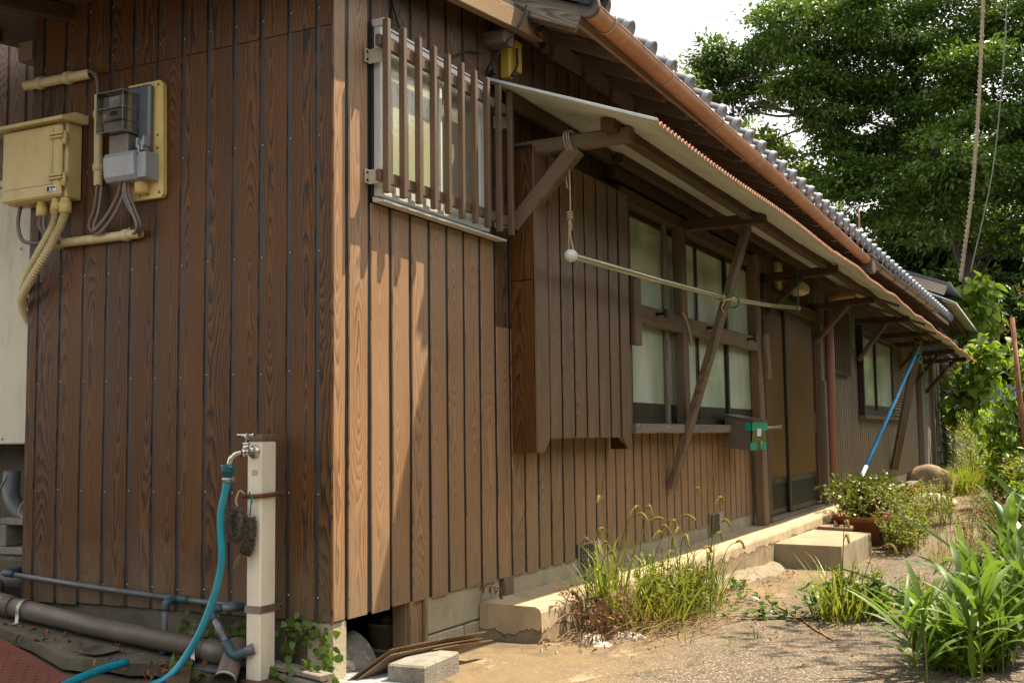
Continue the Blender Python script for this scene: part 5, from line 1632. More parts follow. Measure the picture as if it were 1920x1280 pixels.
# ---- things lying at the gable foot
pl = thing('steel_plate', (-0.9, 1.1, 0.08), 'rust red chequer steel plate on the ground in the bottom left corner', 'steel plate')
b = MB(); poly = [(-0.345, 1.60), (-0.46, 1.22), (-0.60, 0.82), (-0.72, 0.60), (-2.4, 0.60), (-2.4, 2.3), (-0.60, 2.3)]
n = len(poly); vs = [(x, y, sl(y)-0.03) for x, y in poly]+[(x, y, sl(y)-0.012) for x, y in poly]
b.add(vs, [tuple(range(n, 2*n)), tuple(range(n))[::-1]]+[(i, (i+1) % n, n+(i+1) % n, n+i) for i in range(n)]); b.build('plate', PLATE, pl)
b = MB()
for i in range(34):
    for j in range(34):
        x = -0.5-i*0.032; y = 0.72+j*0.032
        if x > -0.36-(1.60-y)*0.33-0.02: continue
        a_ = 0.8 if (i+j) % 2 else -0.8
        c_, s_ = math.cos(a_), math.sin(a_); z = sl(y)-0.012
        b.add([(x-c_*0.011, y-s_*0.011, z), (x-s_*0.003, y+c_*0.003, z+0.0022), (x+c_*0.011, y+s_*0.011, z), (x+s_*0.003, y-c_*0.003, z+0.0022)], [(0, 1, 2), (0, 2, 3)])
o = b.build('chequer_ribs', PLATE, pl); o['kind'] = 'stuff'
dsh = MB()
ring = []
for k in range(16):
    a_ = 2*math.pi*k/16
    ring.append((-0.285+0.085*math.copysign(abs(math.cos(a_))**0.6, math.cos(a_)), 1.0+0.06*math.copysign(abs(math.sin(a_))**0.6, math.sin(a_))))
vs = [(x, y, sl(y)+0.016) for x, y in ring]+[(-0.285+(x+0.285)*0.9, 1.0+(y-1.0)*0.9, sl(y)+0.018) for x, y in ring]+[(-0.285+(x+0.285)*0.72, 1.0+(y-1.0)*0.72, sl(y)+0.004) for x, y in ring]
dsh.add(vs, [(i, (i+1) % 16, 16+(i+1) % 16, 16+i) for i in range(16)]+[(16+i, 16+(i+1) % 16, 32+(i+1) % 16, 32+i) for i in range(16)]+[tuple(range(32, 48))], True)
tag(dsh.build('metal_dish', STEEL), 'small shallow steel dish lying on the mossy slab', 'dish')
b = MB(); b.tube([(-0.325, 0.90, sl(.9)+0.008), (-0.36, 0.80, sl(.8)+0.012)], [0.006, 0.011], 8)
tag(b.build('blue_stub', pm('deep blue plastic', (0.01, 0.03, 0.12), 0.35)), 'short dark blue plastic rod between the dish and the cut hose', 'rod')
beam_o = beam('wooden_plank', (-0.10, 0.70, 0.085), (-0.46, 0.40, 0.055), 0.09, 0.03, W_DARK)
tag(beam_o, 'dark weathered plank end running into the bottom frame edge under the hose', 'plank', 'old planks near the water post')
beam_o = beam('wooden_plank', (-0.03, 0.30, 0.075), (-0.11, -0.06, 0.062), 0.075, 0.022, W_GREY)
tag(beam_o, 'upper silvered plank with split end right of the water post', 'plank', 'old planks near the water post')
beam_o = beam('wooden_plank', (-0.035, 0.305, 0.045), (-0.125, -0.055, 0.032), 0.07, 0.026, W_GREY)
tag(beam_o, 'lower silvered plank beneath the split one by the corner pier', 'plank', 'old planks near the water post')
beam_o = beam('wooden_plank', (-0.14, 0.30, 0.022), (-0.23, 0.02, 0.012), 0.10, 0.03, W_DARK)
tag(beam_o, 'brown plank lying flat nearest the frame edge by the drain mouth', 'plank', 'old planks near the water post')
b = MB(); b.box(-0.20, -0.02, 0.40, 0.66, 0.052, 0.068, 0.003)
tag(b.build('slate_strip', PVC), 'flat grey slate strip on the ground under the drain pipe', 'strip')

# ================================================================== CRAWL HATCH AND THINGS IN FRONT OF IT
def stone(name, c, size, mat, label, cat='stone', seed=0, group=None, rough=0.18, rot=0.0, sub=3):
    import bmesh
    bm = bmesh.new()
    bmesh.ops.create_icosphere(bm, subdivisions=sub, radius=1.0)
    for v in bm.verts:
        p = v.co.copy()
        n1 = mnoise.noise(p*1.1+Vector((seed*3.1, 0, 0))); n2 = mnoise.noise(p*2.7+Vector((0, seed*1.7, 0)))
        cell = mnoise.voronoi(p*1.2+Vector((seed, seed, 0)))[0][0]
        v.co = p*(1+rough*(n1*1.2+n2*0.5+cell*0.8-0.4))
        v.co = Vector((v.co.x*size[0], v.co.y*size[1], v.co.z*size[2]))
        if v.co.z < -size[2]*0.55: v.co.z = -size[2]*0.55
    me = bpy.data.meshes.new(name); bm.to_mesh(me); bm.free()
    for p in me.polygons: p.use_smooth = True
    me.materials.append(mat)
    o = bpy.data.objects.new(name, me); COL.objects.link(o)
    o.location = (c[0], c[1], c[2]+size[2]*0.5); o.rotation_euler = (0, 0, rot)
    return tag(o, label, cat, group)
stone('rock', (0.28, 0.13, -0.03), (0.15, 0.11, 0.125), ROCKM, 'grey boulder half inside the dark crawl hatch', seed=4, rough=0.34)
bk = thing('bucket', (0.80, 0.24, 0.0), 'dirty cream bucket full of stones in the dark crawl hatch', 'bucket')
b = MB(); b.lathe((0.80, 0.24, -0.02), [(0.0, 0.0), (0.085, 0.0), (0.112, 0.135), (0.120, 0.137), (0.120, 0.150), (0.108, 0.150), (0.085, 0.02)], 18); b.build('shell', BUCKET, bk)
stone('stone', (0.76, 0.22, 0.11), (0.05, 0.045, 0.04), ROCK_B, 'ochre stone lying in the cream bucket', seed=5, sub=2)
stone('stone', (0.83, 0.19, 0.105), (0.06, 0.05, 0.045), ROCKM, 'pale grey stone lying on the front rim of the bucket', seed=6, sub=2)

ply = thing('plywood_sheet', (0.55, -0.15, 0.05), 'delaminated old plywood sheet propped on a grey block', 'plywood')
def plysheet(z_off, a, b_, c, d, mat, name):
    """warped board through four corners: a,b near edge (left to right), c,d far edge"""
    m_ = MB(); n = 8; vs = []
    for lay in (0, 1):
        for i in range(n+1):
            t = i/n
            p = Vector(a).lerp(Vector(b_), t); q = Vector(d).lerp(Vector(c), t)
            sag = 0.004*math.sin(math.pi*t)
            for s in (0, 0.5, 1):
                r_ = p.lerp(q, s); vs.append((r_.x, r_.y, r_.z+z_off+lay*0.005+sag*(1-s*0.5)))
    k = 3*(n+1); fs = []
    for i in range(n):
        for s in (0, 1):
            f = (i*3+s, i*3+s+1, i*3+4+s, i*3+3+s)
            fs += [f, tuple(k+j for j in f)[::-1]]
        for s in (0, 2): fs.append((i*3+s, i*3+3+s, k+i*3+3+s, k+i*3+s))
    fs += [(0, k, k+1, 1), (1, k+1, k+2, 2), (n*3, n*3+1, k+n*3+1, k+n*3), (n*3+1, n*3+2, k+n*3+2, k+n*3+1)]
    m_.add(vs, fs); return m_.build(name, mat, ply)
A_, B_, C_, D_ = (0.20, -0.155, 0.122), (0.755, -0.31, 0.118), (0.67, -0.11, 0.010), (0.05, -0.035, 0.008)
plysheet(0.0, A_, B_, C_, D_, W_PLY, 'upper_ply')
plysheet(-0.008, (0.19, -0.165, 0.112), (0.72, -0.315, 0.104), (0.64, -0.12, 0.002), (0.06, -0.045, 0.002), W_PLY, 'lower_ply')
plysheet(-0.014, (0.42, -0.235, 0.105), (0.80, -0.325, 0.088), (0.78, -0.28, 0.076), (0.42, -0.2, 0.085), W_PALE, 'peeling_ply')
cb = MB()
ang = -0.28
def rotp(x, y, cx, cy, a): return (cx+(x)*math.cos(a)-(y)*math.sin(a), cy+(x)*math.sin(a)+(y)*math.cos(a))
tmp = MB(); tmp.box(-0.17, 0.17, -0.085, 0.085, -0.02, 0.083, 0.008)
cb.add([(*rotp(x, y, 0.30, -0.26, ang+0.35), z) for x, y, z in tmp.v], tmp.f)
tag(cb.build('concrete_block', BLOCKM), 'solid grey concrete block propping the plywood sheet', 'concrete block')
mat_ = thing('drain_mat', (0.2, -0.05, 0.0), 'grey plastic slotted mat under the propped plywood', 'mat')
b = MB(); b.box(-0.02, 0.42, -0.28, 0.10, -0.012, 0.004); b.build('base', BLACK, mat_)
b = MB()
for i in range(9): b.box(-0.01+i*0.048, 0.028+i*0.048, -0.27, 0.09, 0.004, 0.014, 0.002)
b.build('slats', pm('pale grey mat', (0.40, 0.42, 0.43), 0.5), mat_)

# ================================================================== LAUNDRY POLE, ROPE, MAILBOX, BLUE POLE
lp = thing('laundry_pole', (1.7, -0.36, 1.99), 'olive steel laundry pole with a white end ball hung across the window', 'laundry pole')
P0 = Vector((1.72, -0.352, 1.988)); P1 = Vector((4.42, -0.44, 2.035)); P2 = Vector((7.09, -0.40, 2.222))
b = MB(); b.tube([P0, P0.lerp(P1, .5)+Vector((0, 0, -0.004)), P1, P1.lerp(P2, .5)+Vector((0, 0, -0.01)), P2], 0.0195, 12); b.build('tube', POLEM, lp)
b = MB(); ax = (P0-P1).normalized(); b.lathe(P0-ax*0.02, [(0.021, 0), (0.031, 0.008), (0.036, 0.03), (0.031, 0.058), (0.018, 0.073), (0, 0.076)], 14, ax); b.build('end_ball', WHITE, lp)
b = MB(); ax = (P2-P1).normalized(); b.lathe(P2-ax*0.01, [(0.016, 0), (0.021, 0.002), (0.021, 0.016), (0, 0.018)], 12, ax); b.build('end_cap', WHITE, lp)
b = MB()
b.tube(smoothpath([(1.70, -0.37, 2.63), (1.685, -0.385, 2.66), (1.685, -0.365, 2.668), (1.70, -0.345, 2.62), (1.70, -0.35, 2.50), (1.69, -0.36, 2.36), (1.70, -0.355, 2.22), (1.70, -0.352, 2.11), (1.705, -0.365, 2.02), (1.715, -0.352, 1.966), (1.715, -0.335, 2.0), (1.70, -0.345, 2.10), (1.695, -0.35, 2.21)], 6), 0.0055, 6)
b.tube(smoothpath([(1.70, -0.335, 2.665), (1.70, -0.33, 2.60), (1.715, -0.34, 2.50), (1.72, -0.325, 2.46), (1.71, -0.33, 2.40), (1.69, -0.345, 2.36)], 6), 0.005, 6)
for z in (2.195, 2.21, 2.225): b.tube([(1.70+0.013*math.cos(a_), -0.352+0.013*math.sin(a_), z+0.004*math.sin(2*a_)) for a_ in np.linspace(0, 6.28, 12)], 0.006, 6)
b.tube([(1.695, -0.355, 2.20), (1.69, -0.365, 2.15), (1.695, -0.362, 2.12)], 0.0045, 6)
for dy in (-0.014, 0.0, 0.016): b.tube([(1.70+0.068*math.cos(a_), -0.37+dy+0.012*math.sin(a_), 2.61+0.066*math.sin(a_)) for a_ in np.linspace(0, 6.28, 20)], 0.0055, 6)
tag(b.build('hanging_rope', ROPE), 'knotted pale rope tied round the first arm, holding the pole end', 'rope')
b = MB(); b.tube([(4.36+0.09*math.cos(a_), -0.46+0.055*math.sin(a_), 2.03+0.03*math.cos(a_)) for a_ in np.linspace(0, 6.28, 14)], 0.006, 6); b.tube(smoothpath([(4.27, -0.47, 2.06), (4.22, -0.48, 1.98), (4.16, -0.48, 1.94), (4.20, -0.48, 1.90)], 5), 0.004, 5)
tag(b.build('cord_tie', CREAM_Y), 'yellow cord tying the laundry pole to the slanted prop', 'cord')
b = MB(); b.tube([(4.44+0.08*math.cos(a_), -0.47+0.06*math.sin(a_), 2.02-0.05*math.cos(a_)) for a_ in np.linspace(0, 6.28, 14)], 0.006, 6); b.tube([(4.36, -0.49, 2.09), (4.34, -0.50, 2.13)], 0.004, 5)
tag(b.build('cord_tie', GREENROPE), 'green and blue cord crossing the slanted prop at the pole', 'cord')
for (x, ya, za, zb, lab) in ((7.0, -0.42, 2.64, 2.19, 'green cord loop from the third arm to the far pole end'), (9.50, -0.50, 2.57, 2.02, 'long green cord loop hanging from the fourth arm')):
    b = MB()
    b.tube(smoothpath([(x, ya, za), (x-0.02, ya-0.01, (za+zb)/2), (x-0.03, ya, zb), (x+0.05, ya+0.01, zb+0.01), (x+0.05, ya+0.01, (za+zb)/2), (x+0.02, ya, za)], 5), 0.005, 5)
    tag(b.build('green_cord', GREENROPE), lab, 'cord', 'green cord loops on the canopy arms')
for (x, ya, za, zb, lab) in ((18.5, -0.62, 2.42, 2.0, 'nearer metal hanger chain under the far canopy end'), (19.2, -0.60, 2.40, 1.85, 'further metal hanger chain under the far canopy end')):
    b = MB(); b.tube([(x, ya, za), (x, ya, zb)], 0.006, 5)
    for i in range(3): b.tube([(x-0.05, ya-0.12, zb+0.02+i*0.15), (x+0.05, ya+0.12, zb+0.03+i*0.15)], 0.01, 6)
    tag(b.build('hanger', STEEL), lab, 'hanger', 'metal hangers under the far canopy end')

mb = thing('mailbox', (5.5, -0.3, 0.86), 'brown steel mailbox with green tape on its front, by the doorway post', 'mailbox')
b = MB()
b.prism([(-0.085, 0.895), (-0.300, 0.865), (-0.310, 1.120), (-0.095, 1.172)], 'x', 5.50, 6.02); b.build('body', MAILM, mb)
b = MB(); b.prism([(-0.075, 1.1755), (-0.315, 1.1215), (-0.322, 1.1235), (-0.322, 1.1265), (-0.075, 1.180)], 'x', 5.485, 6.035); b.build('lid', MAILM, mb)
b = MB(); b.prism([(-0.3055, 0.872), (-0.309, 0.872), (-0.330, 1.116), (-0.3265, 1.116)], 'x', 5.53, 6.0); b.build('front_plate', pm('olive mirror plate', (0.22, 0.19, 0.07), 0.2, metal=0.5), mb)
def tp_(x0, x1, z0, z1, mat, nm, off=0.0):
    b = MB(); yf = lambda z: -0.3105-0.021*(z-0.872)/0.244-off
    b.prism([(yf(z0), z0), (yf(z0)-0.0015, z0), (yf(z1)-0.0015, z1), (yf(z1), z1)], 'x', x0, x1); return b.build(nm, mat, mb)
tp_(5.49, 6.02, 1.035, 1.098, TAPE, 'tape')
tp_(5.47, 5.70, 0.868, 0.935, TAPE, 'tape')
tp_(5.82, 6.02, 0.868, 0.935, TAPE, 'tape')
tp_(5.66, 5.80, 0.985, 1.050, WHITE, 'paper_label', 0.002)
b = MB(); b.box(5.488, 5.4985, -0.32, -0.27, 1.035, 1.098); b.build('tape', TAPE, mb)
b = MB(); b.tube([(5.76, -0.318, 0.895), (5.76, -0.332, 0.91), (5.77, -0.332, 0.94)], 0.008, 6); b.build('catch', STEEL, mb)
b = MB(); b.tube([(6.0, -0.29, 1.055), (6.62, -0.29, 1.066)], 0.013, 10); b.tube([(6.60, -0.29, 1.066), (6.635, -0.29, 1.067)], 0.020, 10); b.build('latch_bar', STEEL, mb)

bp = thing('blue_pole', (9.78, -0.33, 0.155), 'bright blue steel pole leaning against the far slanted prop', 'pole')
b = MB(); b.tube([(9.78, -0.33, 0.155), (10.75, -0.382, 0.58)], [0.024, 0.024], 12); b.build('pale_foot', pm('faded blue tube', (0.38, 0.55, 0.72), 0.4), bp)
b = MB(); b.tube([(10.75, -0.382, 0.58), (14.85, -0.60, 2.37)], 0.0255, 12); b.build('tube', BLUE, bp)
b = MB()
for k in range(4): b.tube([(14.55+0.16*math.cos(a_), -0.585+0.07*math.sin(a_), 2.12+0.06*math.sin(a_+k)+k*0.02) for a_ in np.linspace(0, 6.28, 14)], 0.010, 6)
b.tube(smoothpath([(14.65, -0.66, 2.05), (14.85, -0.66, 1.8), (14.75, -0.66, 1.65), (14.9, -0.66, 1.5), (14.85, -0.66, 1.3)], 5), 0.008, 5)
tag(b.build('rope_lashing', GREENROPE), 'faded green rope lashing the blue pole to the prop', 'rope')

# ================================================================== STEP, POTS AND RUBBLE
st = MB()
corners = [(6.05, -0.345), (5.98, -0.935), (7.38, -0.955), (7.62, -0.36)]
tmp = []
c_ = 0.012
vs = []
cx = sum(p[0] for p in corners)/4; cy = sum(p[1] for p in corners)/4
for z, k in ((-0.30, 1.0), (0.032, 1.0), (0.044, 0.992)):
    for x, y in corners: vs.append((cx+(x-cx)*k, cy+(y-cy)*k, z))
fs = [(8, 9, 10, 11)]
for r_ in (0, 1):
    for k in range(4): fs.append((r_*4+k, r_*4+(k+1) % 4, r_*4+4+(k+1) % 4, r_*4+4+k))
st.add(vs, fs)
tag(st.build('doorstep', CONC_S), 'square tan concrete step block in front of the entrance', 'step')

# potted shrub, pots
pt = thing('potted_shrub', (8.7, -0.72, -0.17), 'jade plant in a wide terracotta pot beyond the step', 'potted plant')
b = MB(); b.lathe((8.7, -0.72, -0.18), [(0, 0), (0.24, 0.0), (0.34, 0.24), (0.365, 0.245), (0.37, 0.30), (0.34, 0.30), (0.32, 0.25), (0, 0.245)], 22); b.build('pot', TERRA, pt)
P = []
for i in range(60):
    a_ = RNG.uniform(0, 6.28); r_ = RNG.uniform(0, 0.52)
    P.append((8.7+r_*math.cos(a_)*1.0, -0.66+r_*math.sin(a_)*0.85, 0.16+RNG.uniform(0, 0.36)*(1-r_*0.5)))
P = np.array(P)
st_ = MB()
for p in P[:34]:
    q = Vector((8.7+(p[0]-8.7)*0.3, -0.72+(p[1]+0.72)*0.3, 0.06))
    st_.tube([q, q.lerp(Vector(p), .6)+Vector((0, 0, .02)), Vector(p)], [0.018, 0.013, 0.008], 5)
st_.build('branches', pm('purple brown stem', (0.20, 0.12, 0.085), 0.8), pt)
base = np.repeat(P, 26, 0); q = RNG.normal(size=base.shape)*np.array([.07, .07, .055])
D = unit(q+rdir(len(q))*0.08+np.array([0, 0, 0.04]))
V, F = leaf_arrays6(base+q, D, unit(rdir(len(q))+np.array([0, 0, .6])), RNG.uniform(.035, .06, len(q)), RNG.uniform(.028, .042, len(q)), 0.15, 0.1)
o = npmesh('leaves', V, F, L_SUCC, pt); o['kind'] = 'stuff'
def pot(c, r, h, mat, label, name='flower_pot', group=None):
    t = thing(name, c, label, 'pot', group)
    b = MB(); b.lathe(c, [(0, 0), (r*0.72, 0), (r*0.95, h*0.8), (r, h*0.8), (r*1.02, h), (r*0.92, h), (r*0.8, h*0.75), (0, h*0.7)], 20); b.build('pot', mat, t)
    return t
pot((7.92, -0.52, -0.19), 0.17, 0.25, pm('dull brown pot', (0.24, 0.15, 0.105), 0.7), 'dull purple brown pot tucked between step and jade plant')
b = MB()
kk = thing('black_planter', (8.15, -1.06, -0.18), 'black plastic planter hidden in weeds beside the step', 'planter')
b.lathe((8.15, -1.06, -0.19), [(0, 0.0), (0.12, 0.0), (0.155, 0.22), (0.165, 0.225), (0.165, 0.24), (0.145, 0.24), (0.13, 0.2), (0, 0.19)], 18); b.build('pot', BLACK, kk)
pot((12.6, -0.62, 0.02), 0.20, 0.21, TERRA, 'plain terracotta pot on the rubble heap')
rr = random.Random(5)
for i, (x, y, sx_, sy_, sz_, m_, lab) in enumerate((
    (16.0, -0.60, 0.42, 0.22, 0.30, ROCK_B, 'large rounded ochre boulder beside the old board wall'),
    (12.55, -0.92, 0.32, 0.20, 0.17, WHITESTONE, 'white crumbly rubble lump in front of the terracotta pot'),
    (13.0, -0.98, 0.28, 0.2, 0.12, WHITESTONE, 'pale low rubble lump right of the white one'),
    (11.4, -0.55, 0.22, 0.18, 0.12, ROCKM, 'grey stone below the blue pole foot'),
    (12.0, -0.75, 0.20, 0.16, 0.11, ROCKM, 'small grey stone left of the terracotta pot'),
    (9.55, -0.95, 0.16, 0.14, 0.09, WHITESTONE, 'flat white stone behind the jade plant'),
    (1.52, -0.50, 0.11, 0.07, 0.03, WHITESTONE, 'flat white mortar lump at the ledge end'),
    (1.72, -0.62, 0.12, 0.06, 0.025, WHITESTONE, 'thin white mortar flake just before the foxtail clump'),
    (1.38, -0.62, 0.07, 0.05, 0.02, WHITESTONE, 'small white mortar flake nearest the block wall'))):
    stone('rock', (x, y, gz(x, y)-0.03), (sx_, sy_, sz_), m_, lab, seed=10+i, rot=rr.uniform(0, 3))
for i, (p, q, w, h, m_, lab) in enumerate((
    ((11.2, -0.30, 0.12), (13.6, -0.42, 0.17), 0.22, 0.05, W_PALE, 'wide pale board bridging the rubble heap'),
    ((12.9, -0.62, 0.20), (14.4, -0.75, 0.13), 0.16, 0.03, W_GREY, 'grey board end leaning on the large boulder'),
    ((12.4, -0.50, 0.22), (13.9, -0.55, 0.26), 0.14, 0.03, W_GREY, 'thin grey lath across the rubble heap'))):
    tag(beam('board', p, q, w, h, m_), lab, 'board', 'loose boards on the rubble heap')
b = MB(); b.box(10.6, 11.5, -0.34, -0.12, -0.1, 0.12, 0.01)
tag(b.build('concrete_block', CONC), 'pale concrete block by the far wall foot, under the blue pole', 'concrete block')
tag(beam('stake', (13.9, -1.05, 0.0), (14.3, -1.1, 0.35), 0.03, 0.03, W_PALE), 'short pale stake leaning in the tall weeds', 'stake')

# ================================================================== CABLES AND SMALL FITTINGS AT THE EAVE
cc = thing('cable_cover', (1.66, -0.05, 3.02), 'yellow plastic cable cover under the eave above the canopy', 'cable cover')
b = MB(); b.box(1.60, 1.675, -0.085, -0.012, 3.035, 3.215, 0.006); b.build('cover', YELLOW, cc)
b = MB(); b.box(1.545, 1.59, -0.07, -0.012, 2.985, 3.17, 0.005); b.build('backing', YELLOW, cc)
b = MB(); b.tube(smoothpath([(1.60, -0.09, 3.16), (1.595, -0.095, 3.10), (1.60, -0.09, 3.06), (1.575, -0.085, 3.02), (1.55, -0.08, 2.99)], 5), 0.008, 6); b.build('clip_wire', BLACK, cc)
def wire(pts, r, label, mat=BLACK, name='wire', group='black wires at the eave'):
    b = MB(); b.tube(smoothpath(pts, 8), r, 6)
    return tag(b.build(name, mat), label, 'wire', group)
wire([(0.36, -0.014, 3.30), (0.42, -0.02, 3.08), (0.50, -0.02, 2.93), (0.60, -0.018, 2.875), (0.78, -0.016, 2.865), (0.98, -0.016, 2.93), (1.16, -0.018, 3.02), (1.30, -0.03, 3.05)], 0.006, 'long black wire drooping over the top of the small window')
wire([(1.52, -0.19, 3.36), (1.42, -0.20, 3.22), (1.36, -0.10, 3.06), (1.36, -0.03, 2.98), (1.40, -0.02, 2.955)], 0.006, 'black wire hanging in front of the lower verge board')
wire([(1.42, -0.02, 2.965), (1.46, -0.02, 2.90), (1.55, -0.02, 2.855), (1.63, -0.02, 2.87)], 0.005, 'thin black wire looping from the knob to the yellow cover')
wire([(1.56, -0.19, 3.40), (1.55, -0.20, 3.29), (1.62, -0.20, 3.25), (1.75, -0.16, 3.24), (2.05, -0.05, 3.24), (2.6, -0.03, 3.30), (3.2, -0.03, 3.31)], 0.006, 'black wire running along the eave blocks')
for x, y, z, lab in ((1.41, -0.02, 2.975, 'black wire insulator on the boards above the canopy'), (1.67, -0.19, 3.275, 'black wire insulator on the end of the verge board'), (1.88, -0.10, 3.26, 'black wire insulator beside the first eave block')):
    b = MB(); b.lathe((x, y, z), [(0, 0), (0.016, 0.001), (0.018, 0.01), (0.012, 0.016), (0.018, 0.022), (0.018, 0.034), (0, 0.036)], 10, (0, -1, 0))
    tag(b.build('insulator', BLACK), lab, 'insulator', 'black wire insulators at the eave')
b = MB(); b.lathe((2.05, -0.010, 2.94), [(0.02, 0), (0.018, 0.008), (0, 0.01)], 12, (0, -1, 0))
tag(b.build('wall_button', IVORY), 'small pale button on the dark boards above the canopy', 'button')

# ================================================================== FAR THINGS
ln = thing('lean_to', (22, -0.5, 2.8), 'flared lean-to roof with a white edge beyond the far canopy end', 'lean-to')
E1 = Vector((20, 0.075, 3.934)); E2 = Vector((20, -0.732, 3.553)); E3 = Vector((25.0, -0.86, 3.19)); E4 = Vector((25.0, 0.3, 3.60))
U = Vector((0, 0, 0.05))
b = MB(); n = 10
def quadstrip(b, p0, p1, q0, q1, n, th):
    vs = []
    for i in range(n+1):
        t = i/n
        for p in (p0.lerp(p1, t), q0.lerp(q1, t)): vs += [p, p+Vector((0, 0, th))]
    fs = []
    for i in range(n):
        a_ = i*4; fs += [(a_, a_+2, a_+6, a_+4), (a_+1, a_+5, a_+7, a_+3), (a_, a_+4, a_+5, a_+1), (a_+2, a_+3, a_+7, a_+6)]
    fs += [(0, 1, 3, 2), (n*4, n*4+2, n*4+3, n*4+1)]
    b.add(vs, fs)
quadstrip(b, E1, E4, E2, E3, 8, 0.03); b.build('roof_sheet', FLASH, ln)
for i in range(9):
    b = MB(); t0, t1 = i/9+0.004, (i+1)/9-0.004
    quadstrip(b, E2.lerp(E3, t0)+Vector((0, 0.0, -0.012)), E2.lerp(E3, t1)+Vector((0, 0.0, -0.012)), E2.lerp(E3, t0)+Vector((0, 0.27, 0.085)), E2.lerp(E3, t1)+Vector((0, 0.27, 0.085)), 1, 0.008); b.build('soffit_panel', PANEL, ln)
for i in range(7):
    t0, t1 = i/7, (i+1)/7-0.01
    A1 = E2+Vector((0.05, 0.30, 0.06)); A2 = E1+Vector((0.05, 0.5, 0.05)); B1 = E3+Vector((0, 0.30, 0.06)); B2 = E4+Vector((0, 0.5, 0.05))
    b = MB(); quadstrip(b, A1.lerp(A2, t0)+Vector((0, 0, -0.06)), B1.lerp(B2, t0)+Vector((0, 0, -0.06)), A1.lerp(A2, t1)+Vector((0, 0, -0.05-0.01*(i % 2))), B1.lerp(B2, t1)+Vector((0, 0, -0.05-0.01*(i % 2))), 1, 0.01); b.build('underside_board', W_RAFT, ln)
beam('front_beam', E2+Vector((0.1, 0.28, -0.03)), E3+Vector((0, 0.28, -0.03)), 0.08, 0.10, W_DARK, ln, 0.005)
beam('support_post', (24.6, 0.3, 0.2), (24.6, 0.3, 3.45), 0.12, 0.12, W_DARK, ln, 0.005)
beam('support_post', (21.0, 0.6, 0.2), (21.0, 0.6, 3.9), 0.12, 0.12, W_DARK, ln, 0.005)
# dark gable roof behind
bg = thing('rear_roof', (24, 2, 3), 'grey gable roof edge of the building behind the main roof', 'outbuilding')
beam('bargeboard', (21, 1.25, 4.62), (21, -0.45, 3.95), 0.05, 0.20, W_GREY, bg, 0.004)
b = MB(); b.add([(21, 1.4, 4.80), (21, -0.55, 4.04), (27, -0.55, 4.04), (27, 1.4, 4.80), (21, 1.4, 4.86), (21, -0.55, 4.10), (27, -0.55, 4.10), (27, 1.4, 4.86)], [(0,1,2,3),(7,6,5,4),(0,4,5,1),(1,5,6,2),(2,6,7,3),(3,7,4,0)])
b.build('roof_surface', TILE, bg)
b = MB(); b.box(21.3, 26.5, 0.9, 2.0, 0.2, 4.3); b.build('wall', W_GREY, bg)
# neighbour
nb = thing('neighbour_house', (33, -0.5, 0.3), 'small brown and blue house glimpsed behind the broad leaved tree', 'house')
b = MB(); b.box(31, 36, -0.55, 1.5, 0.2, 4.2); b.build('wall', pm('brown render', (0.30, 0.155, 0.09), 0.8), nb)
b = MB()
for i in range(14): b.box(30.95, 30.998, -0.45+i*0.09, -0.385+i*0.09, 1.2, 4.1)
b.build('blue_cladding', BLUETIN, nb)
b = MB(); b.box(30.9, 30.99, -0.54, -0.47, 3.0, 4.0); b.build('window', glass_dull('far window', (0.05, 0.06, 0.08), 0.1), nb)
b = MB(); b.prism([(-1.1, 2.62), (2, 3.05), (2, 3.12), (-1.1, 2.69)], 'x', 30.2, 31.0); b.build('porch_roof', TILE, nb)
# blue tin fence
fn = thing('tin_fence', (30, -2, 0.3), 'blue grey corrugated tin fence behind the bushes', 'fence')
for i in range(24):
    y0 = 1.6-i*0.36
    b = MB(); vs = []
    for k in range(9):
        y = y0-0.35*k/8; vs += [(29.0+0.015*math.cos(k*math.pi), y, 0.2), (29.0+0.015*math.cos(k*math.pi), y, 2.25)]
    b.add(vs, [(2*k, 2*k+1, 2*k+3, 2*k+2) for k in range(8)]); b.build('tin_sheet', BLUETIN, fn)
b = MB(); b.box(29.02, 29.07, -7.0, 1.6, 1.0, 1.06); b.box(29.02, 29.07, -7.0, 1.6, 2.0, 2.06); b.build('rail', W_GREY, fn)

# rusty poles with hooks at the right edge
rp = thing('rusty_pole', (12, -2.09, 0.0), 'rusty brown pole with a curled hook at its top, right edge', 'pole')
b = MB(); b.tube([(12, -2.20, -0.1), (12, -2.086, 2.47)], 0.030, 10); b.build('tube', RUST_P, rp)
b = MB(); b.tube(smoothpath([(12, -2.07, 2.33), (12, -2.04, 2.30), (12, -2.0, 2.31), (12, -1.985, 2.36), (12, -1.985, 2.43)], 5), 0.010, 8); b.build('hook', RUST_P, rp)
rp2 = thing('rusty_pole', (12.6, -2.35, 0.0), 'further rusty pole whose hook shows at the right frame edge', 'pole')
b = MB(); b.tube([(12.6, -2.42, -0.1), (12.6, -2.30, 3.02)], 0.030, 10); b.build('tube', RUST_P, rp2)
b = MB(); b.tube(smoothpath([(12.6, -2.26, 2.87), (12.6, -2.20, 2.86), (12.6, -2.165, 2.90), (12.6, -2.165, 2.98)], 5), 0.010, 8); b.build('hook', RUST_P, rp2)

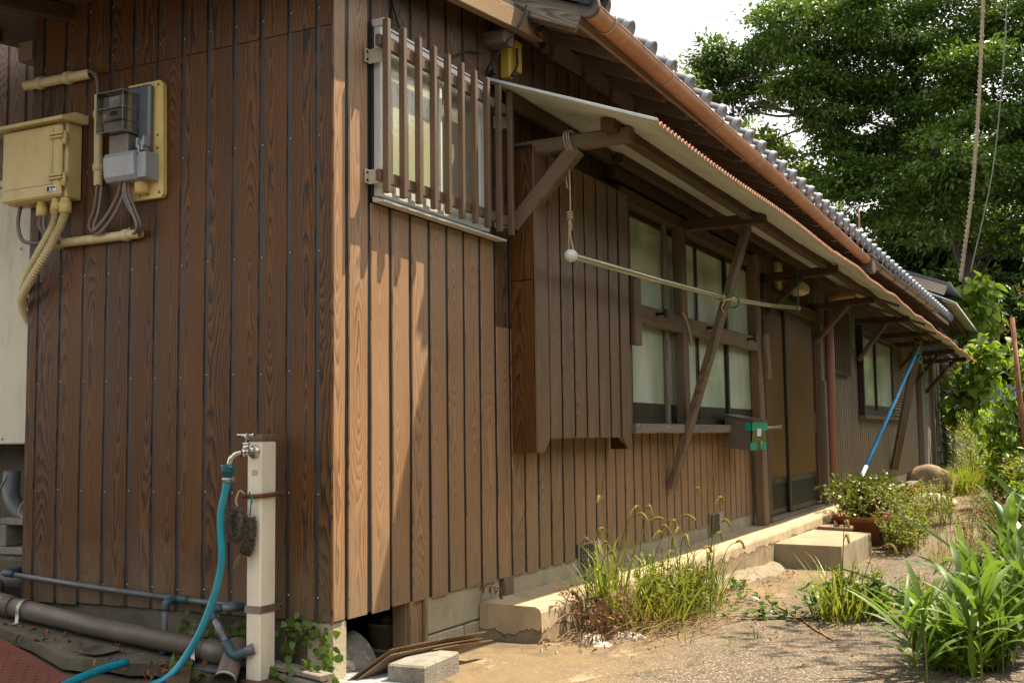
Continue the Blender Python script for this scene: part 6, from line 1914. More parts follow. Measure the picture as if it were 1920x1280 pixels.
# television aerials
def aerial(c, L, label, mast_h, yaw, elem, mat, s=1.0):
    t = thing('tv_aerial', (c[0], c[1], c[2]-mast_h), label, 'aerial', 'television aerials')
    b = MB(); b.tube([(c[0], c[1], c[2]-mast_h), c], 0.016*s, 8); b.build('mast', RUST_P if s < 1.2 else mat, t)
    c = Vector(c); ax = Vector((math.cos(yaw)*0.98, math.sin(yaw)*0.98, 0.17)); sd = Vector((-math.sin(yaw), math.cos(yaw), 0))
    b = MB(); b.tube([c-ax*L*0.45, c+ax*L*0.55], 0.010*s, 6); b.build('boom', mat, t)
    for i in range(elem):
        p = c+ax*L*(0.55-i/(elem-1)*0.95); h = L*(0.10+0.015*i)
        b = MB(); b.tube([p-sd*h, p+sd*h], 0.006*s, 5); b.build('element', mat, t)
    b = MB()
    for dz in (-0.14, -0.07, 0.07, 0.14):
        p = c-ax*L*0.45+Vector((0, 0, dz*s)); b.tube([p-sd*L*0.2, p+sd*L*0.2], 0.006*s, 5)
    b.build('reflector', mat, t)
    return t
aerial((16, 0.44, 4.93), 0.62, 'spiky television aerial on a rusty mast above the roof tiles', 1.1, -1.2, 10, STEEL)
aerial((45, 11.0, 14.3), 2.4, 'pale blue aerial far behind the bare branches', 4.0, -1.3, 4, BLUETIN, 4.0)
# twisted overhead cable at the right with creeper on it
b = MB(); P = smoothpath([(20, -1.70, 11.6), (20, -1.50, 9.6), (20, -1.33, 7.6), (20, -1.14, 5.9), (20, -0.83, 4.0)], 20)
b.tube(P, 0.032, 6)
for k in range(0, len(P)-1, 1):
    p = P[k]; b.tube([p+Vector((0, -0.04, 0)), p+Vector((0, 0.045, 0.05))], 0.012, 5)
tag(b.build('guy_cable', pm('pale twisted cable', (0.30, 0.24, 0.15), 0.8, (0.18, 0.14, 0.09), 20)), 'thick twisted guy cable slanting down in front of the trees', 'cable', 'cables before the trees')
b = MB(); b.tube(smoothpath([(21, -1.95, 10.5), (21, -1.75, 8.4), (21, -1.45, 6.3), (21, -0.95, 4.3)], 10), 0.014, 5)
tag(b.build('guy_cable', pm('grey green wire', (0.16, 0.16, 0.12), 0.8)), 'thin dark cable just right of the thick guy cable', 'cable', 'cables before the trees')
b = MB(); b.tube([(21, -2.47, 9.1), (21, -3.4, 9.25)], 0.07, 8)
tag(b.build('street_light_arm', FLASH), 'pale metal arm end entering at the upper right edge', 'pole')

# ================================================================== VEGETATION
def G(x, y, d=0.0): return gz(x, y)+d

# ---- foxtail grass clump by the ledge
def grass_clump(name, cx, cy, rx, ry, n, hmin, hmax, mat, label, cat='grass', heads=0, wid=0.010, tiltmax=0.55, bend=1.1, group=None, headmat=None, stems=True):
    t = thing(name, (cx, cy, G(cx, cy)), label, cat, group)
    a = RNG.uniform(0, 2*np.pi, n); r = RNG.random(n)**0.6
    x = cx+rx*r*np.cos(a); y = cy+ry*r*np.sin(a)
    z = np.array([G(p, q, -0.01) for p, q in zip(x, y)])
    az = np.arctan2((y-cy)/ry, (x-cx)/rx)+RNG.normal(0, 0.8, n)
    V, F = blade_arrays(np.stack([x, y, z], 1), az, RNG.uniform(0.03, tiltmax, n), RNG.uniform(hmin, hmax, n), wid*RNG.uniform(0.6, 1.3, n), RNG.uniform(0.2, bend*1.5, n), 6)
    o = npmesh('blades', V, F, mat, t); o['kind'] = 'stuff'
    for i in range(heads):
        a_ = RNG.uniform(0, 6.28); rr_ = RNG.random()**0.5
        p = Vector((cx+rx*rr_*math.cos(a_), cy+ry*rr_*math.sin(a_), 0)); p.z = G(p.x, p.y)
        h = RNG.uniform(hmax*0.6, hmax*1.22); ln_ = RNG.uniform(0.05, 0.22); a2 = RNG.uniform(0, 6.28)
        dx, dy = math.cos(a2)*ln_, math.sin(a2)*ln_
        pts = smoothpath([p, p+Vector((dx*.2, dy*.2, h*.5)), p+Vector((dx*.7, dy*.7, h*.9)), p+Vector((dx, dy, h)), p+Vector((dx*1.25, dy*1.25, h+.01))], 4)
        b = MB(); b.tube(pts, [0.0022]*len(pts), 4); b.build('stalk', STEM, t)
        e = pts[-1]; dn = RNG.uniform(0.02, 0.05)
        hp = smoothpath([e, e+Vector((dx*.18, dy*.18, .012)), e+Vector((dx*.36, dy*.36, .0)), e+Vector((dx*.48, dy*.48, -dn))], 4)
        b = MB(); b.tube(hp, [0.002]+[0.0065]*(len(hp)-2)+[0.003], 6)
        P = np.array([tuple(q) for q in hp]); k = 90
        ii = RNG.integers(0, len(P)-1, k); c = P[ii]+(P[ii+1]-P[ii])*RNG.random((k, 1))
        d = rdir(k); V, F = leaf_arrays(c, d, rdir(k), np.full(k, 0.016), np.full(k, 0.0025))
        m0 = len(b.v); b.add([tuple(q) for q in V], [tuple(f) for f in F])
        b.build('seed_head', headmat or L_FOX, t)
    return t
grass_clump('foxtail_grass', 2.30, -0.62, 0.54, 0.28, 210, 0.14, 0.60, L_GRASS, 'large clump of green foxtail grass in front of the ledge', heads=14, wid=0.010, tiltmax=0.85, bend=1.6)
grass_clump('foxtail_grass', 1.95, -0.46, 0.22, 0.12, 70, 0.25, 0.66, L_GRASS, 'smaller foxtail tuft with tall arching heads, nearest the ledge end', heads=6, wid=0.014)
grass_clump('foxtail_grass', 2.75, -0.66, 0.35, 0.16, 120, 0.15, 0.42, L_GRASS, 'low foxtail tuft at the right side of the large clump', heads=5, wid=0.010)
grass_clump('dry_grass', 2.20, -0.66, 0.48, 0.18, 300, 0.10, 0.36, L_DRYG, 'straw coloured dead grass round the base of the large clump', wid=0.006, tiltmax=1.2)
# broad drooping blades in the front clump
t = thing('broad_grass', (1.98, -0.60, 0), 'few broad bright grass blades arching over the yard', 'grass')
for i, (x, y, az, tl, L_, w_, bd) in enumerate(((1.95, -.55, -2.2, .25, .45, .024, 1.6), (1.98, -.58, -1.2, .5, .5, .022, 1.7), (2.05, -.62, -.6, .75, .52, .022, 1.4), (2.0, -.6, -1.7, .6, .40, .024, 1.9), (1.9, -.5, 2.6, .15, .5, .02, .9), (1.88, -.48, 1.2, .12, .52, .02, 1.3), (2.15, -.66, -1.0, .9, .45, .02, 1.2), (2.3, -.7, -.9, .8, .42, .018, 1.3), (1.9, -.5, -2.8, .35, .42, .022, 2.0))):
    V, F = blade_arrays(np.array([[x, y, G(x, y)]]), np.array([az]), np.array([tl]), np.array([L_]), np.array([w_]), np.array([bd]), 8)
    npmesh('leaf', V, F, L_GRASS, t, smooth=True)

def herb(name, cx, cy, rx, ry, n, h, leafmat_, label, cat='weed', leafL=(.02, .045), leafW=(.012, .024), per=40, stemmat=STEM, lean=0.4, group=None, stemr=0.003, dens=1.0, upb=0.4):
    """bushy weed: many thin branching stems, each with small leaves"""
    t = thing(name, (cx, cy, G(cx, cy)), label, cat, group)
    b = MB(); C = []
    for i in range(n):
        a_ = RNG.uniform(0, 6.28); r_ = RNG.random()**0.5
        p = Vector((cx+rx*r_*math.cos(a_)*.7, cy+ry*r_*math.sin(a_)*.7, 0)); p.z = G(p.x, p.y, -0.01)
        hh = h*RNG.uniform(0.45, 1.05); a2 = RNG.uniform(0, 6.28); l_ = RNG.uniform(0, lean)*hh
        q = p+Vector((math.cos(a2)*l_*.4, math.sin(a2)*l_*.4, hh*.55)); e = p+Vector((math.cos(a2)*l_, math.sin(a2)*l_, hh))
        pts = [p, q, e]; b.tube(pts, [stemr, stemr*.8, stemr*.4], 4, False)
        for s in range(3):
            f = RNG.uniform(.3, .8); c0 = p.lerp(q, min(1, f*1.6)) if f < .55 else q.lerp(e, (f-.5)*2)
            a3 = RNG.uniform(0, 6.28); bl = hh*RNG.uniform(.15, .35); c1 = c0+Vector((math.cos(a3)*bl*.7, math.sin(a3)*bl*.7, bl*.6))
            b.tube([c0, c1], [stemr*.6, stemr*.3], 3, False)
            for k in range(int(per/5*dens)): C.append(c0.lerp(c1, RNG.random()))
        for k in range(int(per*.4*dens)):
            f = RNG.uniform(.15, 1); C.append(p.lerp(q, f*2) if f < .5 else q.lerp(e, f*2-1))
    b.build('stems', stemmat, t)['kind'] = 'stuff'
    C = np.array([tuple(c) for c in C]); m_ = len(C)
    D = unit(rdir(m_)*np.array([1, 1, .6])+np.array([0, 0, .15])); Nn = unit(rdir(m_)*.6+np.array([0, 0, 1.0]))
    V, F = leaf_arrays(C, D, Nn, RNG.uniform(*leafL, m_), RNG.uniform(*leafW, m_))
    npmesh('leaves', V, F, leafmat_, t)['kind'] = 'stuff'
    return t
herb('small_weed', 2.35, -0.66, 0.46, 0.18, 48, 0.38, L_WEED, 'yellow green leafy weed growing through the large foxtail clump', per=34)
herb('small_weed', 2.72, -0.74, 0.25, 0.12, 12, 0.30, L_WEED, 'leafy weed at the right foot of the large foxtail clump', per=30, stemmat=DRYSTEM)
herb('weed_bush', 7.7, -1.22, 0.75, 0.24, 60, 0.66, L_WEED, 'tall yellow green weed bush at the far side of the step', per=46, stemmat=DRYSTEM)
herb('weed_bush', 8.6, -1.20, 0.6, 0.18, 30, 0.55, L_WEED, 'yellow green weed bush behind the first, in front of the jade plant', per=46, stemmat=DRYSTEM)
herb('weed_bush', 10.4, -1.20, 1.2, 0.30, 54, 0.62, L_WEED, 'straggly weeds before the rubble heap', per=40, stemmat=DRYSTEM)
herb('dry_weed', 8.9, -1.85, 1.1, 0.38, 60, 0.48, L_DRYG, 'brown dried weeds on the yard right of the weed bushes', per=22, stemmat=DRYSTEM)
herb('dry_weed', 11.5, -1.75, 1.6, 0.40, 46, 0.45, L_DRYG, 'far patch of brown dried weeds beyond the bushes', per=20, stemmat=DRYSTEM)
herb('dry_weed', 10.6, -2.35, 1.0, 0.35, 20, 0.35, L_WEED, 'low green and red weeds at the right edge of the yard', per=30, stemmat=DRYSTEM)
herb('dry_creeper', 1.62, -0.54, 0.34, 0.16, 36, 0.28, L_DEAD, 'dry brown creeper stems in front of the ledge end', per=8, stemmat=DRYSTEM, lean=1.2)
herb('small_weed', 1.78, -0.44, 0.10, 0.07, 7, 0.36, L_VINE, 'small blue green weed against the ledge end', per=26)
herb('small_weed', 3.95, -0.60, 0.3, 0.08, 8, 0.10, L_VINE, 'tiny weed in the yard crack before the step', per=18)
# dry twigs lying and standing by the ledge end
b = MB()
for i in range(90):
    x = RNG.uniform(1.15, 3.2) if i > 45 else RNG.uniform(1.15, 2.3); y = RNG.uniform(-.85, -.40)+(-.15 if x > 1.6 else 0)
    a_ = RNG.uniform(-.9, .5); L_ = RNG.uniform(.12, .42); dz = RNG.uniform(0, .05)
    p = Vector((x, y, G(x, y)+.006)); q = p+Vector((math.cos(a_)*L_, math.sin(a_)*L_*.5, dz))
    b.tube(smoothpath([p, p.lerp(q, .5)+Vector((0, RNG.uniform(-.03, .03), .02)), q], 3), 0.0022, 4, False)
o = b.build('dry_twigs', DRYSTEM); tag(o, 'scatter of dry twigs on the yard in front of the ledge end', 'twigs', kind='stuff')
def stalk(pts, r, label, leaves=0):
    t = thing('dry_stalk', pts[0], label, 'dead stalk', 'dead stalks at the block wall')
    b = MB(); P = smoothpath(pts, 6); b.tube(P, [r*(1-.5*i/len(P)) for i in range(len(P))], 5); b.build('stem', DRYSTEM, t)
    if leaves:
        idx = RNG.integers(len(P)//2, len(P), leaves); C = np.array([tuple(P[i]) for i in idx])+RNG.normal(0, .008, (leaves, 3))
        V, F = leaf_arrays6(C, unit(rdir(leaves)*.5+np.array([0, 0, -1.0])), rdir(leaves), RNG.uniform(.03, .06, leaves), RNG.uniform(.012, .02, leaves), .3, .3); npmesh('withered_leaf', V, F, L_DEAD, t)['kind'] = 'stuff'
stalk([(1.33, -.05, -.08), (1.40, -.05, .02), (1.44, -.04, .14), (1.42, -.045, .21), (1.34, -.05, .235), (1.24, -.05, .25)], 0.006, 'dead stalk climbing the block wall and bending left under the boards', 9)
stalk([(1.45, -.30, -.03), (1.50, -.36, .10), (1.56, -.38, .2), (1.60, -.40, .18), (1.66, -.42, .05)], 0.004, 'dead stalk arching over before the ledge end', 6)
stalk([(1.2, -.35, -.02), (1.45, -.40, .1), (1.75, -.5, .05), (2.3, -.72, -.02)], 0.005, 'long dead stalk lying across toward the foxtail clump', 10)
stalk([(1.5, -.42, -.03), (1.52, -.44, .15), (1.50, -.44, .26)], 0.003, 'thin upright dead stalk at the broken kerb', 3)

# ---- vines creeping over the concrete
def vine(path, label, n, size=(.035, .06), mat=L_VINE, group=None, spread=.05, hh=.03):
    t = thing('creeping_vine', path[0], label, 'vine', group)
    P = smoothpath(path, 10); b = MB(); b.tube(P, 0.0025, 4); b.build('runner', STEM, t)
    A = np.array([tuple(p) for p in P]); ii = RNG.integers(0, len(A), n)
    C = A[ii]+RNG.normal(0, 1, (n, 3))*np.array([spread, spread*.6, hh*.5])+np.array([0, 0, hh])
    V, F = leaf_arrays6(C, unit(rdir(n)*np.array([1, 1, .4])), unit(rdir(n)*.5+np.array([0, 0, 1.0])), RNG.uniform(*size, n), RNG.uniform(size[0]*.75, size[1]*.75, n), .12, .15)
    npmesh('leaves', V, F, mat, t, smooth=False)['kind'] = 'stuff'
vine([(2.42, -.78, G(2.4, -.78)+.01), (2.55, -.98, G(2.5, -1)+.01), (2.62, -1.16, G(2.6, -1.16)+.01), (2.66, -1.30, G(2.66, -1.3)+.01)], 'ivy like vine creeping over the yard from the foxtail clump', 70)
vine([(3.3, -.75, G(3.3, -.75)+.02), (3.25, -.86, G(3.2, -.86)+.02), (3.2, -1.0, G(3.2, -1)+.01)], 'short vine tip reaching into the yard beyond the clump', 30)

# ---- middle weed clump
grass_clump('weed_grass', 2.98, -1.52, 0.40, 0.20, 210, 0.14, 0.46, L_GRASS, 'grass tuft among round leaves in the middle of the yard', heads=3, wid=0.012, tiltmax=0.8)
vine([(2.62, -1.36, G(2.7, -1.4)+.02), (2.9, -1.5, G(2.9, -1.5)+.10), (2.95, -1.7, G(2.95, -1.7)+.09), (2.8, -1.9, G(2.8, -1.9)+.02), (2.75, -2.1, G(2.75, -2.1)+.02)], 'round leaved vine tangled in the middle weed clump', 190, (.045, .075), L_VINE, None, .09, .07)
herb('small_weed', 2.98, -1.58, 0.36, 0.22, 26, 0.32, L_WEED, 'yellow green small leaved weed in the middle clump', per=36)
herb('small_weed', 3.4, -1.85, 0.35, 0.2, 14, 0.20, L_WEED, 'low yellow weed beside the dark ginger leaves', per=28)

# ---- foreground bamboo grass and ginger leaves, each leaf its own piece
def leaf_piece(root, az, elev, L, W, bend, fold, mat, parent, twist=0.0, n=7):
    """one lance shaped leaf with a folded midrib"""
    d0 = Vector((math.cos(az)*math.cos(elev), math.sin(az)*math.cos(elev), math.sin(elev)))
    s = Vector((-math.sin(az), math.cos(az), 0))
    p = Vector(root); el = elev; V = []
    for k in range(n+1):
        t = k/n
        w = W*(math.sin(math.pi*min(1, (t*0.93+0.07))**0.75))**0.9*0.5
        d = Vector((math.cos(az)*math.cos(el), math.sin(az)*math.cos(el), math.sin(el)))
        nrm = s.cross(d)*-1.0
        ss = (s*math.cos(twist*t)+nrm*math.sin(twist*t))
        V += [p-ss*w+nrm*w*fold, p, p+ss*w+nrm*w*fold]
        p = p+d*(L/n); el -= bend/n*(0.4+1.2*t)
    F = []
    for k in range(n):
        a_ = 3*k; F += [(a_, a_+1, a_+4, a_+3), (a_+1, a_+2, a_+5, a_+4)]
    return npmesh('leaf', [tuple(v) for v in V], F, mat, parent, smooth=True)
rr = random.Random(21)
def bamboo(cx, cy, h, nst, label, spread=.25, Lr=(.18, .32), Wr=(.024, .040), per=12, inward=0.0):
    t = thing('bamboo_grass', (cx, cy, G(cx, cy)), label, 'bamboo grass', 'bamboo grass in the right foreground')
    for i in range(nst):
        x = cx+rr.uniform(-spread, spread); y = cy+rr.uniform(-spread, spread)*.7
        z0 = G(x, y)-.02; hh = h*rr.uniform(.55, 1.1); a0 = rr.uniform(0, 6.28); l_ = rr.uniform(.02, .16)
        P = smoothpath([(x, y, z0), (x+math.cos(a0)*l_*.3, y+math.sin(a0)*l_*.3, z0+hh*.5), (x+math.cos(a0)*l_, y+math.sin(a0)*l_, z0+hh)], 5)
        b = MB(); b.tube(P, [0.0045]*len(P), 5); b.build('stem', STEM, t)
        for k in range(per):
            f = rr.uniform(.3, 1.0); p = P[min(len(P)-1, int(f*(len(P)-1)))]
            leaf_piece(p, rr.uniform(0, 6.28), rr.uniform(.45, 1.4), rr.uniform(*Lr), rr.uniform(*Wr), rr.uniform(.4, 1.5), rr.uniform(.15, .4), L_BAMB, t, rr.uniform(-.5, .5))
    return t
bamboo(1.10, -2.26, .42, 9, 'bamboo grass nearest the camera at the lower right corner', .24, (.20, .34), (.022, .038))
bamboo(2.55, -2.46, .56, 7, 'bamboo grass with tall upright shoots right of the ginger leaves', .26, (.20, .36), (.024, .040))
bamboo(3.2, -2.72, .66, 6, 'bamboo grass at the right edge behind the tall shoots', .30, (.20, .36), (.026, .044))
bamboo(4.3, -2.95, .75, 5, 'farther bamboo grass at the right edge by the dried weeds', .4, (.24, .40), (.03, .05))
bamboo(1.45, -2.45, .46, 9, 'bamboo grass filling the bottom right corner of the yard', .25, (.20, .36), (.022, .038))
gp = thing('ginger_plant', (3.1, -2.35, G(3.1, -2.35)), 'dark lance leaved plant with long glossy leaves pointing left', 'ginger plant')
def lance(base, tip, W_, sag, parent):
    b_, t_ = Vector(base), Vector(tip); d = t_-b_; az = math.atan2(d.y, d.x); el = math.atan2(d.z, math.hypot(d.x, d.y))
    leaf_piece(b_, az, el+sag*.45, d.length*1.03, W_, sag, .32, L_GING, parent, .25, 9)
lance((3.45, -2.20, .18), (3.4, -1.62, .50), .10, .5, gp)
lance((3.25, -2.15, .12), (3.2, -1.86, .27), .085, .35, gp)
lance((2.95, -2.02, -.01), (2.9, -1.34, .20), .09, .45, gp)
lance((3.9, -2.55, .15), (4.4, -2.15, .55), .09, .5, gp)
lance((4.2, -2.6, .2), (3.9, -2.2, .75), .09, .4, gp)
bamboo(2.1, -2.42, .46, 7, 'bamboo grass between the corner clump and the ginger leaves', .25, (.20, .34), (.022, .038))
herb('ground_weed', 1.5, -2.30, 0.55, 0.24, 90, 0.28, L_FIG, 'leafy green weeds under the bamboo grass', per=30, leafL=(.03, .06), leafW=(.018, .035))
herb('ground_weed', 3.3, -2.66, 0.8, 0.3, 70, 0.5, L_FIG, 'leafy weeds behind the ginger plant', per=34, leafL=(.035, .07), leafW=(.02, .04))
herb('ground_weed', 5.8, -2.75, 1.2, 0.45, 80, 0.75, L_FIG, 'leafy weeds farther along the right edge', per=34, leafL=(.04, .08), leafW=(.025, .045))
t = thing('leafy_shoot', (2.1, -1.95, 0), 'shoot with toothed oval leaves in the right foreground', 'shoot')
for (x, y, z, az, el, L_, W_) in ((2.1, -2.02, .13, 2.4, -.9, .13, .075), (2.35, -2.2, .30, 3.2, -1.1, .17, .085), (2.4, -2.15, .34, 2.0, -.6, .12, .07), (2.2, -2.1, .22, 4.0, -.7, .12, .07)):
    leaf_piece((x, y, z), az, el, L_, W_, .4, .2, L_BAMB, t)
b = MB(); b.tube(smoothpath([(2.2, -2.1, -.05), (2.25, -2.1, .15), (2.38, -2.17, .36)], 5), .004, 5); b.build('stem', STEM, t)

# ---- ivy at the house corner and along the gable foot
def ivy(spots, label, per=16, size=(.025, .045), sd=.03):
    C = np.repeat(np.array(spots, float), per, 0); n = len(C)
    C = C+RNG.normal(0, 1, (n, 3))*np.array([.012, sd, sd])
    D = unit(rdir(n)*.6+np.array([-.3, 0, -.5])); Nn = unit(rdir(n)*.5+np.array([-1, -.4, .3]))
    t = thing('ivy', spots[0], label, 'ivy')
    V, F = leaf_arrays6(C, D, Nn, RNG.uniform(*size, n), RNG.uniform(size[0]*.9, size[1]*.9, n), .12, .2); npmesh('leaves', V, F, L_IVY, t)['kind'] = 'stuff'
    b = MB()
    for i in range(len(spots)-1): b.tube([spots[i], spots[i+1]], .002, 4)
    b.build('runners', DRYSTEM, t)
ivy([(-.015, .205, .21), (-.018, .15, .235), (-.018, .10, .225), (-.02, .06, .22), (-.02, .02, .205), (-.02, -.01, .16), (-.03, -.005, .11), (-.05, .01, .07), (-.08, .06, .06), (-.10, .12, .055), (-.10, .19, .055)], 'green and reddish ivy round the corner pier right of the water post', 11)
ivy([(-.02, .74, .215), (-.02, .62, .225), (-.02, .52, .19), (-.02, .46, .16), (-.02, .42, .20), (-.02, .36, .15), (-.02, .33, .10)], 'dark green ivy on the footing behind the pipes', 9)
ivy([(-.02, .18, .12), (-.02, .21, .08), (-.02, .22, .19)], 'few ivy leaves right beside the water post foot', 7)
ivy([(-.25, .60, .075), (-.28, .55, .07), (-.22, .52, .07), (-.22, .66, .08)], 'small ivy sprigs on the ground behind the hose', 6)
# hanging sprig at the top left
ivy([(-.40, 1.78, 2.97), (-.40, 1.785, 2.90), (-.40, 1.79, 2.83), (-.40, 1.79, 2.76)], 'hanging green creeper sprig at the top left corner', 5, (.03, .05), .012)
# dead leaves on the slab
n = 60
x = RNG.uniform(-.42, -.05, n); y = RNG.uniform(.45, 1.75, n)
C = np.stack([x, y, 0.03+.11*(y-.3)+.012], 1)
V, F = leaf_arrays6(C, unit(rdir(n)*np.array([1, 1, .3])), unit(rdir(n)*.6+np.array([0, 0, 1.])), RNG.uniform(.02, .05, n), RNG.uniform(.012, .03, n), .5, .4)
o = npmesh('fallen_leaves', V, F, L_DEAD); tag(o, 'reddish dead leaves on the slab by the gable pipes', 'leaves', kind='stuff')

# litter on the yard
n = 520
x = np.concatenate([RNG.uniform(1.1, 4.6, 260), RNG.uniform(4.6, 12, 260)]); y = np.where(RNG.random(n) < .55, RNG.uniform(-.75, -.38, n), RNG.uniform(-2.3, -.5, n))
C = np.array([[p, q, gz(p, q)+.012] for p, q in zip(x, y)])
V, F = leaf_arrays6(C, unit(rdir(n)*np.array([1, 1, .25])), unit(rdir(n)*.5+np.array([0, 0, 1.])), RNG.uniform(.012, .04, n), RNG.uniform(.008, .02, n), .5, .4)
o = npmesh('leaf_litter', V, F, L_DEAD); tag(o, 'small dead leaves scattered over the yard and against the ledge', kind='stuff')
b = MB()
for i in range(260):
    x = RNG.uniform(1.0, 6.0); y = -.36-abs(RNG.normal(0, .25)) if i % 2 else RNG.uniform(-2.2, -.4); r_ = RNG.uniform(.004, .012)
    z = gz(x, y)+.004; a_ = RNG.uniform(0, 6)
    b.add([(x+r_*math.cos(a_), y+r_*math.sin(a_), z-.006), (x+r_*math.cos(a_+2.1), y+r_*math.sin(a_+2.1), z-.006), (x+r_*math.cos(a_+4.2), y+r_*math.sin(a_+4.2), z-.006), (x, y, z+r_*.8)], [(0, 1, 3), (1, 2, 3), (2, 0, 3)])
o = b.build('grit', CONC); tag(o, 'small chips of concrete and grit lying on the yard', kind='stuff')

# tiny sprouts in the cracks of the yard
n = 420
sx_ = np.concatenate([np.repeat(RNG.uniform(1.4, 5.8, 30), 9), np.repeat(RNG.uniform(5.5, 12, 15), 10)]); sy_ = np.concatenate([np.repeat(np.where(RNG.random(30) < .5, RNG.uniform(-.46, -.36, 30), RNG.uniform(-2.0, -.5, 30)), 9), np.repeat(RNG.uniform(-2.2, -1.3, 15), 10)])
sx_ = sx_+RNG.normal(0, .012, n); sy_ = sy_+RNG.normal(0, .012, n)
V, F = blade_arrays(np.array([[p, q, gz(p, q)-.005] for p, q in zip(sx_, sy_)]), RNG.uniform(0, 6.28, n), RNG.uniform(.1, 1.0, n), RNG.uniform(.03, .11, n), RNG.uniform(.003, .007, n), RNG.uniform(.3, 1.4, n), 4)
o = npmesh('sprouts', V, F, L_GRASS); tag(o, 'tiny grass sprouts growing from cracks in the yard', kind='stuff')

# continuous growth along the right side of the yard
for (x, y, rx, ry, n_, h_, m_, lab) in ((7.4, -2.62, .9, .28, 80, .75, L_WEED, 'yellow green bushy weeds along the right edge, nearest the ginger plant'), (9.4, -2.45, 1.0, .3, 90, .85, L_FIG, 'leafy bank at the right edge level with the potted jade plant'), (11.6, -2.15, 1.1, .28, 80, .85, L_WEED, 'yellow green bank at the right edge below the rusty poles'), (14.5, -1.75, 1.3, .3, 80, .95, L_FIG, 'leafy bank at the far right end of the yard')):
    herb('hedge_weed', x, y, rx, ry, n_, h_, m_, lab, per=44, leafL=(.05, .10), leafW=(.028, .055), stemr=.004)
grass_clump('dry_grass', 7.4, -1.75, 1.0, .25, 260, .10, .38, L_DRYG, 'dry straw coloured grass in the yard right of the step', wid=.008, tiltmax=1.0)
grass_clump('dry_grass', 4.4, -1.75, .5, .10, 90, .06, .20, L_DRYG, 'low dry grass along the crack in the middle of the yard', wid=.006, tiltmax=1.1)

# ---- tall weeds at the end of the yard
def tallweeds(cx, cy, rx, ry, n, h, label, cat='weed'):
    t = thing('horseweed', (cx, cy, G(cx, cy)), label, cat, 'tall weeds at the end of the yard')
    b = MB(); Cs = []; Ds = []
    for i in range(n):
        x = cx+RNG.uniform(-rx, rx); y = cy+RNG.uniform(-ry, ry); z = G(x, y); hh = h*RNG.uniform(.5, 1.1)
        e = Vector((x+RNG.normal(0, .07), y+RNG.normal(0, .07), z+hh)); p = Vector((x, y, z))
        b.tube([p, e], [.006, .003], 4, False)
        k = int(60*hh)
        for j in range(k):
            f = (j+RNG.random())/k; a_ = j*2.4; Cs.append(tuple(p.lerp(e, f))); Ds.append((math.cos(a_), math.sin(a_), .75-.5*(1-f)))
    b.build('stems', STEM, t)['kind'] = 'stuff'
    Cs = np.array(Cs); Ds = np.array(Ds); m_ = len(Cs)
    V, F = leaf_arrays(Cs, Ds, unit(rdir(m_)*.3+np.array([0, 0, 1.])), RNG.uniform(.06, .13, m_), RNG.uniform(.012, .022, m_)); npmesh('leaves', V, F, L_WEED, t)['kind'] = 'stuff'
tallweeds(17.4, -1.2, 1.5, .28, 46, 1.1, 'dense pale green tall weeds right of the boulder')
tallweeds(21.0, -1.15, 2.0, .4, 50, 1.3, 'tall weeds in front of the old board wall end')
tallweeds(17.5, -1.75, 1.2, .4, 34, .85, 'lower tall weeds under the broad leaved bush')
grass_clump('weed_grass', 16.0, -1.12, .9, .22, 420, .2, .6, L_GRASS, 'bright grass tussock at the foot of the tall weeds', wid=.02, tiltmax=.5)
grass_clump('weed_grass', 19.0, -1.7, 2.5, .9, 700, .25, .7, L_GRASS, 'grassy bank at the far end of the yard', wid=.03, tiltmax=.6)
# creeper on the old wall
def creeper(spots, label, per, mat, sd, size):
    C = np.repeat(np.array(spots, float), per, 0); n = len(C); C += RNG.normal(0, 1, (n, 3))*np.array([sd, .05, sd])
    t = thing('wall_creeper', spots[-1], label, 'creeper')
    V, F = leaf_arrays(C, unit(rdir(n)*.5+np.array([0, -.4, -1])), rdir(n), RNG.uniform(*size, n), RNG.uniform(size[0]*.3, size[1]*.3, n)); npmesh('leaves', V, F, mat, t)['kind'] = 'stuff'
    b = MB(); b.tube([s for s in spots], .008, 4); b.build('stem', DRYSTEM, t)
creeper([(22.6, -.15, 2.35), (22.7, -.15, 1.9), (22.4, -.15, 1.4), (22.8, -.15, .9), (22.7, -.15, .5)], 'dark green creeper hanging down the old board wall', 90, L_DARK, .22, (.10, .18))

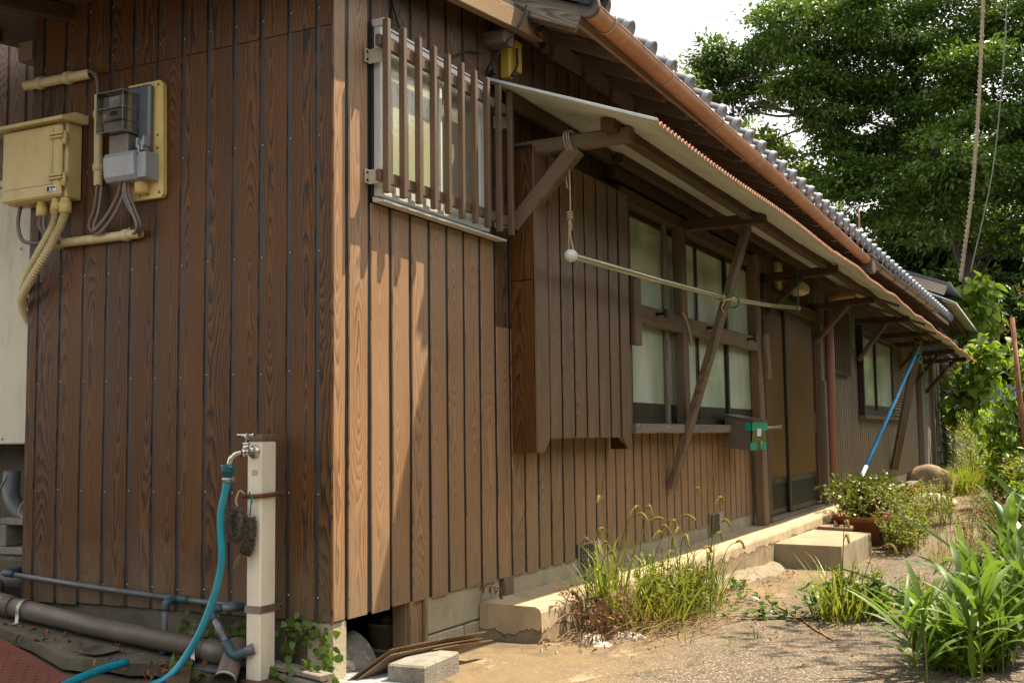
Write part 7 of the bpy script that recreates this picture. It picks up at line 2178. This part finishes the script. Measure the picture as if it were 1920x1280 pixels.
# ---- broad leaved tree beyond the canopy end; each large leaf is a piece
def ovate(L, W):
    V = []; n = 5
    for k in range(n+1):
        t = k/n; w = W*.5*(math.sin(math.pi*min(.999, t*.95+.05)**.62))**.85
        z = -.22*L*t*t
        V += [(-w, t*L, z+w*.25), (0, t*L, z), (w, t*L, z+w*.25)]
    F = []
    for k in range(n): a_ = 3*k; F += [(a_, a_+1, a_+4, a_+3), (a_+1, a_+2, a_+5, a_+4)]
    me = bpy.data.meshes.new('leaf'); me.from_pydata(V, [], F); me.materials.append(L_FIG)
    for p in me.polygons: p.use_smooth = True
    me.update(); return me
LEAFME = [ovate(.27, .19), ovate(.22, .16), ovate(.32, .22)]
def broadtree(name, blobs, trunk, label, cat, per, scale=1.0, extra=0):
    base = trunk[0]; t = thing(name, base, label, cat)
    b = MB(); P = smoothpath(trunk, 5); b.tube(P, [.07*(1-.7*i/len(P)) for i in range(len(P))], 8)
    for (x, y, z, r) in blobs:
        q = min(P, key=lambda p: (p-Vector((x, y, z-r*1.5))).length); b.tube(smoothpath([q, q.lerp(Vector((x, y, z)), .5)+Vector((0, 0, -.1)), Vector((x, y, z))], 4), [.03*(1-.06*i) for i in range(9)], 5)
    b.build('trunk', BARK, t)
    n_ = 0
    for (x, y, z, r) in blobs:
        for k in range(per):
            v = Vector(tuple(RNG.normal(size=3))).normalized()*r*(RNG.random()**.45)*1.05
            p = Vector((x, y, z))+v
            az = math.atan2(v.y, v.x)+RNG.normal(0, .7)
            o = bpy.data.objects.new('leaf', LEAFME[int(RNG.integers(0, 3))]); COL.objects.link(o); o.parent = t
            o.location = p-Vector(base); o.rotation_euler = (RNG.normal(-.75, .45), RNG.normal(0, .45), az-math.pi/2); s = scale*RNG.uniform(.65, 1.15); o.scale = (s, s, s)
            n_ += 1
    if extra:
        for (x, y, z, r) in blobs[:1]: pass
        C = np.concatenate([np.array([x, y, z])+rdir(extra)*r*(RNG.random((extra, 1))**.6)*.9 for x, y, z, r in blobs]); m_ = len(C)
        V, F = leaf_arrays6(C, unit(rdir(m_)+np.array([0, 0, -.8])), unit(rdir(m_)*.6+np.array([0, 0, 1.])), scale*RNG.uniform(.15, .3, m_), scale*RNG.uniform(.11, .2, m_), .15, .25); npmesh('inner_leaves', V, F, L_FIG, t)['kind'] = 'stuff'
    return t
broadtree('broadleaf_tree', [(24, .16, 4.38, .38), (24, -.24, 4.10, .44), (24, -.71, 4.07, .50), (24, -1.03, 3.68, .43), (24, -.95, 4.31, .37), (24, -.56, 3.46, .44)], [(24.3, -.5, .3), (24.4, -.5, 1.8), (24.2, -.4, 3.2), (24.1, -.4, 4.0)], 'bright broad leaved tree rising behind the flared lean-to roof', 'tree', 30, 1.0, 40)
broadtree('broadleaf_tree', [(22, -.90, 2.50, .46), (22, -.56, 2.01, .40), (22, -1.23, 2.68, .46), (22, -.76, 1.66, .46), (22, -.53, 1.25, .38), (22, -1.09, 2.0, .45)], [(22.3, -.7, .2), (22.3, -.7, 1.2), (22.1, -.85, 2.2)], 'shaded broad leaved shrub below the far canopy end', 'tree', 26, .95, 60)
broadtree('broadleaf_bush', [(13, -2.0, 1.40, .33), (13, -1.74, 1.08, .30), (13, -2.0, .78, .36), (13, -2.2, 1.85, .33), (13, -2.0, .38, .26), (13, -1.84, .69, .26), (13, -2.35, 1.2, .4)], [(13.3, -2.1, -.05), (13.2, -2.1, .6), (13.1, -2.1, 1.5)], 'broad leaved bush at the right edge before the tin fence', 'bush', 24, .48, 110)
# hanging creeper with lime leaves at the right edge
t = thing('lime_creeper', (12.3, -2.28, 3.3), 'lime green leaves hanging at the right edge above the rusty poles', 'creeper')
b = MB(); b.tube(smoothpath([(12.3, -2.5, 4.0), (12.3, -2.32, 3.72), (12.3, -2.27, 3.4), (12.3, -2.29, 3.05)], 5), .006, 5); b.tube(smoothpath([(12.3, -2.5, 3.72), (12.3, -2.3, 3.71), (12.3, -2.2, 3.73)], 4), .005, 5); b.build('stem', DRYSTEM, t)
for i in range(26):
    f = RNG.random(); p = Vector((12.3, -2.33+RNG.normal(0, .05), 3.9-f*.9))
    o = bpy.data.objects.new('leaf', LEAFME[1]); COL.objects.link(o); o.parent = t; o.location = p-Vector((12.3, -2.28, 3.3)); o.rotation_euler = (RNG.normal(-1.1, .4), RNG.normal(0, .5), RNG.uniform(0, 6.28)); s = RNG.uniform(.35, .55); o.scale = (s, s, s)

# ---- trees behind the house
def limbs(b, P0, targets, r0):
    for tg in targets:
        P0v = Vector(P0); T = Vector(tg); mid = P0v.lerp(T, .5)+Vector((0, 0, -.25))+Vector(tuple(RNG.normal(0, .15, 3)))
        pts = smoothpath([P0v, mid, T], 5); b.tube(pts, [r0*(1-.75*i/(len(pts)-1)) for i in range(len(pts))], 6, False)
def tree(name, base, trunk, blobs, leaf, per, L, W, label, r=.35, group=None, sub=14, bare=None, flat=.30):
    t = thing(name, base, label, 'tree', group)
    b = MB(); P = smoothpath([base]+trunk, 6); b.tube(P, [r*(1-.75*i/(len(P)-1)) for i in range(len(P))], 10)
    for (x, y, z, rr_) in blobs:
        q = min(P[2:], key=lambda p: (p-Vector((x, y, z-1.2))).length); limbs(b, q, [(x, y, z)], r*.22)
    if bare:
        for path, r1 in bare: pts = smoothpath(path, 5); b.tube(pts, [r1*(1-.7*i/(len(pts)-1)) for i in range(len(pts))], 6, False)
    b.build('trunk', BARK, t)
    V, F = clumps(blobs, per, L, W, flat=flat, sub=sub); o = npmesh('crown', V, F, leaf, t)
    return t
main = [(4.12,12.95,1.17),(4.93,12.29,.7),(2.93,12.26,1.37),(1.46,12.46,1.49),(-.21,12.31,1.6),(-1.78,11.72,1.42),(3.0,10.4,1.15),(3.88,11.16,.77),(1.81,10.83,1.35),(.41,10.61,1.46),(-1.05,10.09,1.57),(1.02,9.2,1.32),(2.46,9.09,1.1),(3.08,8.25,.8),(-.31,8.43,1.44),(-1.61,8.12,1.13),(1.93,7.66,1.2),(.29,7.04,1.2),(-1.28,6.44,1.2)]
blobs = []
for i, (y, z, r) in enumerate(main):
    x = 28+((i*5) % 7)*.55-1.2
    k = (x+3.81)/(28+3.81)
    blobs.append((x, -2.77+(y+2.77)*k, 1.008+(z-1.008)*k, r*.92))
blobs += [(30, 3.5, 14.8, 1.4), (30, 1.5, 15, 1.6), (30, -.5, 15, 1.7), (29, -3.2, 10, 1.6), (29, -3.6, 12.5, 1.6), (29, -3.2, 7.6, 1.4)]
tree('camphor_tree', (30.5, -.6, .3), [(30.3, -.5, 4), (29.8, .2, 7.5), (29.5, .8, 10.5), (29.3, 1.2, 13)], blobs, L_TREE, 215, .165, .088, 'great evergreen tree filling the upper right behind the roof', .34, 'trees behind the house', 17,
     [([(29.5, .8, 8.6), (28.6, 2.4, 9.4), (28.2, 3.2, 9.85)], .14), ([(28.2, 3.1, 9.8), (28, 3.9, 10.15), (28, 4.7, 10.45), (28, 5.6, 10.8)], .09), ([(28, 3.9, 10.15), (28, 4.6, 10.2), (28, 5.5, 10.55), (28, 6.0, 10.75)], .05), ([(28, 4.4, 10.3), (28, 4.9, 10.9), (28, 5.2, 11.3)], .045), ([(28.1, 3.4, 9.9), (28.1, 4.3, 9.65), (28.1, 5.0, 9.4)], .045), ([(28, 4.7, 10.45), (28, 5.2, 10.85), (28, 5.5, 11.2)], .03), ([(28, 5.0, 10.35), (28, 5.5, 10.35), (28, 5.9, 10.5)], .025), ([(28, 5.2, 10.55), (28, 5.7, 10.95)], .02),
      ([(29.5, .8, 10.5), (28.6, 2.2, 11.1), (28, 3.6, 11.4), (28.4, 5.2, 11.6), (28.8, 6.2, 11.7)], .10)])
lobe = [(6.67,12.57,.6),(6.01,11.95,.74),(7.03,11.78,.55),(5.55,11.3,.55),(6.54,11.15,.5),(5.0,12.2,.55),(6.72,10.75,.35),(6.3,12.2,.6),(6.9,12.2,.5)]
tree('camphor_tree', (31, 6.4, .3), [(30.6, 6.3, 4), (29.8, 6.2, 8), (29.2, 6.2, 11)], [(29+((i*3) % 5)*.3-.5, y, z, r) for i, (y, z, r) in enumerate(lobe)], L_TREE, 190, .155, .082, 'smaller evergreen crown standing against the sky left of the great tree', .12, 'trees behind the house', 16)
tree('young_tree', (24, 6.4, .3), [(24, 6.4, 5), (24, 6.3, 9.5)], [(24, 6.37, 10.75, .27), (24, 6.12, 10.35, .30), (24, 6.5, 10.15, .36), (24, 6.2, 9.8, .4)], L_TREE2, 30, .15, .06, 'small yellow green tree top peeping over the roof tiles', .07, 'trees behind the house', 22)
bam = [(6.97,11.03,.6),(6.26,10.2,.75),(5.56,9.57,.8),(5.06,8.79,.71),(7.1,11.4,.4),(4.38,8.18,.7),(5.88,10.6,.5),(6.4,9.2,.9)]
tree('light_green_tree', (34, 5.6, .3), [(34, 5.8, 5), (33.4, 6.0, 9)], [(33+(i % 3)*.5, y, z, r) for i, (y, z, r) in enumerate(bam)]+[(29, 5.0, 9.45, .6), (29, 4.2, 9.0, .65), (29, 3.4, 9.45, .5), (29, 4.75, 8.65, .6), (29, 3.9, 8.2, .65), (29.5, 5.5, 9.9, .45)], L_TREE2, 70, .24, .10, 'sunlit light green tree between the roof and the great tree', .14, 'trees behind the house', 14)
# darker trees lower down behind the house, each a tree of its own
for i, (x, y, z, s, lab) in enumerate(((38, 1.8, 10.2, 2.4, 'tall dark tree behind the great tree, nearest its left side'), (39, -2.2, 10.5, 2.6, 'tall dark tree behind the guy cable top'), (38.5, -6.0, 9.8, 2.6, 'tall dark tree at the upper right edge'), (36, 3.2, 6.6, 2.2, 'dark tree low behind the roof, left of the aerial'), (37, .6, 6.2, 2.5, 'dark tree low behind the aerial'), (36, -2.0, 5.8, 2.4, 'dark tree behind the guy cable'), (38, -4.6, 6.5, 2.6, 'dark tree at the right edge behind the rusty poles'), (39, 6.2, 6.2, 2.2, 'dark tree far left behind the light green one'), (33, -3.0, 3.6, 1.6, 'low dark tree behind the tin fence'), (34, -.8, 4.4, 1.5, 'low dark tree behind the neighbour house'))):
    bl = [(x+RNG.normal(0, s*.35), y+RNG.normal(0, s*.5), z+RNG.normal(0, s*.45), s*RNG.uniform(.42, .62)) for k in range(9)]
    bl += [(x, y, z-s*.9, s*.6), (x, y+s*.5, z-s*1.1, s*.55), (x, y-s*.5, z-s*1.2, s*.55)]
    tree('dark_tree', (x+.4, y, .4), [(x+.3, y, z*.5), (x, y, z)], bl, L_DARK if i % 2 else L_TREE, 34, .30, .12, lab, .2, 'dark trees behind the house', 18)
# the wood behind: one mass of leaves on a rising bank
n = 42000
x = RNG.uniform(43, 50, n); y = RNG.uniform(-16, 16, n); z = RNG.random(n)**.8*(10.5+1.6*np.sin(y*.9)+1.2*np.sin(y*2.3+1)-np.clip(y-4, 0, 9)*.75)+.4
V, F = leaf_arrays(np.stack([x, y, z], 1), rdir(n), unit(rdir(n)+np.array([0, 0, .8])), RNG.uniform(.35, .7, n), RNG.uniform(.2, .4, n))
o = npmesh('wood', V, F, L_DARK, base=(46, 0, 0)); tag(o, 'dark wooded bank closing the view behind the trees', kind='stuff')
b = MB(); vs = []; ys = np.linspace(-30, 40, 30)
for yy in ys:
    hgt = 6.5+1.2*math.sin(yy*.9)-max(0, yy-4)*.45
    vs += [(42.5, yy, -1), (49, yy, max(1.0, hgt*.75)), (60, yy, max(1.5, hgt))]
b.add(vs, [(i*3+k, i*3+k+1, i*3+4+k, i*3+3+k) for i in range(29) for k in range(2)], True)
o = b.build('hillside', pm('forest floor', (0.03, 0.035, 0.015), 0.95, (0.015, 0.018, 0.01), 1.5)); tag(o, 'shady bank behind the wood', kind='structure')
# tree standing out of the frame to the right: shades the front of the yard
tree('garden_tree', (5.6, -6.2, .1), [(5.6, -6.2, 1.6), (5.5, -6.1, 3.0)], [(4.55, -3.35, 5.0, .5), (4.2, -3.75, 5.2, .5), (4.9, -3.9, 5.3, .5), (3.7, -3.6, 5.0, .42), (5.4, -4.2, 5.2, .6), (4.2, -4.5, 5.6, .5), (6.4, -5.2, 5.2, .8), (5.6, -6.2, 5.5, .9)], L_TREE, 16, .15, .07, 'garden tree beyond the right edge of the yard', .12, None, 14)
# unseen thicket added to block low sky light and tint the bounce green
Vs = []; Fs = []; off = 0
for (x0, x1, y0, y1, h, n) in ((-7, 24, -8.5, -6.2, 5.2, 15000), (-15, -10, -9, 7, 4.5, 9000), (2, 12, -4.6, -3.6, 1.1, 5000)):
    x = RNG.uniform(x0, x1, n); y = RNG.uniform(y0, y1, n); z = RNG.random(n)**.8*h*(.8+.2*np.sin(x*1.3)*np.cos(y))
    big = .16 if h < 2 else .45
    V, F = leaf_arrays(np.stack([x, y, z], 1), rdir(n), unit(rdir(n)+np.array([0, 0, .7])), RNG.uniform(big*.6, big*1.2, n), RNG.uniform(big*.35, big*.7, n)); Vs.append(V); Fs.append(F+off); off += len(V)
o = npmesh('thicket', np.concatenate(Vs), np.concatenate(Fs), L_DARK, base=(6, -7, 0)); tag(o, 'green thicket added out of view to hold back sky light', kind='stuff')
